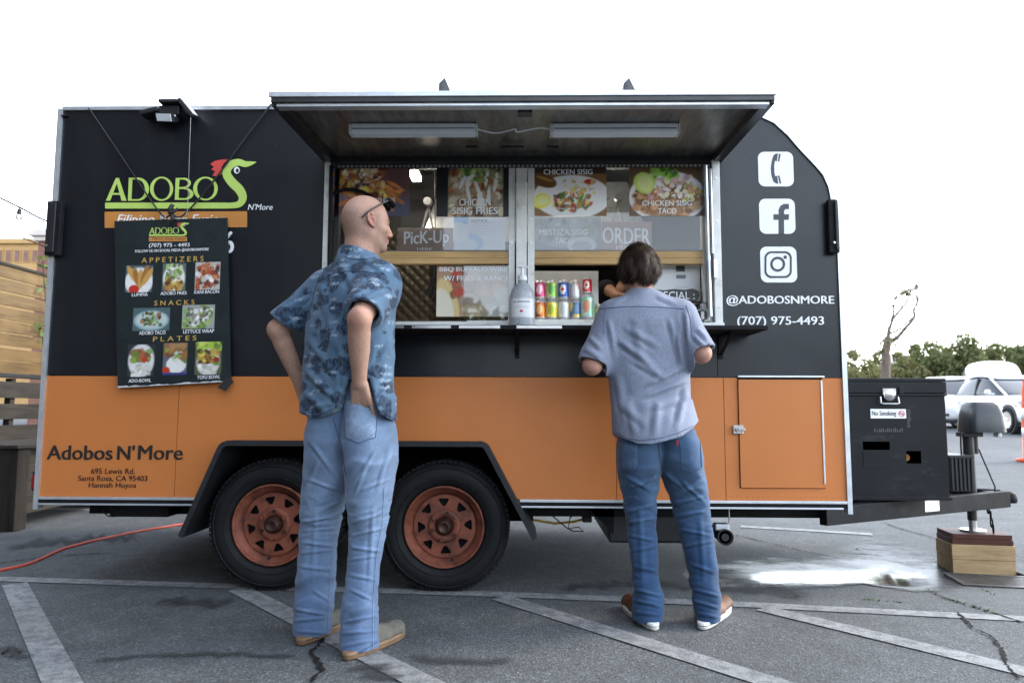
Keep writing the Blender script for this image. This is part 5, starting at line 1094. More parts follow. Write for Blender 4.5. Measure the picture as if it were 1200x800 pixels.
# jack lever lying on the ground
a = gnd(1152, 690); b = gnd(1178, 702)
c = [gnd(u, v) + Vector((0, 0, 0.017)) for u, v in ((1178, 668), (1190, 674), (1200, 678), (1215, 684))]
tag(MB().tube(c, 0.012, 8).build('iron_bar', mt['blackmetal']), 'black iron bar lying on the ground past the timber blocks', 'bar')

# ------------------------------------------------------------------ cord, litter
mt['redcord'] = M_('red_orange_cord', (0.42, 0.055, 0.03), 0.5, 0, 0.15)
cp_ = [gnd(u, v)+Vector((0, 0, 0.009)) for u, v in ((-30, 676), (0, 669.5), (30, 663), (50, 655), (72, 645), (100, 637), (135, 629), (165, 623), (190, 619), (215, 615), (250, 612), (300, 610))]
tag(MB().tube(smooth_path(cp_, 6), 0.0085, 8).build('extension_cord', mt['redcord']), 'red orange extension cord running under the trailer across the asphalt', 'cord')
a = gnd(162, 601)
o = MB().add([(a.x-0.10, a.y, a.z+0.012), (a.x+0.0, a.y-0.06, a.z+0.014), (a.x+0.12, a.y-0.02, a.z+0.012), (a.x+0.08, a.y+0.08, a.z+0.02), (a.x-0.04, a.y+0.07, a.z+0.05), (a.x, a.y+0.01, a.z+0.06)], [(0, 1, 5), (1, 2, 5), (2, 3, 5), (3, 4, 5), (4, 0, 5)]).build('paper_litter', mt['pwhite']); tag(o, 'crumpled white paper litter on the ground under the trailer', 'litter')
sm = o.modifiers.new('solid', 'SOLIDIFY'); sm.thickness = 0.002
# ================================================================== LEFT: slat fence, pallets, planter bench, buildings
mt['slat'] = wood('yellow_pine_slat', (0.150, 0.095, 0.037), (0.075, 0.045, 0.018), 2.0, (10, 1, 10), 0.65)
mt['grey'] = wood('weathered_grey_wood', (0.040, 0.035, 0.029), (0.017, 0.015, 0.012), 2.2, (10, 1, 10), 0.85)
mt['greyv'] = wood('weathered_grey_post', (0.034, 0.029, 0.024), (0.014, 0.012, 0.010), 2.2, (10, 10, 1), 0.85)
FX = -2.4
zt, zb = at(0, 310, x=FX).z, at(0, 437, x=FX).z
FN = thing('slat_fence', (FX, 5.0, 0.0), 'tall yellow pine fence of horizontal slats left of the trailer', 'fence')
nsl = 8; hgt = (zt-zb)/nsl; rf = random.Random(3)
for i in range(nsl):
    z0 = zb+i*hgt+0.010; dz = rf.uniform(-0.004, 0.004)
    for (ya, yb) in ((-1.0, 3.9), (3.905, 9.5)):
        s = rf.uniform(-0.012, 0.012)
        Mx = Matrix.Translation((FX, ya, z0+dz)) @ Matrix.Rotation(s*0.15, 4, 'X')
        MB().box(-0.011+rf.uniform(-0.003, 0.003), 0.011, 0, yb-ya, 0, hgt-0.016, Mx).build('slat', mt['slat'], FN, 0.002)
for y in (-0.8, 1.6, 3.9, 6.2, 8.6): MB().box(FX-0.10, FX-0.012, y-0.045, y+0.045, 0.0+float(gz(FX, y)), zt-0.05).build('post', mt['greyv'], FN, 0.003)
mt['alucap'] = mt['alu']
MB().box(FX-0.06, FX+0.03, -1.0, 9.5, zt+0.003, zt+0.03).build('cap_rail', mt['grey'], FN, 0.003)
PX = -2.22
PL = thing('wood_pallet', (PX, 4.2, 0.0), 'weathered grey wooden pallet leaning upright under the yellow fence', 'pallet')
edges = [(447, 466), (473, 491), (498, 516)]
for v0, v1 in edges:
    a = at(10, v0, x=PX).z; b = at(10, v1, x=PX).z
    MB().box(PX-0.01, PX+0.012, 1.6, 4.4, b, a).build('plank', mt['grey'], PL, 0.003); MB().box(PX-0.013, PX+0.010, 4.41, 7.2, b+0.006, a-0.004).build('plank', mt['grey'], PL, 0.003)
for v0, v1 in ((523, 541), (549, 567), (575, 592)):
    a = at(10, v0, x=PX).z; b = at(10, v1, x=PX).z
    MB().box(PX-0.01, PX+0.012, 1.6, 7.2, b, a).build('plank', mt['grey'], PL, 0.003)
for y in (1.7, 2.9, 3.55, 4.4, 5.6, 7.0): MB().box(PX-0.07, PX-0.0115, y-0.03, y+0.03, 0.01+float(gz(PX, y)), at(10, 443, x=PX).z).build('stringer', mt['grey'], PL, 0.003)
MB().box(PX-0.10, PX+0.03, 1.6, 7.2, zb-0.045, zb-0.008).build('top_board', mt['cable'], PL, 0.003)
# planter bench
t0 = at(10, 521, x=-1.40)
BN = thing('plank_bench', (-1.55, 2.4, 0.0), 'weathered plank bench with thick post leg against the pallet', 'bench')
zq = t0.z
MB().box(-1.95, -1.285, 1.66, 3.4, zq-0.028, zq).build('bench_top', mt['grey'], BN, 0.004)
MB().box(-1.48, -1.305, 1.70, 1.84, 0.002, zq-0.029).build('post_leg', mt['greyv'], BN, 0.006)
MB().box(-1.48, -1.305, 3.22, 3.36, 0.002+float(gz(-1.55, 3.3)), zq-0.029).build('post_leg', mt['greyv'], BN, 0.006)
for i in range(4):
    h = (zq-0.14)/4; MB().box(-1.40, -1.375, 1.85, 3.21, 0.10+i*h+0.004, 0.10+(i+1)*h).build('side_plank', mt['grey'], BN, 0.003)
MB().box(-1.9, -1.401, 1.87, 1.93, 0.002, 0.10).box(-1.9, -1.401, 3.1, 3.16, 0.02, 0.10).build('skid', mt['greyv'], BN, 0.004)
# vine leaves poking over the fence
mt['leafy'] = M_('vine_leaf', (0.10, 0.17, 0.03), 0.6, 0, 0.4, 20)
rl = random.Random(11); vb = MB()
for i in range(30):
    p = at(rl.gauss(52, 4), rl.choice((rl.gauss(310, 8), rl.gauss(345, 10), rl.gauss(390, 9))), x=FX+0.05)
    a = Vector((rl.uniform(-1, 1), rl.uniform(-1, 1), rl.uniform(-1, 1))).normalized()*rl.uniform(0.02, 0.05); b = a.orthogonal()*0.35
    vb.add([p-a, p+b, p+a, p-b], [(0, 1, 2, 3)])
VN = thing('fence_vine', (FX+0.05, 4.0, 1.4), 'thin green vine leaves climbing the yellow fence by the trailer', 'vine')
tag(vb.build('leaves', mt['leafy'], VN), kind='stuff')
MB().tube([at(55, 440, x=FX+0.05), at(50, 400, x=FX+0.05), at(54, 360, x=FX+0.05), at(50, 305, x=FX+0.05)], 0.004, 6).build('stem', mt['greyv'], VN)

# unseen board fence added behind the trailer to darken the ground under it
RF = thing('shade_fence', (0.6, 4.7, 0.0), 'added unseen board fence darkening the ground under the trailer', 'fence')
for i in range(10):
    zz0 = 0.05+i*0.215; MB().box(-2.25, 3.7, 4.70+rf.uniform(0, 0.006), 4.722, zz0, zz0+0.205).build('board', mt['grey'], RF, 0.002)
for x in (-2.1, -0.2, 1.7, 3.6): MB().box(x-0.045, x+0.045, 4.73, 4.82, 0.0, 2.25).build('post', mt['greyv'], RF, 0.003)
def brick_mat():
    m, nt, b = base_mat('red_brick')
    tc = N(nt, 'ShaderNodeTexCoord'); mp = N(nt, 'ShaderNodeMapping'); mp.inputs['Rotation'].default_value = (math.pi/2, 0, 0)
    br = N(nt, 'ShaderNodeTexBrick'); br.inputs['Scale'].default_value = 4.5; br.inputs['Color1'].default_value = (0.22, 0.085, 0.055, 1); br.inputs['Color2'].default_value = (0.16, 0.06, 0.04, 1); br.inputs['Mortar'].default_value = (0.25, 0.22, 0.2, 1); br.inputs['Mortar Size'].default_value = 0.012
    nt.links.new(tc.outputs['Object'], mp.inputs[0]); nt.links.new(mp.outputs[0], br.inputs[0]); nt.links.new(br.outputs[0], b.inputs['Base Color']); b.inputs['Roughness'].default_value = 0.85
    return m
mt['brick'] = brick_mat(); mt['stucco'] = M_('warm_lit_stucco', (0.36, 0.22, 0.09), 0.85, 0, 0.12, 3); mt['cornice'] = M_('pale_cornice', (0.55, 0.50, 0.46), 0.8, 0, 0.1, 4)
mt['housewall'] = M_('pale_house_wall', (0.45, 0.42, 0.36), 0.85, 0, 0.1, 2); mt['roof'] = M_('brown_roof', (0.16, 0.09, 0.07), 0.85, 0, 0.2, 3)
mt['darkglass'] = M_('dark_window_glass', (0.02, 0.025, 0.03), 0.12, 0, 0.2, 2)
a = at(46, 270, y=15); hz_ = a.z
t = thing('brick_building', (a.x+6, 18, 0.3), 'brick building with pale cornice rising behind the slat fence', 'building')
MB().box(a.x, a.x+14, 15, 24, 0.2, hz_-0.18).build('wall', mt['brick'], t)
MB().box(a.x-0.18, a.x+14.2, 14.82, 24.2, hz_-0.179, hz_).build('cornice', mt['cornice'], t, 0.02)
MB().box(a.x-0.10, a.x+14.1, 14.9, 24.1, hz_-0.30, hz_-0.18).build('cornice_band', mt['cornice'], t, 0.02)
for i in range(4):
    f = MB().box(a.x+1.2+3*i, a.x+2.6+3*i, 14.93, 14.999, 1.3, 2.8).build('window', mt['cornice'], t); MB().box(a.x+1.28+3*i, a.x+2.52+3*i, 14.91, 14.929, 1.38, 2.72).build('pane', mt['darkglass'], f)
a = at(-40, 286, y=34); b = at(62, 284, y=34)
t = thing('stucco_building', ((a.x+b.x)/2, 37, 0.4), 'far stucco building beyond the fence with warm light put into its colour', 'building')
MB().box(a.x, b.x, 34, 42, 0.3, a.z).build('wall', mt['stucco'], t)  # golden sunlight is put into this wall colour
MB().box(a.x-0.2, b.x+0.2, 33.8, 42.2, a.z+0.001, a.z+0.25).build('cornice', mt['stucco'], t)
for i in range(9):
    x = a.x+0.3+i*(b.x-a.x-0.9)/8
    f = MB().box(x, x+0.35, 33.95, 33.999, a.z-1.0, a.z-0.3).build('window', mt['stucco'], t); MB().box(x+0.05, x+0.30, 33.93, 33.949, a.z-0.95, a.z-0.35).build('pane', mt['roof'], f)
# unseen building added left of the lot to shade the trailer
mt['shadewall'] = M_('dark_shade_wall', (0.035, 0.028, 0.022), 0.8, 0, 0.3, 3)
t = thing('shade_building', (-8.0, -4.0, 0.0), 'added unseen dark building shading the left of the trailer', 'building')
MB().box(-14, -4.0, -13, 3.0, 0, 8.2).build('wall', mt['shadewall'], t)
MB().box(-14.2, -3.8, -13.2, 3.2, 8.201, 8.5).build('cornice', mt['cornice'], t, 0.02)
MB().box(-3.999, 0.6, -13, -7.2, 0, 8.2).build('wing_wall', mt['shadewall'], t)  # wing added to block low sky from the left panels
for i in range(2):
    f = MB().box(-3.2+1.9*i, -1.9+1.9*i, -7.199, -7.13, 1.0, 2.9).build('window', mt['cornice'], t); MB().box(-3.1+1.9*i, -2.0+1.9*i, -7.129, -7.11, 1.1, 2.8).build('pane', mt['darkglass'], f)
for i in range(1, 4):
    f = MB().box(-3.999, -3.93, -9.7+3.2*i, -7.8+3.2*i, 1.0, 2.9).build('window', mt['cornice'], t); MB().box(-3.929, -3.91, -9.6+3.2*i, -7.9+3.2*i, 1.1, 2.8).build('pane', mt['darkglass'], f)
# unseen trees added behind the viewpoint to darken reflections in the trailer
def reflect_tree(x, y, H, R_, label, seed, n=1500):
    r = np.random.RandomState(seed); t = thing('leafy_tree', (x, y, 0), label, 'tree', 'unseen trees added for dark reflections')
    MB().tube([(0, 0, 0), (0.1, 0, H*0.35), (0, 0.1, H*0.7)], [0.25, 0.2, 0.1], 8).build('trunk', mt['bark'], t, 0, False)
    d = r.normal(size=(n, 3)); d /= np.linalg.norm(d, axis=1)[:, None]; c = d*(r.uniform(0.3, 1, n)**0.5)[:, None]*np.array((R_, R_, H*0.46)); c[:, 2] += H*0.54
    A = r.normal(size=(n, 3)); A /= np.linalg.norm(A, axis=1)[:, None]; Bv = np.cross(A, r.normal(size=(n, 3))); Bv /= np.linalg.norm(Bv, axis=1)[:, None]; s = r.uniform(0.25, 0.5, n)[:, None]
    tag(mesh_np('crown', np.stack([c-A*s, c+Bv*s*0.6, c+A*s, c-Bv*s*0.6], 1).reshape(-1, 3), np.arange(4*n).reshape(n, 4), mt['leafA'], t, False, None, False), kind='stuff')
REFLECT_TREES = [(-14+i*6.0, -46+3*((i*7) % 3), 6.0+0.8*((i*5) % 4), 4.2) for i in range(11)]
# string lights
SL = thing('string_light', at(0, 232, y=3.0), 'black string light wire with hanging bulbs above the fence', 'string light')
wp = [at(-60, 205, y=3.0), at(0, 232, y=3.0), at(23, 243, y=3.0), at(60, 261, y=3.0), at(150, 290, y=3.0)]
MB().tube(smooth_path(wp), 0.009, 6).build('wire', mt['cable'], SL)
mt['bulb'] = glass_mat('bulb_glass', (0.9, 0.9, 0.85), 0.05, 0.8)
for u, v in ((23, 243), (-25, 221), (95, 275)):
    p = at(u, v, y=3.0)
    so = MB().tube([p, p+Vector((0, 0, -0.025))], 0.006).cyl(p+Vector((0, 0, -0.02)), p+Vector((0, 0, -0.065)), 0.018, 0.022, 14).build('socket', mt['cable'], SL)
    MB().lathe(p+Vector((0, 0, -0.065)), (0, 0, -1), [(0.018, 0), (0.028, 0.02), (0.03, 0.035), (0.022, 0.055), (0.0, 0.062)], 16).build('bulb', mt['bulb'], so)
t = MB().tube(smooth_path([at(-40, 262, y=3.4), at(0, 269, y=3.4), at(30, 280, y=3.4), at(70, 296, y=3.4)]), 0.006, 6).build('utility_wire', mt['cable']); tag(t, 'thin plain wire stretched below the string light', 'wire')

# ================================================================== RIGHT: cars, cone, trees, houses
mt['carpaint'] = M_('white_car_paint', (0.66, 0.68, 0.70), 0.22, 0, 0.03, 3, coat=1.0, rv=0.05)
mt['carglass'] = M_('tinted_car_glass', (0.018, 0.022, 0.026), 0.06, 0, 0.1, 3, rv=0.02)
mt['cartrim'] = M_('dark_car_trim', (0.016, 0.017, 0.018), 0.5, 0, 0.2, 8)
mt['lampglass'] = M_('headlamp_glass', (0.35, 0.38, 0.42), 0.08, 0.5, 0.2, 30, rv=0.03); mt['amber'] = M_('amber_lens', (0.5, 0.12, 0.02), 0.2)
def loft(name, secs, mat, parent, sub=2, close=True):
    """secs: list of (x, [(y,z)...half section from bottom centre to top centre]) mirrored in y"""
    V = []; F = []; n = len(secs[0][1])
    for x, hs in secs:
        ring = [(x, y, z) for y, z in hs] + [(x, -y, z) for y, z in hs[::-1][1:-1]]
        V += ring
    m = len(V)//len(secs)
    for i in range(len(secs)-1):
        for k in range(m): F.append([i*m+k, i*m+(k+1) % m, (i+1)*m+(k+1) % m, (i+1)*m+k])
    F.append(list(range(m))[::-1]); F.append([(len(secs)-1)*m+k for k in range(m)])
    me = bpy.data.meshes.new(name); me.from_pydata(V, [], F); me.update(); o = link(name, me, mat, parent, True, False)
    if sub: s = o.modifiers.new('sub', 'SUBSURF'); s.levels = sub; s.render_levels = sub
    return o
def car(loc, rz, label, suv):
    t = thing('parked_car', loc, label, 'car', 'white cars parked beyond the trailer', rz)
    H = 1.66 if suv else 1.60; w = 0.94
    def sec(x, wb, zbot, zsh, ztop, wt):
        return (x, [(0, zbot), (wb*0.88, zbot), (wb, zbot+0.12), (wb*1.0, (zbot+zsh)/2), (wb*0.97, zsh), (wt, ztop), (wt*0.5, ztop+0.015), (0, ztop+0.02)])
    hood = 1.02 if suv else 0.98
    body = [sec(2.30, 0.62, 0.34, 0.58, 0.62, 0.50), sec(2.22, 0.78, 0.24, 0.64, 0.74, 0.62), sec(1.95, 0.90, 0.20, 0.74, 0.86, 0.70), sec(1.2, w, 0.20, 0.84, hood-0.02, 0.76), sec(0.75, w, 0.20, 0.88, hood+0.04, 0.80),
            sec(0.0, w, 0.20, 0.92, hood+0.06, 0.82), sec(-1.2, w, 0.20, 0.96, hood+0.08, 0.82), sec(-1.9, 0.92, 0.22, 0.98, hood+0.08, 0.80), sec(-2.25, 0.84, 0.30, 0.92, 1.02, 0.70), sec(-2.32, 0.74, 0.40, 0.85, 0.90, 0.6)]
    bd = loft('body', body, mt['carpaint'], t)
    def gs(x, zb_, wb, zt_, wt): return (x, [(0, zb_), (wb, zb_), (wb*0.98+wt*0.02, zb_+(zt_-zb_)*0.15), ((wb+wt)/2, (zb_+zt_)/2), (wt, zt_-0.06), (wt*0.85, zt_), (0, zt_+0.01)])
    gl = loft('greenhouse', [gs(1.05, hood-0.06, 0.70, hood-0.02, 0.66), gs(0.62, hood-0.02, 0.78, hood+0.20, 0.68), gs(0.0, hood, 0.80, H-0.10, 0.64), gs(-0.35, hood, 0.81, H-0.015, 0.63), gs(-1.0, hood, 0.81, H-0.02, 0.63), gs(-1.7, hood, 0.80, H-0.14 if not suv else H-0.06, 0.60), gs(-2.1, hood, 0.72, hood+0.12 if not suv else hood+0.3, 0.58)], mt['carglass'], t)
    rfp = loft('roof_panel', [(x, [(0, z-0.02), (y, z-0.02), (y+0.015, z+0.004), (y*0.8, z+0.024), (0, z+0.034)]) for x, y, z in ((0.10, 0.57, H-0.13), (-0.15, 0.60, H-0.045), (-0.5, 0.61, H-0.012), (-1.0, 0.61, H-0.02), (-1.75, 0.58, H-0.12 if not suv else H-0.06))], mt['carpaint'], t)
    for s in (-1, 1):
        MB().tube([(1.02, s*0.70, hood+0.0), (0.55, s*0.70, hood+0.30), (0.08, s*0.64, H-0.09)], [0.035, 0.03, 0.03], 8).build('pillar', mt['carpaint'], t, 0, False)
        MB().tube([(-0.45, s*0.815, hood+0.02), (-0.5, s*0.73, hood+0.3), (-0.52, s*0.645, H-0.06)], 0.03, 8).build('pillar', mt['cartrim'], t, 0, False)
        hl = MB(); hv = [(2.20, s*0.50, 0.66), (2.06, s*0.78, 0.70), (1.80, s*0.86, 0.79), (1.84, s*0.83, 0.83), (2.02, s*0.70, 0.80), (2.16, s*0.52, 0.735)]
        hl.add([(x+0.03, y*1.035, z+0.01) for x, y, z in hv] + hv, [list(range(6)), list(range(6, 12))[::-1]] + [(i, 6+i, 6+(i+1) % 6, (i+1) % 6) for i in range(6)])
        h = hl.build('headlight', mt['lampglass'], t, 0.01, False)
        MB().box(1.74, 1.84, s*0.905-0.012, s*0.905+0.012, 0.70, 0.735).build('marker_lamp', mt['amber'], t, 0.004, False)
        mr = MB().lathe((0.62, s*0.99, hood+0.10), (1, 0, 0), [(0.0, -0.07), (0.06, -0.06), (0.085, -0.01), (0.08, 0.03), (0.05, 0.07), (0.0, 0.08)], 14).beam((0.62, s*0.82, hood+0.06), (0.62, s*0.95, hood+0.09), 0.05, 0.04).build('mirror', mt['carpaint'], t, 0, False)
        for x in (1.42, -1.42):
            MB().lathe((x, s*0.80, 0.35), (0, s, 0), [(0.0, -0.1), (0.40, -0.1), (0.40, 0.118), (0.385, 0.120), (0.0, 0.120)], 28).build('wheel_arch', mt['cartrim'], t, 0, False)
            wl_ = MB().lathe((x, s*0.76, 0.345), (0, s, 0), [(0.0, 0.0), (0.30, 0.0), (0.343, 0.03), (0.343, 0.17), (0.32, 0.19), (0.24, 0.195), (0.23, 0.17)], 32).build('tyre', mt['rubber'], t, 0, False)
            MB().lathe((x, s*0.76, 0.345), (0, s, 0), [(0.235, 0.19), (0.22, 0.18), (0.06, 0.17), (0.05, 0.185), (0.0, 0.187)], 10, False).build('rim', mt['steel'], wl_, 0, False)
    MB().box(2.19, 2.29, -0.42, 0.42, 0.36, 0.47).build('grille', mt['cartrim'], t, 0.02, False)
    MB().box(2.0, 2.16, -0.80, -0.55, 0.32, 0.48).box(2.0, 2.16, 0.55, 0.80, 0.32, 0.48).build('bumper_vent', mt['cartrim'], t, 0.02, False)
    MB().box(-2.0, 2.1, -0.86, 0.86, 0.165, 0.235).build('sill_trim', mt['cartrim'], t, 0.02, False)
    return t
def gl_(u, y): p = at(u, 470, y=y); return (p.x, y, float(gz(p.x, y)))
car(gl_(1108, 20.5), math.radians(-128), 'white crossover car parked behind the black storage box', True)
car(gl_(1188, 17.2), math.radians(-96), 'white hatchback car parked beside the orange traffic drum', False)
# box truck / camper behind the cars
p = gl_(1162, 29)
t = thing('camper_van', p, 'white camper van with rounded roof parked behind the white cars', 'van', rz=math.radians(-118))
zt_ = at(1166, 424, y=29).z-p[2]
def cs(x, w, z0, z1, r): return (x, [(0, z0), (w, z0), (w, (z0+z1)/2), (w, z1-r), (w*0.82, z1-r*0.3), (w*0.4, z1), (0, z1+0.02)])
loft('body', [cs(2.9, 0.8, 0.5, 1.1, 0.1), cs(2.6, 0.95, 0.4, 1.35, 0.2), cs(1.9, 1.0, 0.35, zt_-0.35, 0.3), cs(1.2, 1.0, 0.35, zt_, 0.3), cs(-0.5, 1.0, 0.35, zt_, 0.3), cs(-2.2, 1.0, 0.35, zt_-0.06, 0.3), cs(-2.6, 0.95, 0.4, zt_-0.3, 0.3)], mt['carpaint'], t)
for x0, x1 in ((0.6, 1.5), (-1.2, 0.2), (-2.2, -1.5)):
    for s in (-1, 1): MB().box(x0, x1, s*1.0-0.02, s*1.0+0.02, 1.35, 1.95).build('window', mt['carglass'], t, 0.02, False)
for x in (1.7, -1.5):
    for s in (-1, 1): MB().lathe((x, s*0.85, 0.36), (0, s, 0), [(0, 0), (0.3, 0), (0.36, 0.03), (0.36, 0.17), (0.3, 0.2), (0.0, 0.2)], 24).build('tyre', mt['rubber'], t, 0, False)
# orange traffic drum at the right
mt['drum'] = M_('orange_drum_plastic', (0.70, 0.09, 0.02), 0.45, 0, 0.1, 6); mt['reflect'] = M_('white_reflective_band', (0.7, 0.7, 0.7), 0.35)
pd = at(1199, 505, y=8.2); zd = float(gz(pd.x, 8.2)); dx = at(1206, 470, y=8.2).x
t = thing('traffic_drum', (dx, 8.2, zd), 'orange traffic delineator with white bands standing before the hatchback', 'traffic drum')
hD = at(1200, 446, y=8.2).z-zd
MB().lathe((dx, 8.2, zd), (0, 0, 1), [(0.0, 0.0), (0.22, 0.0), (0.22, 0.05), (0.13, 0.06), (0.12, hD*0.5), (0.10, hD*0.88), (0.085, hD*0.93), (0.085, hD), (0.0, hD)], 28).build('drum_body', mt['drum'], t)
for h0, h1, r0, r1 in ((0.30, 0.42, 0.126, 0.123), (0.52, 0.66, 0.121, 0.1135)): MB().lathe((dx, 8.2, zd), (0, 0, 1), [(r0, hD*h0), (r0+0.002, hD*h0), (r1+0.002, hD*h1), (r1, hD*h1)], 28).build('reflective_band', mt['reflect'], t)
MB().tube([(dx-0.04, 8.2, zd+hD-0.01), (dx-0.035, 8.2, zd+hD+0.06), (dx+0.035, 8.2, zd+hD+0.06), (dx+0.04, 8.2, zd+hD-0.01)], 0.015, 8).build('handle', mt['drum'], t)

# trees
def leaf_mat(name, c, c2):
    m, nt, b = base_mat(name)
    col = ramp(nt, noise(nt, 0.9, 5, 0.6), [(0.3, c), (0.7, c2)])
    nt.links.new(col, b.inputs['Base Color']); b.inputs['Roughness'].default_value = 0.7
    tr = N(nt, 'ShaderNodeBsdfTranslucent'); nt.links.new(col, tr.inputs[0]); mx = N(nt, 'ShaderNodeMixShader'); mx.inputs[0].default_value = 0.4
    out = nt.nodes['Material Output']; nt.links.new(b.outputs[0], mx.inputs[1]); nt.links.new(tr.outputs[0], mx.inputs[2]); nt.links.new(mx.outputs[0], out.inputs[0])
    return m
mt['leafA'] = leaf_mat('dark_olive_leaves', (0.075, 0.090, 0.030), (0.13, 0.145, 0.05)); mt['leafB'] = leaf_mat('yellow_green_leaves', (0.13, 0.135, 0.05), (0.20, 0.19, 0.075))  # leaf colours lightened and yellowed in place of haze
mt['bark'] = M_('grey_brown_bark', (0.11, 0.085, 0.065), 0.9, 0, 0.3, 8, stretch=(4, 4, 1), bs=20, bd=0.01)
def tree(u, vtop, y, wpx, mat, label, seed, n=5200):
    r = np.random.RandomState(seed); p = at(u, vtop, y=y); g0 = float(gz(p.x, y)); H = p.z-g0; rx = wpx/2/FPX*(y+3.8)
    t = thing('leafy_tree', (p.x, y, g0), label, 'tree', 'trees beyond the parking lot')
    MB().tube([(0, 0, 0), (0.1, 0, H*0.3), (0.0, 0.1, H*0.6)], [0.22, 0.16, 0.09], 8).tube([(0.1, 0, H*0.3), (rx*0.4, 0.1, H*0.6)], [0.10, 0.05], 6).tube([(0.05, 0, H*0.35), (-rx*0.4, -0.1, H*0.62)], [0.10, 0.05], 6).build('trunk', mt['bark'], t, 0, False)
    cl = []
    for k in range(26):
        a = r.uniform(0, 6.28); q = r.uniform(0, 0.75)**0.6; cl.append((rx*q*math.cos(a), rx*0.8*q*math.sin(a), H*(0.30+0.58*r.uniform(0, 1)*(1-0.35*q)), rx*r.uniform(0.25, 0.42)))
    cl.append((0, 0, H-rx*0.25, rx*0.3))
    C = np.array(cl); idx = r.randint(len(C), size=n); d = r.normal(size=(n, 3)); d /= np.linalg.norm(d, axis=1)[:, None]
    c = C[idx, :3]+d*(C[idx, 3]*r.uniform(0.45, 1.05, n))[:, None]; c[:, 2] = np.clip(c[:, 2], H*0.12, H*1.03)
    A = r.normal(size=(n, 3)); A /= np.linalg.norm(A, axis=1)[:, None]; Bv = np.cross(A, r.normal(size=(n, 3))); Bv /= np.linalg.norm(Bv, axis=1)[:, None]
    s = r.uniform(0.10, 0.24, n)[:, None]*(H/6)
    V = np.stack([c-A*s, c+Bv*s*0.55, c+A*s, c-Bv*s*0.55], 1).reshape(-1, 3)
    o = mesh_np('crown', V, np.arange(4*n).reshape(n, 4), mat, t, False, None, False); tag(o, kind='stuff')
for i, q in enumerate(REFLECT_TREES): reflect_tree(*q, 'added unseen tree darkening reflections in the trailer side', 300+i)
TA = 'dark olive bushy tree beyond the parked cars'; TB = 'yellow green hazy tree far beyond the black storage box'
for i, (u, v, y, w, m) in enumerate(((1128, 392, 55, 86, 'A'), (1090, 399, 58, 64, 'A'), (1165, 402, 60, 62, 'A'), (1203, 400, 56, 66, 'A'), (1248, 396, 58, 80, 'A'), (1300, 400, 58, 80, 'A'),
        (1072, 404, 66, 50, 'A'), (1000, 410, 62, 50, 'B'), (1028, 414, 60, 52, 'B'), (1052, 412, 64, 44, 'B'), (965, 410, 66, 60, 'B'), (905, 408, 70, 70, 'B'), (1145, 406, 75, 70, 'A'), (1185, 404, 78, 70, 'A'), (1108, 405, 76, 60, 'A'), (1015, 420, 56, 50, 'B'), (1066, 420, 56, 46, 'B'), (985, 420, 58, 40, 'B'), (850, 412, 60, 70, 'B'), (790, 408, 64, 80, 'B'), (730, 414, 58, 70, 'B'), (660, 410, 62, 80, 'B'))):
    tree(u, v, y, w, mt['leaf'+m], TA if m == 'A' else TB, 100+i)
for i, (u, v, y, w) in enumerate(((-30, 287, 60, 60), (15, 284, 62, 50), (30, 292, 58, 40))): pass
# bare twisted tree
yb_ = 33; f9 = cr(970, 310, 3.809)
def bp(x, y, d=0): return at(*f9(x, y), y=yb_+d)
g0 = bp(258, 500); gzv = float(gz(g0.x, yb_))
t = thing('bare_tree', (g0.x, yb_, gzv), 'nearly bare tree with twisted trunk and reaching limbs', 'tree')
sc_ = 36.8/850/3.809
trk = MB().tube(smooth_path([Vector((g0.x, yb_, gzv-0.05)), bp(258, 495), bp(262, 430), bp(258, 390), bp(266, 350), bp(268, 325)], 4), [0.24]*4+[0.22]*4+[0.21]*4+[0.2]*4+[0.18]*5, 10)
trk.build('trunk', mt['bark'], t)
lm = [([(266, 345), (275, 290), (290, 240), (295, 190), (306, 150)], 0.09, 0.02, 0.3), ([(290, 242), (330, 195), (355, 160), (365, 125), (388, 104)], 0.06, 0.015, -0.5), ([(270, 352), (310, 325), (345, 285), (386, 236), (384, 200), (401, 165), (391, 125), (396, 95)], 0.09, 0.018, 0.2), ([(272, 310), (320, 288), (360, 252), (385, 232)], 0.045, 0.03, -0.2), ([(260, 330), (238, 350), (226, 385), (232, 395)], 0.05, 0.02, 0.2), ([(262, 400), (240, 440), (250, 470)], 0.05, 0.03, -0.3), ([(330, 195), (322, 150), (330, 128)], 0.03, 0.01, 0.1), ([(296, 200), (290, 175)], 0.03, 0.01, 0.2), ([(386, 160), (372, 135), (350, 128)], 0.03, 0.01, 0.3), ([(300, 330), (318, 345), (300, 372)], 0.025, 0.01, 0.0)]
for pts, r0, r1, d in lm:
    P = smooth_path([bp(x, y, d*i*0.4) for i, (x, y) in enumerate(pts)], 4); MB().tube(P, [1.2*(r0+(r1-r0)*i/(len(P)-1)) for i in range(len(P))], 7).build('limb', mt['bark'], t)
tw = MB(); lf = MB(); rr = random.Random(9)
for (x, y, n_, s_) in ((365, 122, 60, 22), (345, 128, 36, 16), (330, 130, 24, 12), (395, 105, 26, 12), (398, 150, 24, 12), (305, 150, 10, 8), (450, 170, 7, 18), (460, 260, 7, 12), (252, 205, 4, 6), (290, 330, 60, 34), (270, 360, 60, 34), (236, 385, 20, 14)):
    for i in range(n_):
        p = bp(x+rr.gauss(0, s_*0.6), y+rr.gauss(0, s_*0.45), rr.uniform(-0.4, 0.4)); a = Vector((rr.uniform(-1, 1), rr.uniform(-1, 1), rr.uniform(-1, 1))).normalized()*rr.uniform(0.05, 0.12); b = a.orthogonal()*0.5
        lf.add([p-a, p+b, p+a, p-b], [(0, 1, 2, 3)])
o = lf.build('sparse_leaves', mt['leafB'], t); tag(o, kind='stuff')
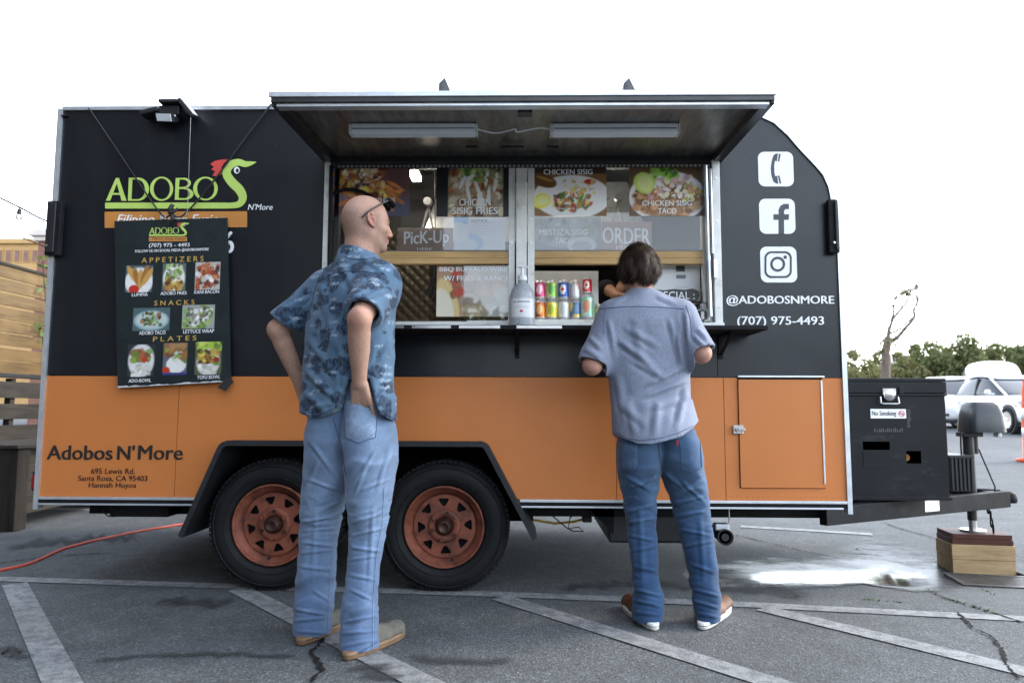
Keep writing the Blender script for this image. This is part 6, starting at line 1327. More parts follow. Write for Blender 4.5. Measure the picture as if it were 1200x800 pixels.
for (x, y) in ((388, 104), (396, 95), (306, 150), (330, 128), (350, 128), (401, 165), (295, 190), (345, 285), (385, 200), (290, 240), (310, 325), (232, 390), (275, 290)):
    for k in range(9):
        a = bp(x+rr.uniform(-3, 3), y+rr.uniform(-3, 3)); e = bp(x+rr.uniform(-34, 34), y+rr.uniform(-34, 20), rr.uniform(-0.3, 0.3)); tw.tube([a, a.lerp(e, 0.5)+Vector((rr.uniform(-.05, .05), 0, rr.uniform(-.05, .05))), e], 0.016, 4)
tag(tw.build('twigs', mt['bark'], t), kind='stuff')
# small houses between the trees
for u, v, wd, lab in ((986, 424, 5.5, 'pale cottage with brown roof between the hazy trees'), (1060, 412, 5.0, 'grey white house with tall gable behind the bare tree'), (1075, 432, 5.0, 'low white outbuilding beside the gabled house')):
    y = 105; p = at(u, v, y=y); g0 = float(gz(p.x, y)); h = p.z-g0
    t = thing('small_house', (p.x, y, g0), lab, 'house')
    MB().box(p.x-wd/2, p.x+wd/2, y, y+5, g0, g0+h*0.62).build('wall', mt['housewall'], t)
    MB().prism([(p.x-wd/2-0.3, g0+h*0.621), (p.x+wd/2+0.3, g0+h*0.621), (p.x, g0+h)], y-0.3, y+5.3).build('roof', mt['roof'] if u == 986 else mt['cornice'], t)
    for k in (-1, 1):
        f = MB().box(p.x+k*wd*0.25-0.45, p.x+k*wd*0.25+0.45, y-0.05, y-0.001, g0+h*0.2, g0+h*0.45).build('window', mt['pwhite'], t); MB().box(p.x+k*wd*0.25-0.38, p.x+k*wd*0.25+0.38, y-0.07, y-0.051, g0+h*0.22, g0+h*0.43).build('pane', mt['darkglass'], f)
# ================================================================== PEOPLE (implicit surfaces -> one mesh per body / garment)
class Vol:
    def __init__(s, lo, hi, h):
        s.h = h; s.lo = np.array(lo, np.float32); s.n = (np.ceil((np.array(hi)-np.array(lo))/h).astype(int)+1)
        s.D = np.full(s.n, 0.5, np.float32)
        s.ax = [s.lo[i]+h*np.arange(s.n[i], dtype=np.float32) for i in range(3)]
    def blk(s, lo, hi):
        sl = []
        for i in range(3):
            a = max(0, int((lo[i]-s.lo[i])/s.h)); b = min(s.n[i], int((hi[i]-s.lo[i])/s.h)+2); sl.append(slice(a, max(a, b)))
        X = s.ax[0][sl[0]][:, None, None]; Y = s.ax[1][sl[1]][None, :, None]; Z = s.ax[2][sl[2]][None, None, :]
        return tuple(sl), X, Y, Z
    def comb(s, sl, d, k, op):
        A = s.D[sl]
        if A.size == 0: return
        if op == '+':
            h = np.clip(0.5+0.5*(A-d)/k, 0, 1); s.D[sl] = A*(1-h)+d*h-k*h*(1-h)
        elif op == '-':
            h = np.clip(0.5-0.5*(A+d)/k, 0, 1); s.D[sl] = A*(1-h)+(-d)*h+k*h*(1-h)
    def cone(s, a, b, ra, rb, k=0.02, op='+', flat=None):
        """rounded cone from a to b"""
        a = np.array(a, np.float32); b = np.array(b, np.float32); m = max(ra, rb)+k+0.03
        sl, X, Y, Z = s.blk(np.minimum(a, b)-m, np.maximum(a, b)+m)
        ba = b-a; L2 = float(ba@ba)+1e-9
        px, py, pz = X-a[0], Y-a[1], Z-a[2]
        t = np.clip((px*ba[0]+py*ba[1]+pz*ba[2])/L2, 0, 1)
        d = np.sqrt((px-t*ba[0])**2+(py-t*ba[1])**2+(pz-t*ba[2])**2)-(ra+(rb-ra)*t)
        s.comb(sl, d, k, op)
    def chain(s, pts, k=0.02, op='+'):
        P = np.array([list(q) for q, _ in pts], np.float32); m = max(r for _, r in pts)+k+0.03
        sl, X, Y, Z = s.blk(P.min(0)-m, P.max(0)+m); D = None
        for i in range(len(pts)-1):
            a, b = P[i], P[i+1]; ra, rb = pts[i][1], pts[i+1][1]; ba = b-a; L2 = float(ba@ba)+1e-9
            px, py, pz = X-a[0], Y-a[1], Z-a[2]; t = np.clip((px*ba[0]+py*ba[1]+pz*ba[2])/L2, 0, 1)
            d = np.sqrt((px-t*ba[0])**2+(py-t*ba[1])**2+(pz-t*ba[2])**2)-(ra+(rb-ra)*t); D = d if D is None else np.minimum(D, d)
        s.comb(sl, D, k, op)
    def ell(s, c, r, Rm=None, k=0.02, op='+'):
        c = np.array(c, np.float32); r = np.array(r, np.float32); m = float(r.max())+k+0.03
        sl, X, Y, Z = s.blk(c-m, c+m); px, py, pz = X-c[0], Y-c[1], Z-c[2]
        if Rm is not None:
            R_ = np.array(Rm, np.float32)        # columns = local axes in world
            q = [px*R_[0, i]+py*R_[1, i]+pz*R_[2, i] for i in range(3)]
        else: q = [px, py, pz]
        k0 = np.sqrt((q[0]/r[0])**2+(q[1]/r[1])**2+(q[2]/r[2])**2); k1 = np.sqrt((q[0]/r[0]**2)**2+(q[1]/r[1]**2)**2+(q[2]/r[2]**2)**2)+1e-6
        s.comb(sl, k0*(k0-1)/k1, k, op)
    def loft(s, rows, k=0.02, op='+', grow=0.0, p=2.2):
        """rows: (z, cx, cy, rx, ry, angle) elliptical sections stacked in z"""
        R_ = np.array(sorted(rows), np.float32); m = float(R_[:, 3:5].max())+grow+k+0.03
        lo = (R_[:, 1].min()-m, R_[:, 2].min()-m, R_[0, 0]-k-0.02); hi = (R_[:, 1].max()+m, R_[:, 2].max()+m, R_[-1, 0]+k+0.02)
        sl, X, Y, Z = s.blk(lo, hi); z = Z.ravel()
        # smooth interpolation of the section parameters
        zz = np.linspace(R_[0, 0], R_[-1, 0], 200); par = []
        for j in range(1, 6):
            v = np.interp(zz, R_[:, 0], R_[:, j]); kk = 9; v = np.convolve(np.pad(v, kk//2, mode='edge'), np.ones(kk)/kk, 'valid'); par.append(np.interp(z, zz, v)[None, None, :].astype(np.float32))
        cx, cy, rx, ry, an = par; rx = rx+grow; ry = ry+grow
        ca, sa = np.cos(an), np.sin(an); u = ((X-cx)*ca+(Y-cy)*sa)/rx; v = (-(X-cx)*sa+(Y-cy)*ca)/ry
        q = (np.abs(u)**p+np.abs(v)**p)**(1/p); d = (q-1)*np.minimum(rx, ry)
        d = np.maximum(d, np.maximum(R_[0, 0]-Z, Z-R_[-1, 0]))
        s.comb(sl, d, k, op)
    def cut(s, p, n, k=0.004, lo=None, hi=None):
        """remove the side the normal points to"""
        sl, X, Y, Z = s.blk(lo if lo is not None else s.lo-1, hi if hi is not None else s.lo+10)
        d = -((X-p[0])*n[0]+(Y-p[1])*n[1]+(Z-p[2])*n[2]); s.comb(sl, d, k, '-')
    def hem(s, px, yref):
        """trim below a hem line given as photo pixels on the plane y = yref"""
        q = [at(u, w, y=yref) for u, w in px]; xs = [k.x for k in q]; zs = [k.z for k in q]
        H = np.interp(s.ax[0], xs, zs).astype(np.float32)[:, None, None]; Z = s.ax[2][None, None, :]
        s.D = np.maximum(s.D, H-Z)
    def mesh(s):
        D = s.D; ins = D < 0; c = np.zeros(tuple(np.array(D.shape)-1), np.uint8)
        for i in (0, 1):
            for j in (0, 1):
                for k in (0, 1): c += ins[i:D.shape[0]-1+i, j:D.shape[1]-1+j, k:D.shape[2]-1+k]
        act = (c > 0) & (c < 8); ijk = np.argwhere(act); idx = np.full(act.shape, -1, np.int32); idx[act] = np.arange(len(ijk))
        P = np.zeros((len(ijk), 3)); W = np.zeros(len(ijk)); cv = {}
        for o in np.ndindex(2, 2, 2): cv[o] = D[ijk[:, 0]+o[0], ijk[:, 1]+o[1], ijk[:, 2]+o[2]]
        for ax in range(3):
            for o in np.ndindex(2, 2, 2):
                if o[ax]: continue
                q = list(o); q[ax] = 1; a = cv[o]; b = cv[tuple(q)]; m = (a < 0) != (b < 0)
                t = np.where(m, a/(a-b+1e-12), 0)
                for d in range(3): P[m, d] += o[d]+(t[m] if d == ax else 0)
                W += m
        V = s.lo+s.h*(ijk+P/np.maximum(W, 1)[:, None]); F = []
        for ax in range(3):
            o1, o2 = [(1, 2), (2, 0), (0, 1)][ax]
            sh = [slice(None)]*3; sh2 = [slice(None)]*3; sh[ax] = slice(0, -1); sh2[ax] = slice(1, None)
            e = ins[tuple(sh)] != ins[tuple(sh2)]; E = np.argwhere(e); E = E[(E[:, o1] > 0) & (E[:, o2] > 0)]
            E = E[(E[:, o1] < act.shape[o1]) & (E[:, o2] < act.shape[o2])]
            def g(d1, d2):
                q = E.copy(); q[:, o1] -= d1; q[:, o2] -= d2; return idx[q[:, 0], q[:, 1], q[:, 2]]
            Q = np.stack([g(1, 1), g(0, 1), g(0, 0), g(1, 0)], 1); flip = ~ins[tuple(sh)][E[:, 0], E[:, 1], E[:, 2]]
            Q[flip] = Q[flip][:, ::-1]; F.append(Q)
        F = np.concatenate(F); F = F[(F >= 0).all(1)]
        return V, F
def vnormals(V, F):
    n = np.cross(V[F[:, 2]]-V[F[:, 0]], V[F[:, 3]]-V[F[:, 1]]); N_ = np.zeros_like(V)
    for k in range(4): np.add.at(N_, F[:, k], n)
    return N_/(np.linalg.norm(N_, axis=1)[:, None]+1e-12)
def relax(V, F, it=1, w=0.5):
    for _ in range(it):
        S = np.zeros_like(V); C = np.zeros(len(V))
        for k in range(4):
            np.add.at(S, F[:, k], V[F[:, (k+1) % 4]]+V[F[:, (k+3) % 4]]); np.add.at(C, F[:, k], 2)
        V = V*(1-w)+w*S/np.maximum(C, 1)[:, None]
    return V
def hash3(i, j, k, seed):
    n = (i*374761393+j*668265263+k*2147483647+seed*974634777) & 0xffffffff; n = ((n ^ (n >> 13))*1274126177) & 0xffffffff
    return ((n ^ (n >> 16)) & 0xffff)/32767.5-1
def vnoise(P, sc, seed=0):
    P = np.asarray(P, float)*np.asarray(sc, float); i = np.floor(P).astype(np.int64); f = P-i; f = f*f*(3-2*f); r = 0
    for a in (0, 1):
        for b in (0, 1):
            for c in (0, 1): r = r+hash3(i[:, 0]+a, i[:, 1]+b, i[:, 2]+c, seed)*(f[:, 0] if a else 1-f[:, 0])*(f[:, 1] if b else 1-f[:, 1])*(f[:, 2] if c else 1-f[:, 2])
    return r
def ridge(P, sc, seed): return 1-np.abs(vnoise(P, sc, seed))*2
def sm(a, b, x): t = np.clip((x-a)/(b-a), 0, 1); return t*t*(3-2*t)
def fold(P, a, b, w, amp):
    """one soft crease ridge along the segment a-b (world points), width w"""
    a = np.array(a); b = np.array(b); ba = b-a; t = np.clip(((P-a)@ba)/(ba@ba), 0, 1); d = np.linalg.norm(P-a-t[:, None]*ba, axis=1)
    e = np.sin(np.pi*np.clip(t, 0.02, 0.98))**0.6; x = d/w
    return amp*e*(np.exp(-x*x)-0.55*np.exp(-((x-1.6)/0.7)**2))
def to_px(V):
    d = V-np.array(CAM_LOC); z = d@np.array(CC); return 600+FPX*(d@np.array(CA))/z, 400-FPX*(d@np.array(CB))/z
def fold2(V, Nn, a, b, w, amp, curve=0.0):
    """crease ridge on the camera-facing cloth; a, b and width w in photo pixels"""
    U, W_ = to_px(V); vd = V-np.array(CAM_LOC); vd /= np.linalg.norm(vd, axis=1)[:, None]; face = np.clip(-(Nn*vd).sum(1)*1.6, 0, 1)
    ax, ay = a; bx, by = b; dx, dy = bx-ax, by-ay; L = math.hypot(dx, dy); t = ((U-ax)*dx+(W_-ay)*dy)/(L*L); e = ((U-ax)*-dy+(W_-ay)*dx)/L-curve*L*4*t*(1-t)
    env = sm(-0.05, 0.25, t)*sm(1.05, 0.6, t); x = e/(w*0.78)
    return amp*face*env*(np.exp(-x*x)-0.7*np.exp(-((x-1.5)/0.75)**2)-0.25*np.exp(-((x+1.7)/0.9)**2))
skin = vcol('skin', 0.58, 0.30, 130, 0.0014, 0.12, (200, 0.3))
def denim(name):
    m = vcol(name, 0.85, 0.2, None, 0, 0, (420, 0.38, (1, 1, 0.25))); nt = m.node_tree; b = nt.nodes['Principled BSDF']
    bump(nt, b, noise(nt, 300, 3, 0.6), 0.5, 0.0012); b.inputs['Sheen Weight'].default_value = 0.15; return m
mt['denim'] = denim('washed_denim')
def row(v, uL, uR, cy, ratio, ang):
    a = at(uL, v, y=cy); b = at(uR, v, y=cy); hw = (b.x-a.x)/2
    rx = hw/math.sqrt(math.cos(ang)**2+(ratio*math.sin(ang))**2)
    return ((a.z+b.z)/2, (a.x+b.x)/2, cy, rx, rx*ratio, ang)
def person(name, loc, label):
    t = thing(name, loc, label, 'person'); return t
def finger_set(vol, wrist, tip_dir, palm_n, size=1.0, curl=0.5, thumb_side=1, spread=1.0, wide=1.0):
    """palm with four bent fingers and a thumb; tip_dir along the hand, palm_n out of the palm"""
    d = Vector(tip_dir).normalized(); n = Vector(palm_n); n = (n-d*n.dot(d)).normalized(); s = d.cross(n)*thumb_side; W_ = Vector(wrist)
    P = lambda a, b, c: W_+d*a*size+s*b*size*wide+n*c*size
    for b in (-0.026, -0.009, 0.009, 0.026): vol.cone(P(0.01, b*0.6, 0), P(0.085, b, 0), 0.016*size, 0.0125*size, 0.012)
    for b, L in ((-0.030, 0.060), (-0.010, 0.076), (0.010, 0.082), (0.030, 0.074)):
        p = P(0.088, b, 0.0); q = p+(d*math.cos(curl*0.5)+n*math.sin(curl*0.5))*L*0.5*size; r = q+(d*math.cos(curl*1.4)+n*math.sin(curl*1.4))*L*0.3*size; e = r+(d*math.cos(curl*2)+n*math.sin(curl*2))*L*0.25*size
        vol.chain([(p, 0.0095*size), (q, 0.0085*size), (r, 0.008*size), (e, 0.007*size)], 0.004)
    p = P(0.02, 0.022*spread, 0.005); q = P(0.055, 0.050*spread, 0.018); r = P(0.085, 0.056*spread, 0.028); e = P(0.105, 0.055*spread, 0.034)
    vol.chain([(p, 0.015*size), (q, 0.0115*size), (r, 0.0095*size), (e, 0.008*size)], 0.006)
def head_frame(fwd, up=(0, 0, 1)):
    f = Vector(fwd).normalized(); u = Vector(up); u = (u-f*u.dot(f)).normalized(); r = f.cross(u)   # r = right-hand side of the person
    return f, r, u
def head_mesh(C, f, r, u, neck_to, h=0.0026, s=1.0, neck_r=0.062):
    C = Vector(C); L = lambda a, b, c: C+(f*a+r*b+u*c)*s
    Rm = np.array([[f[i], r[i], u[i]] for i in range(3)])
    v = Vol(np.array(C)-0.19, np.array(C)+0.17, h)
    v.ell(L(-0.012, 0, 0.028), np.array((0.100, 0.0775, 0.094))*s, Rm, 0.02)
    v.ell(L(0.028, 0, -0.03), np.array((0.066, 0.064, 0.088))*s, Rm, 0.03)
    v.ell(L(-0.045, 0, 0.0), np.array((0.062, 0.068, 0.070))*s, Rm, 0.03)
    for q in (-1, 1):
        v.cone(L(-0.005, q*0.052, -0.055), L(0.066, q*0.016, -0.100), 0.020*s, 0.017*s, 0.025)
        v.cone(L(0.078, q*0.012, 0.018), L(0.062, q*0.046, 0.016), 0.012*s, 0.010*s, 0.016)
        v.ell(L(0.058, q*0.046, -0.026), np.array((0.026, 0.020, 0.018))*s, Rm, 0.02)
    v.ell(L(0.076, 0, -0.101), np.array((0.016, 0.022, 0.014))*s, Rm, 0.016)
    for q in (-1, 1): v.ell(L(0.090, q*0.034, -0.004), np.array((0.016, 0.019, 0.012))*s, Rm, 0.012, '-')
    for q in (-1, 1):
        v.ell(L(0.074, q*0.032, -0.004), np.array((0.0125,)*3)*s, Rm, 0.003)
        v.cone(L(0.0835, q*0.020, -0.0005), L(0.079, q*0.044, 0.0005), 0.0042*s, 0.0042*s, 0.003)
        v.cone(L(0.082, q*0.022, -0.011), L(0.077, q*0.042, -0.010), 0.0040*s, 0.0040*s, 0.004)
    v.cone(L(0.088, 0, 0.006), L(0.108, 0, -0.034), 0.0085*s, 0.0115*s, 0.010)
    v.ell(L(0.103, 0, -0.039), np.array((0.014, 0.012, 0.010))*s, Rm, 0.006)
    for q in (-1, 1): v.ell(L(0.095, q*0.013, -0.041), np.array((0.011, 0.008, 0.008))*s, Rm, 0.005)
    for q in (-1, 1): v.ell(L(0.099, q*0.007, -0.0495), np.array((0.005, 0.0035, 0.003))*s, Rm, 0.002, '-')
    v.cone(L(0.0885, -0.020, -0.0665), L(0.0885, 0.020, -0.0665), 0.0068*s, 0.0068*s, 0.007); v.cone(L(0.0945, -0.010, -0.0645), L(0.0945, 0.010, -0.0645), 0.0058*s, 0.0058*s, 0.006)
    v.cone(L(0.090, -0.016, -0.0785), L(0.090, 0.016, -0.0785), 0.0075*s, 0.0075*s, 0.006)
    v.cone(L(0.102, -0.022, -0.0722), L(0.102, 0.022, -0.0722), 0.0028*s, 0.0028*s, 0.003, '-')
    for q in (-1, 1):                                    # ears
        e = L(-0.008, q*0.078, -0.004); tl = (u*0.95-f*0.3).normalized(); fw = (f-tl*f.dot(tl)).normalized(); out = r*q
        P = lambda a, b, c: e+(fw*a+tl*b+out*c)*s
        v.cone(P(0.012, -0.006, -0.010), P(0.006, 0.006, 0.000), 0.010*s, 0.008*s, 0.006)
        ring = [(0.014, 0.008), (0.014, 0.022), (0.006, 0.032), (-0.006, 0.031), (-0.014, 0.020), (-0.015, 0.004), (-0.010, -0.012), (-0.003, -0.022), (0.006, -0.026), (0.011, -0.016)]
        for (a0, b0), (a1, b1) in zip(ring[:-1], ring[1:]): v.cone(P(a0, b0, 0.004-a0*0.35), P(a1, b1, 0.004-a1*0.35), 0.0046*s, 0.0046*s, 0.004)
        Re = np.array([[fw[i], tl[i], out[i]] for i in range(3)])
        v.ell(P(0.0, 0.004, -0.002), np.array((0.014, 0.028, 0.006))*s, Re, 0.004); v.ell(P(0.003, -0.021, 0.001), np.array((0.008, 0.009, 0.005))*s, Re, 0.004)
        v.ell(P(0.004, -0.002, 0.006), np.array((0.008, 0.012, 0.006))*s, Re, 0.003, '-'); v.ell(P(0.001, 0.018, 0.006), np.array((0.007, 0.009, 0.004))*s, Re, 0.003, '-')
    v.cone(L(-0.028, 0, -0.045), neck_to, neck_r*s, (neck_r+0.008)*s, 0.03)
    v.cone(L(0.005, 0, -0.07), Vector(neck_to)+f*0.02, 0.045*s, 0.055*s, 0.03)
    V, F = v.mesh(); V = relax(V, F, 1, 0.4)
    Q = (V-np.array(C))/s; a = Q@np.array(f); b = Q@np.array(r); c = Q@np.array(u)
    return V, F, a, b, c
mt['solestripe'] = M_('dark_sole_stripe', (0.05, 0.045, 0.04), 0.7)
def shoe(t, heel, toe, upper_mat, sole_mat, name='shoe', h=0.10, seed=0, wide=0.047, sole_h=0.030):
    """heel, toe: ground points"""
    a = Vector(heel); b = Vector(toe); d = (b-a); Ln = d.length; d.normalize(); s = Vector((-d.y, d.x, 0)); z0 = a.z
    v = Vol((min(a.x, b.x)-0.08, min(a.y, b.y)-0.08, z0-0.01), (max(a.x, b.x)+0.08, max(a.y, b.y)+0.08, z0+0.15), 0.0036)
    P = lambda x, y, z: a+d*x+s*y+Vector((0, 0, z))
    sh_ = sole_h
    st = [(0.085, 0.030, 0.040), (0.12, 0.034, 0.055), (0.16, 0.039, 0.058), (0.21, 0.043, 0.044), (Ln-0.055, 0.042, 0.036), (Ln-0.030, 0.028, 0.026)]
    for (x0, w0, h0), (x1, w1, h1) in zip(st[:-1], st[1:]):
        for y in (-1, -0.45, 0.45, 1):
            e0 = 0.016; v.cone(P(x0, y*(w0-e0), sh_+0.010), P(x1, y*(w1-e0), sh_+0.010), e0, e0, 0.02)
        v.cone(P(x0, 0, sh_+h0*0.55), P(x1, 0, sh_+h1*0.55), min(w0, h0*0.5), min(w1, h1*0.5), 0.03)
    v.cut((0, 0, z0+sh_-0.002), (0, 0, -1)); v.cut(P(0.06, 0, sh_+0.062), (0, 0, 1))
    V, F = v.mesh(); o = mesh_np(name, V, F, upper_mat, t)
    # sole
    rows = 40; ring = []
    for i in range(rows):
        q = 2*math.pi*i/rows; x = Ln/2+Ln/2*math.copysign(abs(math.cos(q))**0.72, math.cos(q)); tt = x/Ln; w = (0.037+0.010*sm(0.25, 0.75, np.array(tt))) * math.copysign(abs(math.sin(q))**0.75, math.sin(q))
        ring.append((x, float(w)))
    mb = MB(); vs = []
    for z, g in ((0.002, -0.003), (0.006, 0.001), (sh_-0.004, 0.002), (sh_, -0.001)):
        for x, y in ring: vs.append(P(x+(x/Ln-0.5)*2*g, y+(g if y > 0 else -g), z))
    mb.add(vs, [(i*rows+k, i*rows+(k+1) % rows, (i+1)*rows+(k+1) % rows, (i+1)*rows+k) for i in range(3) for k in range(rows)], True); mb.add(vs[:rows], [list(range(rows))]); mb.add(vs[-rows:], [list(range(rows))])
    so = mb.build('sole', sole_mat, o)
    MB().tube([P(x+(x/Ln-0.5)*0.004, y+(0.0024 if y > 0 else -0.0024), sh_*0.62) for x, y in ring+ring[:1]], 0.0012, 5).build('sole_stripe', mt['solestripe'], so)
    return o

# ------------------------------------------------------------------ bald man in the patterned blue shirt
A1_ = math.radians(-31)
M1 = person('person', (1.83, -0.78, 0.0), 'bald man in patterned blue shirt and faded jeans, hand in back pocket')
cyT = -0.80
torso = [row(486, 353, 464, cyT, 0.66, A1_), row(470, 351, 465, cyT, 0.66, A1_), row(440, 351.5, 463.5, cyT, 0.66, A1_), row(400, 353, 464, cyT, 0.64, A1_), row(365, 357, 466, cyT, 0.62, A1_), row(340, 362, 467, cyT, 0.60, A1_), row(322, 371, 464, cyT, 0.56, A1_), row(311, 383, 456, cyT, 0.56, A1_), row(302, 396, 446, cyT, 0.66, A1_), row(296, 402, 442, cyT, 0.8, A1_)]
sl_, el_, wl1 = at(379, 337, y=-0.73), at(325, 386, y=-0.74), at(352, 449, y=-0.64)
sr_, er_, wr1 = at(446, 332, y=-0.88), at(421, 374, y=-1.08), at(423, 446, y=-0.995)
neckb = at(421, 300, y=-0.80)
# jeans
cl_, cr1 = -0.70, -0.84
legL = [row(754, 345, 386, -0.745, 1.2, A1_), row(735, 344.5, 389, -0.74, 1.15, A1_), row(716, 344, 391, -0.72, 1.05, A1_), row(690, 346, 393, -0.70, 1.0, A1_), row(666, 348, 394, cl_, 1.0, A1_), row(640, 350, 396, cl_, 1.0, A1_), row(617, 351.5, 398, cl_, 1.0, A1_), row(590, 353, 404, -0.71, 1.08, A1_), row(563, 355.5, 411, -0.735, 1.18, A1_), row(540, 358, 418, -0.76, 1.22, A1_), row(515, 359, 423, -0.77, 1.26, A1_), row(498, 361, 424, -0.77, 1.24, A1_), row(480, 364, 424, -0.775, 1.15, A1_), row(460, 367, 422, -0.78, 1.05, A1_), row(438, 367, 422, -0.78, 1.0, A1_)]
legR = [row(770, 399, 443, -0.925, 1.2, A1_), row(748, 398.5, 444.5, -0.905, 1.15, A1_), row(724, 399, 444, -0.88, 1.0, A1_), row(700, 402, 444, -0.87, 1.0, A1_), row(675, 405, 445, -0.86, 1.0, A1_), row(652, 407, 447.5, -0.85, 1.0, A1_), row(625, 408.5, 453, cr1, 1.0, A1_), row(600, 408, 456.5, cr1, 1.0, A1_), row(575, 406, 461, cr1, 1.08, A1_), row(550, 403, 465, -0.835, 1.14, A1_), row(520, 400, 466, -0.83, 1.2, A1_), row(500, 400, 464.5, -0.83, 1.2, A1_), row(482, 402, 458, -0.825, 1.15, A1_), row(460, 402, 455, -0.82, 1.05, A1_), row(438, 402, 455, -0.82, 1.0, A1_)]
v = Vol((1.45, -1.15, 0.02), (2.20, -0.45, 1.06), 0.0054)
v.loft(legL, 0.01, grow=-0.005); v.loft(legR, 0.012, grow=-0.005)
V, F = v.mesh(); V = relax(V, F, 2); Nn = vnormals(V, F)
def jean_disp(V, knees, hemz, seed, crotch):
    d = 0.0045*vnoise(V, (9, 9, 7), seed)+0.0025*vnoise(V, (22, 22, 26), seed+1)
    kx = np.exp(-((V[:, 2]-knees)/0.13)**2); q_ = V+0.035*np.stack([vnoise(V, (9, 9, 9), seed+5), vnoise(V, (9, 9, 9), seed+7), 1.6*vnoise(V, (7, 7, 4), seed+8)], 1); d += kx*(0.0050*(ridge(q_, (9, 9, 26), seed+2)-0.3)+0.0028*(ridge(q_, (14, 14, 60), seed+9)-0.3))
    hm = np.exp(-((V[:, 2]-hemz-0.05)/0.08)**2); d += hm*0.0085*(ridge(q_, (8, 8, 26), seed+3)-0.3)
    ct = np.exp(-((V[:, 2]-crotch)/0.10)**2); d += ct*0.006*(ridge(q_, (10, 10, 16), seed+4)-0.3)
    return d
d = jean_disp(V, 0.50, 0.12, 11, 0.72)
for a, b, w, am in (((351, 611), (397, 604), 2.4, 0.006), ((350, 622), (396, 618), 2.2, 0.006), ((350, 634), (395, 640), 2.4, 0.006), ((349, 648), (393, 643), 2.2, 0.005), ((348, 662), (392, 668), 2.6, 0.005), ((410, 612), (452, 600), 2.4, 0.006), ((409, 628), (453, 617), 2.2, 0.006), ((408, 640), (450, 646), 2.4, 0.006), ((407, 656), (446, 650), 2.2, 0.005), ((406, 672), (444, 680), 2.6, 0.005),
        ((344, 713), (390, 721), 2.4, 0.008), ((344, 727), (389, 722), 2.4, 0.007), ((345, 739), (387, 741), 2.4, 0.006), ((400, 729), (444, 720), 2.4, 0.008), ((399, 742), (444, 738), 2.4, 0.007), ((399, 757), (443, 748), 2.4, 0.006), ((362, 516), (396, 560), 3.5, 0.005), ((442, 528), (410, 574), 3.0, 0.006), ((460, 520), (440, 582), 3.2, 0.006), ((374, 538), (356, 584), 3.2, 0.005), ((430, 545), (412, 590), 2.6, 0.005),
        ((438, 590), (432, 700), 3.5, 0.004), ((372, 590), (366, 690), 4, 0.004), ((358, 560), (400, 575), 2.8, 0.005), ((420, 575), (458, 560), 2.6, 0.005), ((366, 690), (388, 706), 2.6, 0.005), ((410, 690), (440, 704), 2.6, 0.005)):
    d += fold2(V, Nn, a, b, w, am)
V = V+Nn*d[:, None]
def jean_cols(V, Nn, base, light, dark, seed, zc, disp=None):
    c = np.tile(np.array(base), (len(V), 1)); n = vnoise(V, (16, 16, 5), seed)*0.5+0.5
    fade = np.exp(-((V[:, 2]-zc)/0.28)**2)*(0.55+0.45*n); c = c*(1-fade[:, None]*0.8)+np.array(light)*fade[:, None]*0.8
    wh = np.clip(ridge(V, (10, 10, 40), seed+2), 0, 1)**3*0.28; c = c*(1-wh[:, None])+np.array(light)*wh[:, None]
    if disp is not None: c = c*(1+np.clip(disp*36, -0.30, 0.30))[:, None]  # paler ridges, darker creases: denim wear that also mimics fold shading
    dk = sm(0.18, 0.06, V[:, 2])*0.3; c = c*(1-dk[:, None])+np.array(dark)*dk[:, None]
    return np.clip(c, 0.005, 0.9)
DBASE, DLIGHT, DDARK = (0.098, 0.160, 0.278), (0.200, 0.278, 0.395), (0.06, 0.10, 0.19)
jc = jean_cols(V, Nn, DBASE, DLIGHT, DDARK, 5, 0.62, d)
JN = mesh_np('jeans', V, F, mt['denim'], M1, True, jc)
def bvh_of(V, F):
    from mathutils.bvhtree import BVHTree
    return BVHTree.FromPolygons([tuple(q) for q in V.tolist()], F.tolist())
def project(bvh, u, w, off=0.003):
    o = Vector(CAM_LOC); d = (CC*FPX+CA*(u-600)-CB*(w-400)).normalized(); h = bvh.ray_cast(o, d)
    return (h[0]+h[1].normalized()*off) if h[0] is not None else None
def patch(name, bvh, corners, mat, parent, nu=10, nv=12, off=0.004, cols=None):
    """cloth patch (pocket, label) following the garment under it; corners as pixels, clockwise from upper left"""
    V_ = []; ok = True
    for j in range(nv+1):
        for i in range(nu+1):
            a, b = i/nu, j/nv
            p0 = Vector(corners[0]).lerp(Vector(corners[1]), a); p1 = Vector(corners[3]).lerp(Vector(corners[2]), a); q = p0.lerp(p1, b)
            edge = min(1, 6*min(a, 1-a, 1-b)) if name == 'pocket' else 1
            h = project(bvh, q.x, q.y, 0.0008+off*edge)
            if h is None: return None
            V_.append(h)
    I = np.arange((nu+1)*(nv+1)).reshape(nv+1, nu+1)
    Fq = np.stack([I[1:, :-1], I[1:, 1:], I[:-1, 1:], I[:-1, :-1]], -1).reshape(-1, 4)
    c = None if cols is None else np.tile(np.array(cols), (len(V_), 1))*np.random.RandomState(3).uniform(0.85, 1.1, (len(V_), 1))
    return mesh_np(name, np.array(V_), Fq, mat, parent, True, c)
def stitch(name, bvh, pts, mat, parent, r=0.0011, n=40):
    P = []
    for (a, b) in zip(pts[:-1], pts[1:]):
        for i in range(n): 
            h = project(bvh, a[0]+(b[0]-a[0])*i/n, a[1]+(b[1]-a[1])*i/n, 0.002)
            if h is not None: P.append(h)
    if len(P) > 3: return MB().tube(P, r, 5).build(name, mat, parent)
mt['thread'] = M_('pale_stitching', (0.20, 0.26, 0.36), 0.8); mt['darkthread'] = M_('dark_stitching', (0.035, 0.06, 0.13), 0.8)
bj = bvh_of(V, F); bj1 = bj
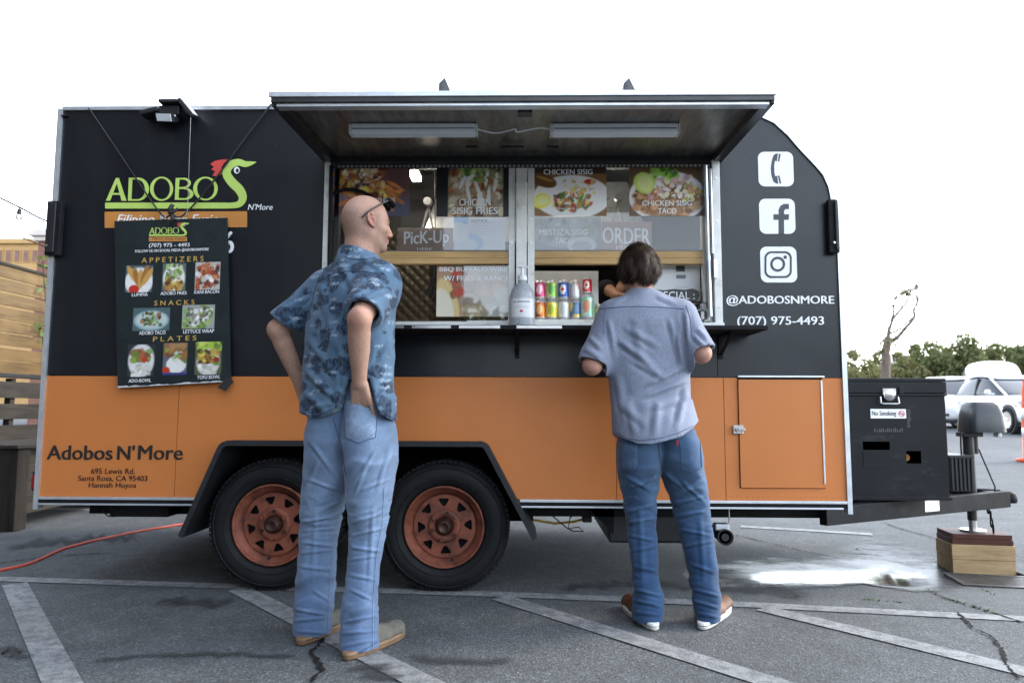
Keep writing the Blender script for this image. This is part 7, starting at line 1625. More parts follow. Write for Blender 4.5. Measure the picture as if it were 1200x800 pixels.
patch('pocket', bj, [(403.5, 469), (442, 469), (441, 514), (405, 514)], mt['denim'], JN, 12, 14, 0.006, DLIGHT)
stitch('seam', bj, [(403.5, 470), (405, 512), (420, 519), (440, 512), (442.5, 470)], mt['darkthread'], JN, 0.0016)
stitch('seam', bj, [(404, 471.5), (442, 471.5)], mt['darkthread'], JN, 0.0014)
stitch('seam', bj, [(390, 490), (400, 520), (406, 560)], mt['darkthread'], JN, 0.0016)
stitch('seam', bj, [(437, 760), (437, 700), (441, 650), (448, 610), (450, 570)], mt['thread'], JN, 0.0012)
stitch('seam', bj, [(384, 745), (385, 700), (389, 650)], mt['thread'], JN, 0.0012)
for hem in ([(346, 748), (365, 752), (385, 747)], [(400, 765), (420, 765), (443, 751)]): stitch('hem_stitch', bj, hem, mt['darkthread'], JN, 0.0014)
# shirt
v = Vol((1.35, -1.30, 0.80), (2.20, -0.45, 1.72), 0.0046)
v.loft(torso, 0.02, grow=-0.005)
v.loft([row(502, 352, 467, cyT, 0.74, A1_), row(480, 351, 466, cyT, 0.71, A1_), row(466, 353, 464, cyT, 0.66, A1_)], 0.02)
v.chain([(sl_, 0.072), (sl_.lerp(el_, 0.55), 0.070), (sl_.lerp(el_, 1.15), 0.072)], 0.05)
v.chain([(sr_, 0.080), (sr_.lerp(er_, 0.55), 0.078), (sr_.lerp(er_, 1.2), 0.074)], 0.05)
v.hem([(340, 484), (352, 486), (362, 491), (375, 489), (390, 483), (399, 476), (404, 455), (410, 443), (436, 442), (441, 462), (446, 484), (455, 492), (468, 498)], -0.92)
dl = (el_-sl_).normalized(); dr = (er_-sr_).normalized()
cutL = sl_.lerp(el_, 0.86); cutR = sr_.lerp(er_, 0.84)
lo = np.array(el_)-0.22; hi = np.array(el_)+0.22
v.cut(cutL, (dl+Vector((0, 0, -0.25))).normalized(), 0.004, lo, (1.60, -0.4, 1.42))
lo = np.array(er_)-0.26; hi = np.array(er_)+0.22; hi[1] = -0.955
v.cut(cutR, (dr+Vector((0, 0, -0.1))).normalized(), 0.004, lo, hi)
v.cone(sl_.lerp(el_, 0.62), sl_.lerp(el_, 1.2), 0.056, 0.062, 0.006, '-'); v.cone(sr_.lerp(er_, 0.62), sr_.lerp(er_, 1.2), 0.060, 0.066, 0.006, '-')
# collar ring
v.cone(neckb+Vector((-0.02, 0, -0.03)), neckb+Vector((0.0, 0.0, 0.022)), 0.080, 0.074, 0.012); v.cut(neckb+Vector((0, 0, 0.018)), Vector((0.25, 0.1, 1)).normalized(), 0.003, np.array(neckb)-0.12, np.array(neckb)+0.2)
v.cone(neckb+Vector((0.006, 0, -0.005)), neckb+Vector((0.02, 0.0, 0.1)), 0.066, 0.066, 0.003, '-')
# pocket opening: the shirt tucks up where the hand goes in
V, F = v.mesh(); V = relax(V, F, 2); Nn = vnormals(V, F)
W1 = lambda u, w, y=-1.0: np.array(at(u, w, y=y))
d = 0.004*vnoise(V, (7, 7, 5), 3)+0.0022*vnoise(V, (17, 17, 12), 4)
low = sm(1.15, 0.92, V[:, 2]); d += low*0.008*(ridge(V+0.03*vnoise(V, (6, 6, 6), 9)[:, None], (9, 9, 5), 7)-0.35)
d += 0.0045*(ridge(V+0.04*vnoise(V, (5, 5, 5), 19)[:, None], (7, 7, 9), 17)-0.4)*sm(0.95, 1.1, V[:, 2])
for a, b, w, am in (((389, 306), (381, 352), 4, -0.012), ((385, 350), (380, 400), 4, -0.007), ((376, 330), (396, 420), 6, 0.008), ((402, 372), (372, 455), 6, 0.010), ((357, 392), (402, 452), 5, 0.010), ((354, 430), (398, 472), 5, 0.011), ((353, 455), (385, 486), 5, 0.009), ((444, 326), (406, 352), 5, 0.009), ((458, 338), (424, 350), 4, 0.009),
        ((465, 352), (446, 384), 4, 0.009), ((460, 392), (440, 436), 5, 0.010), ((462, 430), (440, 478), 5, 0.010), ((464, 460), (452, 492), 4, 0.008), ((366, 346), (326, 366), 4, 0.009), ((372, 345), (340, 386), 4, 0.008), ((420, 300), (452, 318), 4, 0.006), ((400, 310), (420, 345), 6, 0.007), ((398, 400), (406, 462), 5, 0.009), ((362, 480), (390, 470), 4, 0.008), ((412, 330), (398, 368), 5, -0.007), ((432, 316), (440, 345), 5, 0.006)):
    d += fold2(V, Nn, a, b, w, am)
V = V+Nn*d[:, None]
# wavy lower hem
def aloha():
    m, nt, b = base_mat('patterned_blue_shirt_cloth')
    base = ramp(nt, noise(nt, 9, 4, 0.6), [(0.3, (0.055, 0.104, 0.165)), (0.7, (0.085, 0.145, 0.218))])
    def cells(scale, st, off, lo, hi, wob, wsc):
        tc = N(nt, 'ShaderNodeTexCoord'); mp = N(nt, 'ShaderNodeMapping'); mp.inputs['Scale'].default_value = st; mp.inputs['Location'].default_value = off
        nz = N(nt, 'ShaderNodeTexNoise'); nz.inputs['Scale'].default_value = wsc; nz.inputs['Detail'].default_value = 5; nt.links.new(tc.outputs['Object'], nz.inputs[0])
        sb = N(nt, 'ShaderNodeVectorMath', operation='SUBTRACT'); sb.inputs[1].default_value = (0.5, 0.5, 0.5); nt.links.new(nz.outputs['Color'], sb.inputs[0])
        ml = N(nt, 'ShaderNodeVectorMath', operation='SCALE'); ml.inputs['Scale'].default_value = wob; nt.links.new(sb.outputs[0], ml.inputs[0])
        nt.links.new(tc.outputs['Object'], mp.inputs[0]); ad = N(nt, 'ShaderNodeVectorMath', operation='ADD'); nt.links.new(mp.outputs[0], ad.inputs[0]); nt.links.new(ml.outputs[0], ad.inputs[1])
        vo = N(nt, 'ShaderNodeTexVoronoi'); vo.inputs['Scale'].default_value = scale; vo.inputs['Randomness'].default_value = 0.75; nt.links.new(ad.outputs[0], vo.inputs[0])
        return ramp(nt, vo.outputs['Distance'], [(lo, (1, 1, 1)), (hi, (0, 0, 0))])
    dk = cells(12.0, (1, 1, 1.5), (0, 0, 0), 0.42, 0.52, 0.05, 40); hole = ramp(nt, noise(nt, 120, 3, 0.6, (1, 1, 0.4)), [(0.42, (0.55,)*3), (0.56, (1, 1, 1))])
    wt = cells(12.5, (0.75, 0.75, 2.4), (0.31, 0.27, 0.47), 0.20, 0.34, 0.03, 50); wh = ramp(nt, noise(nt, 70, 4, 0.7), [(0.42, (0, 0, 0)), (0.56, (1, 1, 1))])
    c = mixc(nt, mixc(nt, 1.0, dk, hole, 'MULTIPLY'), base, (0.012, 0.022, 0.045)); c = mixc(nt, mixc(nt, 1.0, wt, wh, 'MULTIPLY'), c, (0.23, 0.30, 0.36))
    nt.links.new(c, b.inputs['Base Color']); b.inputs['Roughness'].default_value = 0.8; b.inputs['Specular IOR Level'].default_value = 0.25; b.inputs['Sheen Weight'].default_value = 0.1
    bump(nt, b, noise(nt, 400, 2, 0.5), 0.3, 0.0008); return m
mt['aloha'] = aloha()
SH1 = mesh_np('shirt', V, F, mt['aloha'], M1, True)
bs1 = bvh_of(V, F); mt['alohaseam'] = M_('dark_blue_seam', (0.035, 0.065, 0.115), 0.85)
for nm, pts in (('yoke_seam', [(371, 331), (385, 322), (405, 318), (425, 318), (446, 322)]), ('hem_seam', [(353, 482), (363, 487), (376, 485), (389, 479)]), ('hem_seam', [(447, 479), (456, 487), (464, 492)]), ('cuff_seam', [(321, 377), (335, 388), (352, 394)]), ('collar_seam', [(404, 301), (415, 304), (430, 304), (441, 302)]), ('sleeve_seam', [(372, 333), (366, 352), (362, 375)]), ('cuff_seam', [(408, 352), (425, 352), (440, 360), (448, 372)])):
    stitch(nm, bs1, pts, mt['alohaseam'], SH1, 0.0013)
# body: torso, limbs and head under the clothes
pk = project(bj1, 423, 474, 0.0); pk2 = project(bj1, 424, 508, 0.0)
wr1 = at(421, 448, y=pk.y-0.034)
HC = at(430.5, 262, y=-0.80); f, r, u = head_frame((0.86, 0.50, -0.04), (0.06, 0.02, 1))
hV, hF, ha, hb_, hc = head_mesh(HC, f, r, u, neckb+Vector((-0.005, 0, -0.03)), s=0.955)
def shrink(rows, g): return [(z, cx, cy, max(0.03, rx-g), max(0.03, ry-g), an) for z, cx, cy, rx, ry, an in rows]
v = Vol((1.38, -1.25, 0.03), (2.15, -0.42, 1.66), 0.0058)
v.loft(shrink(torso[3:], 0.035), 0.03); v.loft(shrink(torso[:4], 0.075), 0.03); v.loft(shrink(legL, 0.02), 0.02); v.loft(shrink(legR, 0.02), 0.02)
v.chain([(sl_, 0.056), (sl_.lerp(el_, 0.5), 0.048), (el_, 0.040)], 0.02); v.chain([(el_, 0.039), (el_.lerp(wl1, 0.25), 0.0415), (el_.lerp(wl1, 0.6), 0.036), (wl1, 0.028)], 0.02)
v.chain([(sr_, 0.058), (sr_.lerp(er_, 0.5), 0.050), (er_, 0.042)], 0.02); v.chain([(er_, 0.041), (er_.lerp(wr1, 0.22), 0.0435), (er_.lerp(wr1, 0.5), 0.0405), (er_.lerp(wr1, 0.8), 0.0315), (wr1, 0.0285)], 0.02)
v.ell(er_+Vector((0.004, -0.022, 0.012)), (0.024, 0.026, 0.028), None, 0.025)
finger_set(v, wr1, pk2+Vector((0, 0.075, 0))-wr1, (0.25, 0.9, 0), 1.0, 0.1, 1, 0.35, 1.4)
finger_set(v, wl1, at(366, 480, y=-0.60)-wl1, (0.4, -0.9, 0), 1.0, 0.3, -1)
bV, bF = v.mesh(); bV = relax(bV, bF, 1)
V = np.concatenate([bV, hV]); F = np.concatenate([bF, hF+len(bV)])
S1 = np.array((0.43, 0.258, 0.188)); cb_ = np.tile(S1, (len(bV), 1))*(1+0.10*vnoise(bV, 25, 3)+0.08*vnoise(bV, 70, 4))[:, None]
de = np.linalg.norm(bV-np.array(er_+Vector((0, -0.04, 0))), axis=1); rd = np.exp(-(de/0.05)**2)[:, None]; cb_ = cb_*(1-0.35*rd)+np.array((0.42, 0.16, 0.11))*0.35*rd
hcol = np.tile(S1*1.0, (len(hV), 1))*(1+0.06*vnoise(hV, 40, 3)+0.05*vnoise(hV, 110, 5))[:, None]
def mixn(c, col, w): w = np.clip(w, 0, 1)[:, None]; return c*(1-w)+np.array(col)*w
ring_ = sm(0.062, 0.020, hc)*sm(0.055, 0.02, ha)*sm(-0.10, -0.04, hc)                       # close-cropped ring of hair
hcol = mixn(hcol, (0.17, 0.125, 0.10), ring_*(0.50+0.22*vnoise(hV, 260, 8)))
hcol = mixn(hcol, (0.50, 0.22, 0.16), np.clip(vnoise(hV, 30, 21)*0.5+vnoise(hV, 75, 22)*0.4, 0, 1)*0.35)
hcol = mixn(hcol, (0.19, 0.125, 0.095), sm(-0.04, -0.065, hc)*sm(0.0, 0.03, ha)*(0.45+0.25*vnoise(hV, 300, 9)))           # stubble
hcol = mixn(hcol, (0.17, 0.12, 0.095), np.exp(-((ha-0.015)/0.014)**2-((hc+0.02)/0.030)**2)*0.5)   # sideburn
hcol = mixn(hcol, (0.46, 0.15, 0.115), np.exp(-((ha+0.008)/0.02)**2-((hc+0.002)/0.04)**2)*sm(0.068, 0.078, np.abs(hb_))*0.55)
hcol = mixn(hcol, (0.46, 0.17, 0.125), np.exp(-((ha-0.106)/0.02)**2-((hc+0.038)/0.016)**2)*0.45)
hcol = mixn(hcol, (0.36, 0.12, 0.10), np.exp(-((ha-0.094)/0.012)**2-((hc+0.072)/0.011)**2)*0.55)
hcol = mixn(hcol, (0.14, 0.09, 0.065), np.exp(-((ha-0.082)/0.016)**2-((hc-0.0215)/0.006)**2)*0.55)
hcol = mixn(hcol, (0.08, 0.05, 0.04), np.exp(-((ha-0.083)/0.010)**2-((hc+0.0035)/0.004)**2)*(np.abs(hb_) > 0.018)*0.8)
BD1 = mesh_np('body', V, F, skin, M1, True, np.concatenate([cb_, hcol]))
mt['suede'] = M_('grey_green_suede', (0.105, 0.102, 0.085), 0.9, 0, 0.3, 14, bs=120, bd=0.001, spec=0.2); mt['gum'] = M_('gum_rubber_sole', (0.17, 0.10, 0.05), 0.7, 0, 0.25, 20)
def gp(u, w): p = gnd(u, w); return Vector((p.x, p.y, p.z+0.001))
for hl_, to_ in (((350, 757), (401, 731)), ((403.5, 774.5), (471, 744))): shoe(M1, gp(*hl_), gp(*to_), mt['suede'], mt['gum'])
# sunglasses pushed up on the head
LH = lambda a, b, c: HC+(f*a+r*b+u*c)*0.955
t = thing('sunglasses', LH(0.07, 0, 0.09), 'black sunglasses pushed up on the bald head', 'sunglasses')
mt['gframe'] = M_('black_gloss_frame', (0.012, 0.012, 0.013), 0.2, 0, 0.1, 20); mt['glens'] = M_('dark_lens', (0.015, 0.016, 0.018), 0.06, 0, 0.1, 10, rv=0.02)
for q in (-1, 1):
    MB().tube(smooth_path([LH(0.066, q*0.066, 0.100), LH(0.04, q*0.076, 0.082), LH(0.0, q*0.0835, 0.052), LH(-0.035, q*0.0845, 0.022), LH(-0.050, q*0.080, 0.000)], 5), 0.0036, 8).build('temple_arm', mt['gframe'], t)
    cen = LH(0.088, q*0.034, 0.098); n_ = (f*0.62+u*0.78).normalized(); e1 = (r*q*0.95-f*0.22).normalized(); e1 = (e1-n_*e1.dot(n_)).normalized(); e2 = n_.cross(e1)
    rg_ = [cen+n_*0.004+e1*0.030*math.copysign(abs(math.cos(x))**0.8, math.cos(x))+e2*0.022*math.copysign(abs(math.sin(x))**0.8, math.sin(x)) for x in [2*math.pi*i/28 for i in range(29)]]
    MB().tube(rg_, 0.0036, 6).build('rim', mt['gframe'], t)
    MB().add([p+n_*0.0015 for p in rg_[:-1]]+[p-n_*0.0015 for p in rg_[:-1]], [list(range(28)), list(range(28, 56))[::-1]]+[(i, 28+i, 28+(i+1) % 28, (i+1) % 28) for i in range(28)]).build('lens', mt['glens'], t)
MB().tube([LH(0.093, -0.010, 0.099), LH(0.096, 0, 0.1), LH(0.093, 0.010, 0.099)], 0.004, 6).build('bridge', mt['gframe'], t)

# ------------------------------------------------------------------ man in the plain blue shirt at the counter
A2 = math.radians(6)
M2 = person('person', (3.22, -0.45, 0.0), 'brown haired man in plain grey blue shirt leaning at the counter')
ct = -0.46
tor2 = [row(526, 718.5, 824, -0.478, 1.0, A2), row(512, 717.5, 822, -0.476, 0.96, A2), row(495, 716, 819, -0.472, 0.86, A2), row(465, 714.5, 812, ct, 0.64, A2), row(433, 710, 808.5, ct, 0.62, A2), row(400, 709, 806, ct, 0.60, A2), row(380, 708.5, 807, ct, 0.58, A2), row(362, 711, 806, ct, 0.55, A2), row(352, 721, 797, ct, 0.54, A2), row(344, 731, 782, ct, 0.60, A2), row(337, 737, 768, ct, 0.8, A2)]
s2l, e2l, w2l = at(718, 370, y=-0.46), at(694, 428, y=-0.53), at(712, 398, y=-0.26)
s2r, e2r, w2r = at(798, 371, y=-0.46), at(822, 414, y=-0.53), at(800, 392, y=-0.26)
nb2 = at(750, 344, y=-0.45)
leg2L = [row(730, 740, 776.5, -0.515, 1.25, 0.3), row(715, 739.5, 778.5, -0.50, 1.2, 0.3), row(698, 741, 778, -0.485, 1.1, 0.2), row(675, 739.5, 775, -0.47, 1.0, 0), row(652.6, 737, 773, -0.47, 1.0, 0), row(620, 733.7, 770, -0.47, 1.0, 0), row(587.6, 730, 770, -0.47, 1.15, 0), row(565, 725, 773, -0.475, 1.22, 0), row(540, 722, 777, -0.48, 1.3, 0), row(518, 722, 779, -0.48, 1.3, 0), row(500, 726, 778, -0.475, 1.2, 0), row(478, 731, 776, -0.47, 1.1, 0)]
leg2R = [row(729, 813, 846, -0.51, 1.3, -0.3), row(712, 810.5, 846.5, -0.495, 1.2, -0.3), row(695, 808.5, 847.5, -0.475, 1.1, -0.2), row(675, 806, 844, -0.46, 1.0, 0), row(652.6, 802, 839.5, -0.46, 1.0, 0), row(620, 794, 836, -0.46, 1.0, 0), row(600, 789, 833, -0.46, 1.0, 0), row(581, 784, 830, -0.46, 1.15, 0), row(560, 776, 826, -0.47, 1.22, 0), row(540, 769, 824, -0.48, 1.3, 0), row(518, 765, 821, -0.48, 1.3, 0), row(500, 764, 813, -0.475, 1.2, 0), row(478, 764, 805, -0.47, 1.1, 0)]
v = Vol((2.80, -0.75, 0.02), (3.62, -0.15, 0.98), 0.0054)
v.loft(leg2L, 0.01, grow=-0.005); v.loft(leg2R, 0.012, grow=-0.005)
c1 = at(776, 575, y=-0.66)
V, F = v.mesh(); V = relax(V, F, 2); Nn = vnormals(V, F)
d = jean_disp(V, 0.46, 0.10, 31, 0.62)
for a, b, w, am in (((731, 600), (770, 590), 2.4, 0.007), ((734, 612), (771, 606), 2.4, 0.007), ((735, 626), (771, 634), 2.4, 0.006), ((737, 645), (773, 639), 2.4, 0.006), ((738, 662), (774, 670), 2.8, 0.005), ((740, 689), (778, 699), 2.4, 0.008), ((740, 702), (778, 711), 2.4, 0.008), ((741, 716), (777, 721), 2.4, 0.007), ((786, 590), (831, 580), 2.4, 0.007), ((790, 604), (835, 597), 2.4, 0.007), ((795, 619), (837, 628), 2.4, 0.007), ((799, 640), (839, 633), 2.4, 0.006),
        ((804, 658), (841, 672), 2.6, 0.006), ((807, 689), (847, 699), 2.4, 0.008), ((810, 703), (847, 713), 2.4, 0.008), ((813, 717), (846, 724), 2.4, 0.007), ((728, 555), (766, 576), 3, 0.006), ((827, 560), (788, 582), 3, 0.007), ((734, 572), (770, 560), 2.6, 0.005), ((798, 563), (828, 590), 2.8, 0.006), ((778, 552), (800, 572), 2.6, 0.006), ((772, 556), (752, 574), 2.6, 0.006), ((750, 590), (754, 690), 4, 0.004), ((820, 600), (826, 690), 4, 0.004)):
    d += fold2(V, Nn, a, b, w, am)
V = V+Nn*d[:, None]
B2, L2_, D2 = (0.022, 0.060, 0.138), (0.070, 0.128, 0.215), (0.015, 0.045, 0.112)
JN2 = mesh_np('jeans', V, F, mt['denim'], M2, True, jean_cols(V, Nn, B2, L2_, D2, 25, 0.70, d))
bj = bvh_of(V, F)
patch('pocket', bj, [(728, 520), (748, 522), (748, 547), (730, 552)], mt['denim'], JN2, 10, 12, 0.005, L2_)
patch('pocket', bj, [(797, 519), (820, 515), (822, 547), (799, 551)], mt['denim'], JN2, 10, 12, 0.005, L2_)
for pts in ([(728, 521), (730, 551), (742, 554), (748, 548), (748, 523)], [(797, 519), (799, 549), (812, 553), (822, 547), (820, 516)], [(770, 510), (772, 530), (775, 548)]): stitch('seam', bj, pts, mt['darkthread'], JN2, 0.0014)
mt['redtab'] = M_('red_tab', (0.35, 0.03, 0.03), 0.7)
patch('pocket_tab', bj, [(792.5, 516), (795, 516), (795, 522), (792.5, 522)], mt['redtab'], JN2, 2, 3, 0.005)
v = Vol((2.62, -0.85, 0.72), (3.60, -0.10, 1.58), 0.0046)
v.loft(tor2, 0.02, grow=-0.004)
v.chain([(s2l, 0.078), (s2l.lerp(e2l, 0.5), 0.074), (s2l.lerp(e2l, 1.15), 0.070)], 0.05); v.chain([(s2r, 0.078), (s2r.lerp(e2r, 0.5), 0.074), (s2r.lerp(e2r, 1.2), 0.070)], 0.05)
v.hem([(700, 500), (720, 508), (732, 515), (745, 520), (760, 520), (778, 516), (797, 510), (812, 502), (822, 495), (840, 490)], -0.60)
d1 = (e2l-s2l).normalized(); d2 = (e2r-s2r).normalized()
v.cut(s2l.lerp(e2l, 0.97), (d1+Vector((0.0, 0, -0.2))).normalized(), 0.004, np.array(e2l)-0.2, (at(707, 430, y=-0.5).x, 0, np.array(e2l)[2]+0.2))
v.cut(s2r.lerp(e2r, 0.97), (d2+Vector((0.0, 0, -0.2))).normalized(), 0.004, (at(811, 430, y=-0.5).x, -0.9, np.array(e2r)[2]-0.2), np.array(e2r)+0.2)
v.cone(s2l.lerp(e2l, 0.6), s2l.lerp(e2l, 1.3), 0.056, 0.058, 0.006, '-'); v.cone(s2r.lerp(e2r, 0.6), s2r.lerp(e2r, 1.3), 0.056, 0.058, 0.006, '-')
v.cone(nb2+Vector((0, 0, -0.04)), nb2+Vector((0.0, 0.01, 0.012)), 0.078, 0.070, 0.012); v.cut(nb2+Vector((0, 0, 0.010)), Vector((0, 0.25, 1)).normalized(), 0.003, np.array(nb2)-0.12, np.array(nb2)+0.2)
v.cone(nb2+Vector((0, 0.01, -0.01)), nb2+Vector((0.0, 0.03, 0.1)), 0.062, 0.062, 0.003, '-')
V, F = v.mesh(); V = relax(V, F, 2); Nn = vnormals(V, F)
d = 0.0035*vnoise(V, (6, 6, 4), 43)+0.002*vnoise(V, (15, 15, 11), 44)
d += 0.004*(ridge(V+0.05*vnoise(V, (4, 4, 4), 49)[:, None], (6, 6, 7), 47)-0.4)
W2 = lambda u, w: np.array(at(u, w, y=-0.60))
for a, b, w, am in (((722, 396), (772, 434), 5, 0.011), ((730, 382), (776, 408), 5, 0.006), ((794, 385), (800, 440), 4, 0.011), ((784, 372), (797, 424), 4, 0.009), ((756, 452), (806, 428), 4, 0.012), ((752, 466), (808, 444), 4, 0.011), ((760, 480), (812, 462), 5, 0.009), ((736, 462), (744, 516), 6, 0.008), ((772, 468), (766, 516), 6, 0.008), ((806, 452), (792, 505), 5, 0.010), ((722, 436), (736, 505), 6, 0.008), ((713, 372), (722, 424), 4, 0.008),
        ((803, 362), (808, 412), 4, 0.009), ((688, 392), (706, 410), 4, 0.007), ((684, 408), (706, 420), 4, 0.006), ((816, 384), (831, 398), 4, 0.007), ((812, 392), (828, 408), 4, 0.006), ((745, 372), (754, 430), 7, 0.006), ((735, 345), (715, 358), 4, 0.005), ((768, 345), (795, 356), 4, 0.006), ((740, 420), (785, 446), 5, 0.008), ((724, 470), (760, 500), 6, 0.006)):
    d += fold2(V, Nn, a, b, w, am)
V = V+Nn*d[:, None]
def chambray():
    m, nt, b = base_mat('grey_blue_chambray')
    c = ramp(nt, noise(nt, 7, 4, 0.6), [(0.3, (0.165, 0.190, 0.255)), (0.7, (0.200, 0.228, 0.300))]); w = ramp(nt, noise(nt, 350, 2, 0.6, (1, 1, 0.2)), [(0.35, (0.78,)*3), (0.65, (1.1,)*3)])
    nt.links.new(mixc(nt, 1.0, c, w, 'MULTIPLY'), b.inputs['Base Color']); b.inputs['Roughness'].default_value = 0.82; b.inputs['Specular IOR Level'].default_value = 0.25; b.inputs['Sheen Weight'].default_value = 0.15
    bump(nt, b, noise(nt, 420, 2, 0.5), 0.3, 0.0008); return m
mt['chambray'] = chambray()
SH2 = mesh_np('shirt', V, F, mt['chambray'], M2, True)
bs2 = bvh_of(V, F); mt['shirtseam'] = M_('shirt_seam', (0.085, 0.105, 0.175), 0.85)
stitch('yoke_seam', bs2, [(703, 362), (730, 359.5), (750, 359), (775, 360), (803, 362)], mt['shirtseam'], SH2, 0.0014)
stitch('sleeve_seam', bs2, [(710, 358), (707.5, 375), (708, 392)], mt['shirtseam'], SH2, 0.0014); stitch('sleeve_seam', bs2, [(804, 358), (809, 375), (811, 395)], mt['shirtseam'], SH2, 0.0014)
stitch('cuff_seam', bs2, [(680, 424), (692, 427), (705, 427)], mt['shirtseam'], SH2, 0.0014); stitch('cuff_seam', bs2, [(813, 414), (824, 410), (832, 402)], mt['shirtseam'], SH2, 0.0014)
stitch('hem_seam', bs2, [(722, 506), (735, 513), (750, 516), (775, 513), (795, 507), (814, 498)], mt['shirtseam'], SH2, 0.0012)
HC2 = at(748.5, 318, y=-0.43); f2_, r2_, u2_ = head_frame((0.06, 1.0, -0.06), (0.0, 0.05, 1))
hV, hF, ha, hb_, hc = head_mesh(HC2, f2_, r2_, u2_, nb2+Vector((0, 0, -0.03)), s=0.93, neck_r=0.056)
v = Vol((2.66, -0.80, 0.03), (3.58, -0.02, 1.55), 0.0058)
v.loft(shrink(tor2[2:], 0.035), 0.03); v.loft(shrink(leg2L, 0.018), 0.02); v.loft(shrink(leg2R, 0.018), 0.02)
v.chain([(s2l, 0.055), (s2l.lerp(e2l, 0.5), 0.050), (e2l, 0.044)], 0.02); v.chain([(e2l, 0.044), (e2l.lerp(w2l, 0.35), 0.045), (w2l, 0.029)], 0.012)
v.chain([(s2r, 0.055), (s2r.lerp(e2r, 0.5), 0.050), (e2r, 0.044)], 0.02); v.chain([(e2r, 0.044), (e2r.lerp(w2r, 0.35), 0.045), (w2r, 0.029)], 0.012)
finger_set(v, w2l, Vector((3.02, -0.16, 1.375))-w2l, (0, 0, -1), 0.95, 0.35, -1); finger_set(v, w2r, Vector((3.24, -0.16, 1.375))-w2r, (0, 0, -1), 0.95, 0.35, 1)
bV, bF = v.mesh(); bV = relax(bV, bF, 1)
S2 = np.array((0.42, 0.225, 0.165)); cb_ = np.tile(S2, (len(bV), 1))*(1+0.08*vnoise(bV, 25, 3)+0.06*vnoise(bV, 70, 4))[:, None]
hcol = np.tile(S2, (len(hV), 1))*(1+0.06*vnoise(hV, 40, 3))[:, None]
hcol = mixn(hcol, (0.40, 0.13, 0.10), np.exp(-((ha-0.092)/0.012)**2-((hc+0.072)/0.011)**2)*0.5); hcol = mixn(hcol, (0.05, 0.03, 0.02), np.exp(-((ha-0.082)/0.016)**2-((hc-0.0215)/0.006)**2)*0.8)
mesh_np('body', np.concatenate([bV, hV]), np.concatenate([bF, hF+len(bV)]), skin, M2, True, np.concatenate([cb_, hcol]))
# hair: sculpted mass with combed strands laid over it
LH = lambda a, b, c: HC2+(f2_*a+r2_*b+u2_*c)*0.93
Rm = np.array([[f2_[i], r2_[i], u2_[i]] for i in range(3)])
v = Vol(np.array(HC2)-0.17, np.array(HC2)+0.17, 0.0036)
v.ell(LH(-0.016, 0, 0.034), np.array((0.108, 0.089, 0.100))*0.93, Rm, 0.02); v.ell(LH(-0.050, 0, -0.002), np.array((0.074, 0.087, 0.074))*0.93, Rm, 0.03); v.ell(LH(-0.05, 0.0, -0.024), np.array((0.056, 0.060, 0.040))*0.93, Rm, 0.02)
for q in (-1, 1): v.ell(LH(-0.035, q*0.070, 0.005), np.array((0.05, 0.024, 0.055))*0.93, Rm, 0.02); v.ell(LH(0.012, q*0.074, 0.0), np.array((0.016, 0.012, 0.035))*0.93, Rm, 0.01)
v.ell(LH(0.09, 0, -0.03), np.array((0.075, 0.07, 0.085))*0.93, Rm, 0.012, '-')
V, F = v.mesh(); V = relax(V, F, 1); Nn = vnormals(V, F)
Q = (V-np.array(HC2)); V = V+Nn*(0.0075*vnoise(V, (26, 26, 16), 3)+0.005*vnoise(V, (60, 60, 26), 4)+0.003*ridge(V, (60, 60, 18), 5))[:, None]
hc_ = np.tile(np.array((0.026, 0.0155, 0.0095)), (len(V), 1))*(1+0.5*vnoise(V, (140, 140, 25), 6))[:, None]
mt['hair'] = vcol('brown_hair', 0.55, 0.22, None, 0, 0, (300, 0.4, (1, 1, 0.15)))
HR = mesh_np('hair', V, F, mt['hair'], M2, True, np.clip(hc_, 0.004, 1))
Nn = vnormals(V, F); rs = np.random.RandomState(4); sel = rs.choice(len(V), 9000); SV = []; SF = []; SC = []
crown = np.array(LH(-0.055, 0.02, 0.115)); upv = np.array(u2_)
for i in sel:
    p = V[i]; n_ = Nn[i]; dirv = p-crown; dirv = dirv-n_*(dirv@n_); dirv = dirv/(np.linalg.norm(dirv)+1e-6); dirv = dirv-upv*0.25+rs.normal(0, 0.22, 3); dirv -= n_*(dirv@n_); dirv /= np.linalg.norm(dirv)+1e-6
    ln = rs.uniform(0.018, 0.048); lift = 0.002+0.006*rs.rand()**2; side = np.cross(n_, dirv)*rs.uniform(0.0007, 0.0013); b0 = len(SV); c_ = np.array((0.030, 0.0175, 0.0105))*rs.uniform(0.5, 1.8)
    for k in range(4):
        s_ = k/3; q = p+dirv*ln*s_+n_*(0.0015+lift*math.sin(s_*2.4)-0.003*s_*s_)+np.array((0, 0, -0.004*s_*s_)); w_ = side*(1-0.8*s_); SV += [q-w_, q+w_]; SC += [c_, c_]
    for k in range(3): SF.append((b0+2*k, b0+2*k+1, b0+2*k+3, b0+2*k+2))
tag(mesh_np('hair_strands', np.array(SV), np.array(SF), mt['hair'], HR, True, np.array(SC)), kind='stuff')
mt['brownshoe'] = M_('brown_leather_shoe', (0.105, 0.045, 0.022), 0.6, 0, 0.3, 12, bs=80, bd=0.0008); mt['whitesole'] = M_('white_rubber_sole', (0.62, 0.62, 0.60), 0.6, 0, 0.12, 12, dirt=((0.3, 0.28, 0.25), 12, 0.62))
for hl_, to_ in (((768, 739.5), (735, 711)), ((822, 738.5), (851, 713))): shoe(M2, gp(*hl_), gp(*to_), mt['brownshoe'], mt['whitesole'], sole_h=0.030)

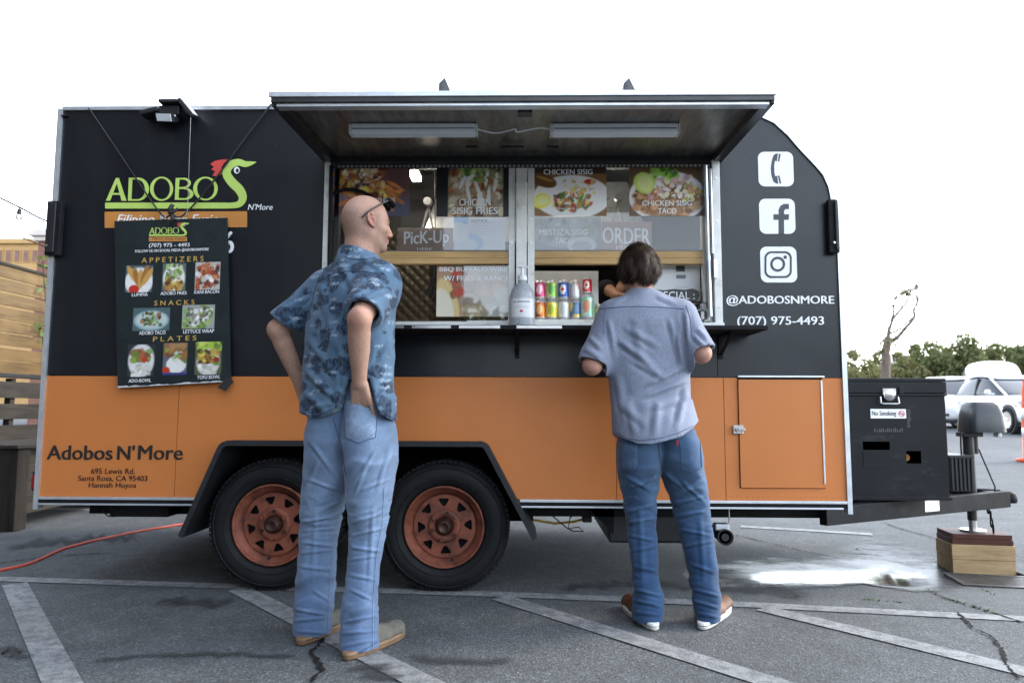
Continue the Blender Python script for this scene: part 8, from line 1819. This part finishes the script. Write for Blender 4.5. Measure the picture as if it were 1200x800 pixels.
# ------------------------------------------------------------------ worker leaning inside the trailer
M3 = person('person', (3.12, 0.95, 0.46), 'worker in black short sleeved top leaning at the order window inside')
h3 = Vector((3.14, 0.98, 1.28)); c3 = Vector((3.07, 0.72, 1.50)); s3l = Vector((3.21, 0.68, 1.57)); s3r = Vector((2.93, 0.66, 1.57)); e3r = at(711, 338, y=0.47); w3r = at(722, 346, y=0.36); e3l = Vector((3.30, 0.62, 1.46)); w3l = Vector((3.22, 0.42, 1.44)); hd3 = at(750, 306, y=0.55)
v = Vol((2.72, 0.25, 0.47), (3.45, 1.2, 1.72), 0.0075)
for s in (-1, 1): v.chain([(h3+Vector((s*0.09, 0, -0.05)), 0.09), (Vector((3.13+s*0.1, 1.0, 0.9)), 0.065), (Vector((3.13+s*0.1, 1.02, 0.54)), 0.045)], 0.03); v.cone((3.13+s*0.1, 1.02, 0.52), (3.13+s*0.1, 0.86, 0.51), 0.035, 0.035, 0.02)
v.chain([(h3, 0.14), (h3.lerp(c3, 0.5), 0.13), (c3, 0.15)], 0.05); v.cone(s3l, s3r, 0.07, 0.07, 0.05)
v.chain([(s3r, 0.055), (e3r, 0.040), (w3r, 0.028)], 0.02); v.chain([(s3l, 0.055), (e3l, 0.040), (w3l, 0.028)], 0.02)
finger_set(v, w3r, (0.6, -0.6, -0.1), (0, 0, -1), 0.9, 0.4, 1); finger_set(v, w3l, (-0.5, -0.7, -0.1), (0, 0, -1), 0.9, 0.4, -1)
v.cone(c3+Vector((0, -0.03, 0.05)), hd3+Vector((0, 0.03, -0.08)), 0.055, 0.05, 0.03)
bV, bF = v.mesh(); f3, r3, u3 = head_frame((-0.1, -1, -0.15))
hV, hF, ha, hb_, hc = head_mesh(hd3, f3, r3, u3, c3+Vector((0, -0.03, 0.08)), h=0.004, s=0.9, neck_r=0.05)
Vv = np.concatenate([bV, hV]); cc = np.tile(np.array((0.36, 0.18, 0.11)), (len(Vv), 1)); cc[len(bV):][(hc > 0.045) | (ha < -0.03)] = (0.015, 0.012, 0.01)
mesh_np('body', Vv, np.concatenate([bF, hF+len(bV)]), skin, M3, True, cc)
v = Vol((2.72, 0.25, 0.8), (3.45, 1.25, 1.75), 0.0075)
v.chain([(h3+Vector((0, 0, -0.06)), 0.165), (h3.lerp(c3, 0.5), 0.155), (c3, 0.17)], 0.05); v.cone(s3l, s3r, 0.088, 0.088, 0.05); v.cone(s3r, s3r.lerp(e3r, 0.97), 0.072, 0.058, 0.02); v.cone(s3l, s3l.lerp(e3l, 0.72), 0.075, 0.065, 0.02)
V, F = v.mesh(); V = relax(V, F, 1); V = V+vnormals(V, F)*(0.005*vnoise(V, (9, 9, 9), 3))[:, None]
mt['blacktee'] = M_('black_cotton', (0.014, 0.014, 0.015), 0.9, 0, 0.2, 20, spec=0.2); mesh_np('shirt', V, F, mt['blacktee'], M3)
v = Vol((2.9, 0.75, 0.5), (3.4, 1.25, 1.35), 0.0085)
for s in (-1, 1): v.chain([(h3+Vector((s*0.085, 0, -0.06)), 0.108), (Vector((3.13+s*0.1, 1.0, 0.9)), 0.085), (Vector((3.13+s*0.1, 1.02, 0.56)), 0.07)], 0.03)
V, F = v.mesh(); mesh_np('trousers', V, F, mt['blacktee'], M3)
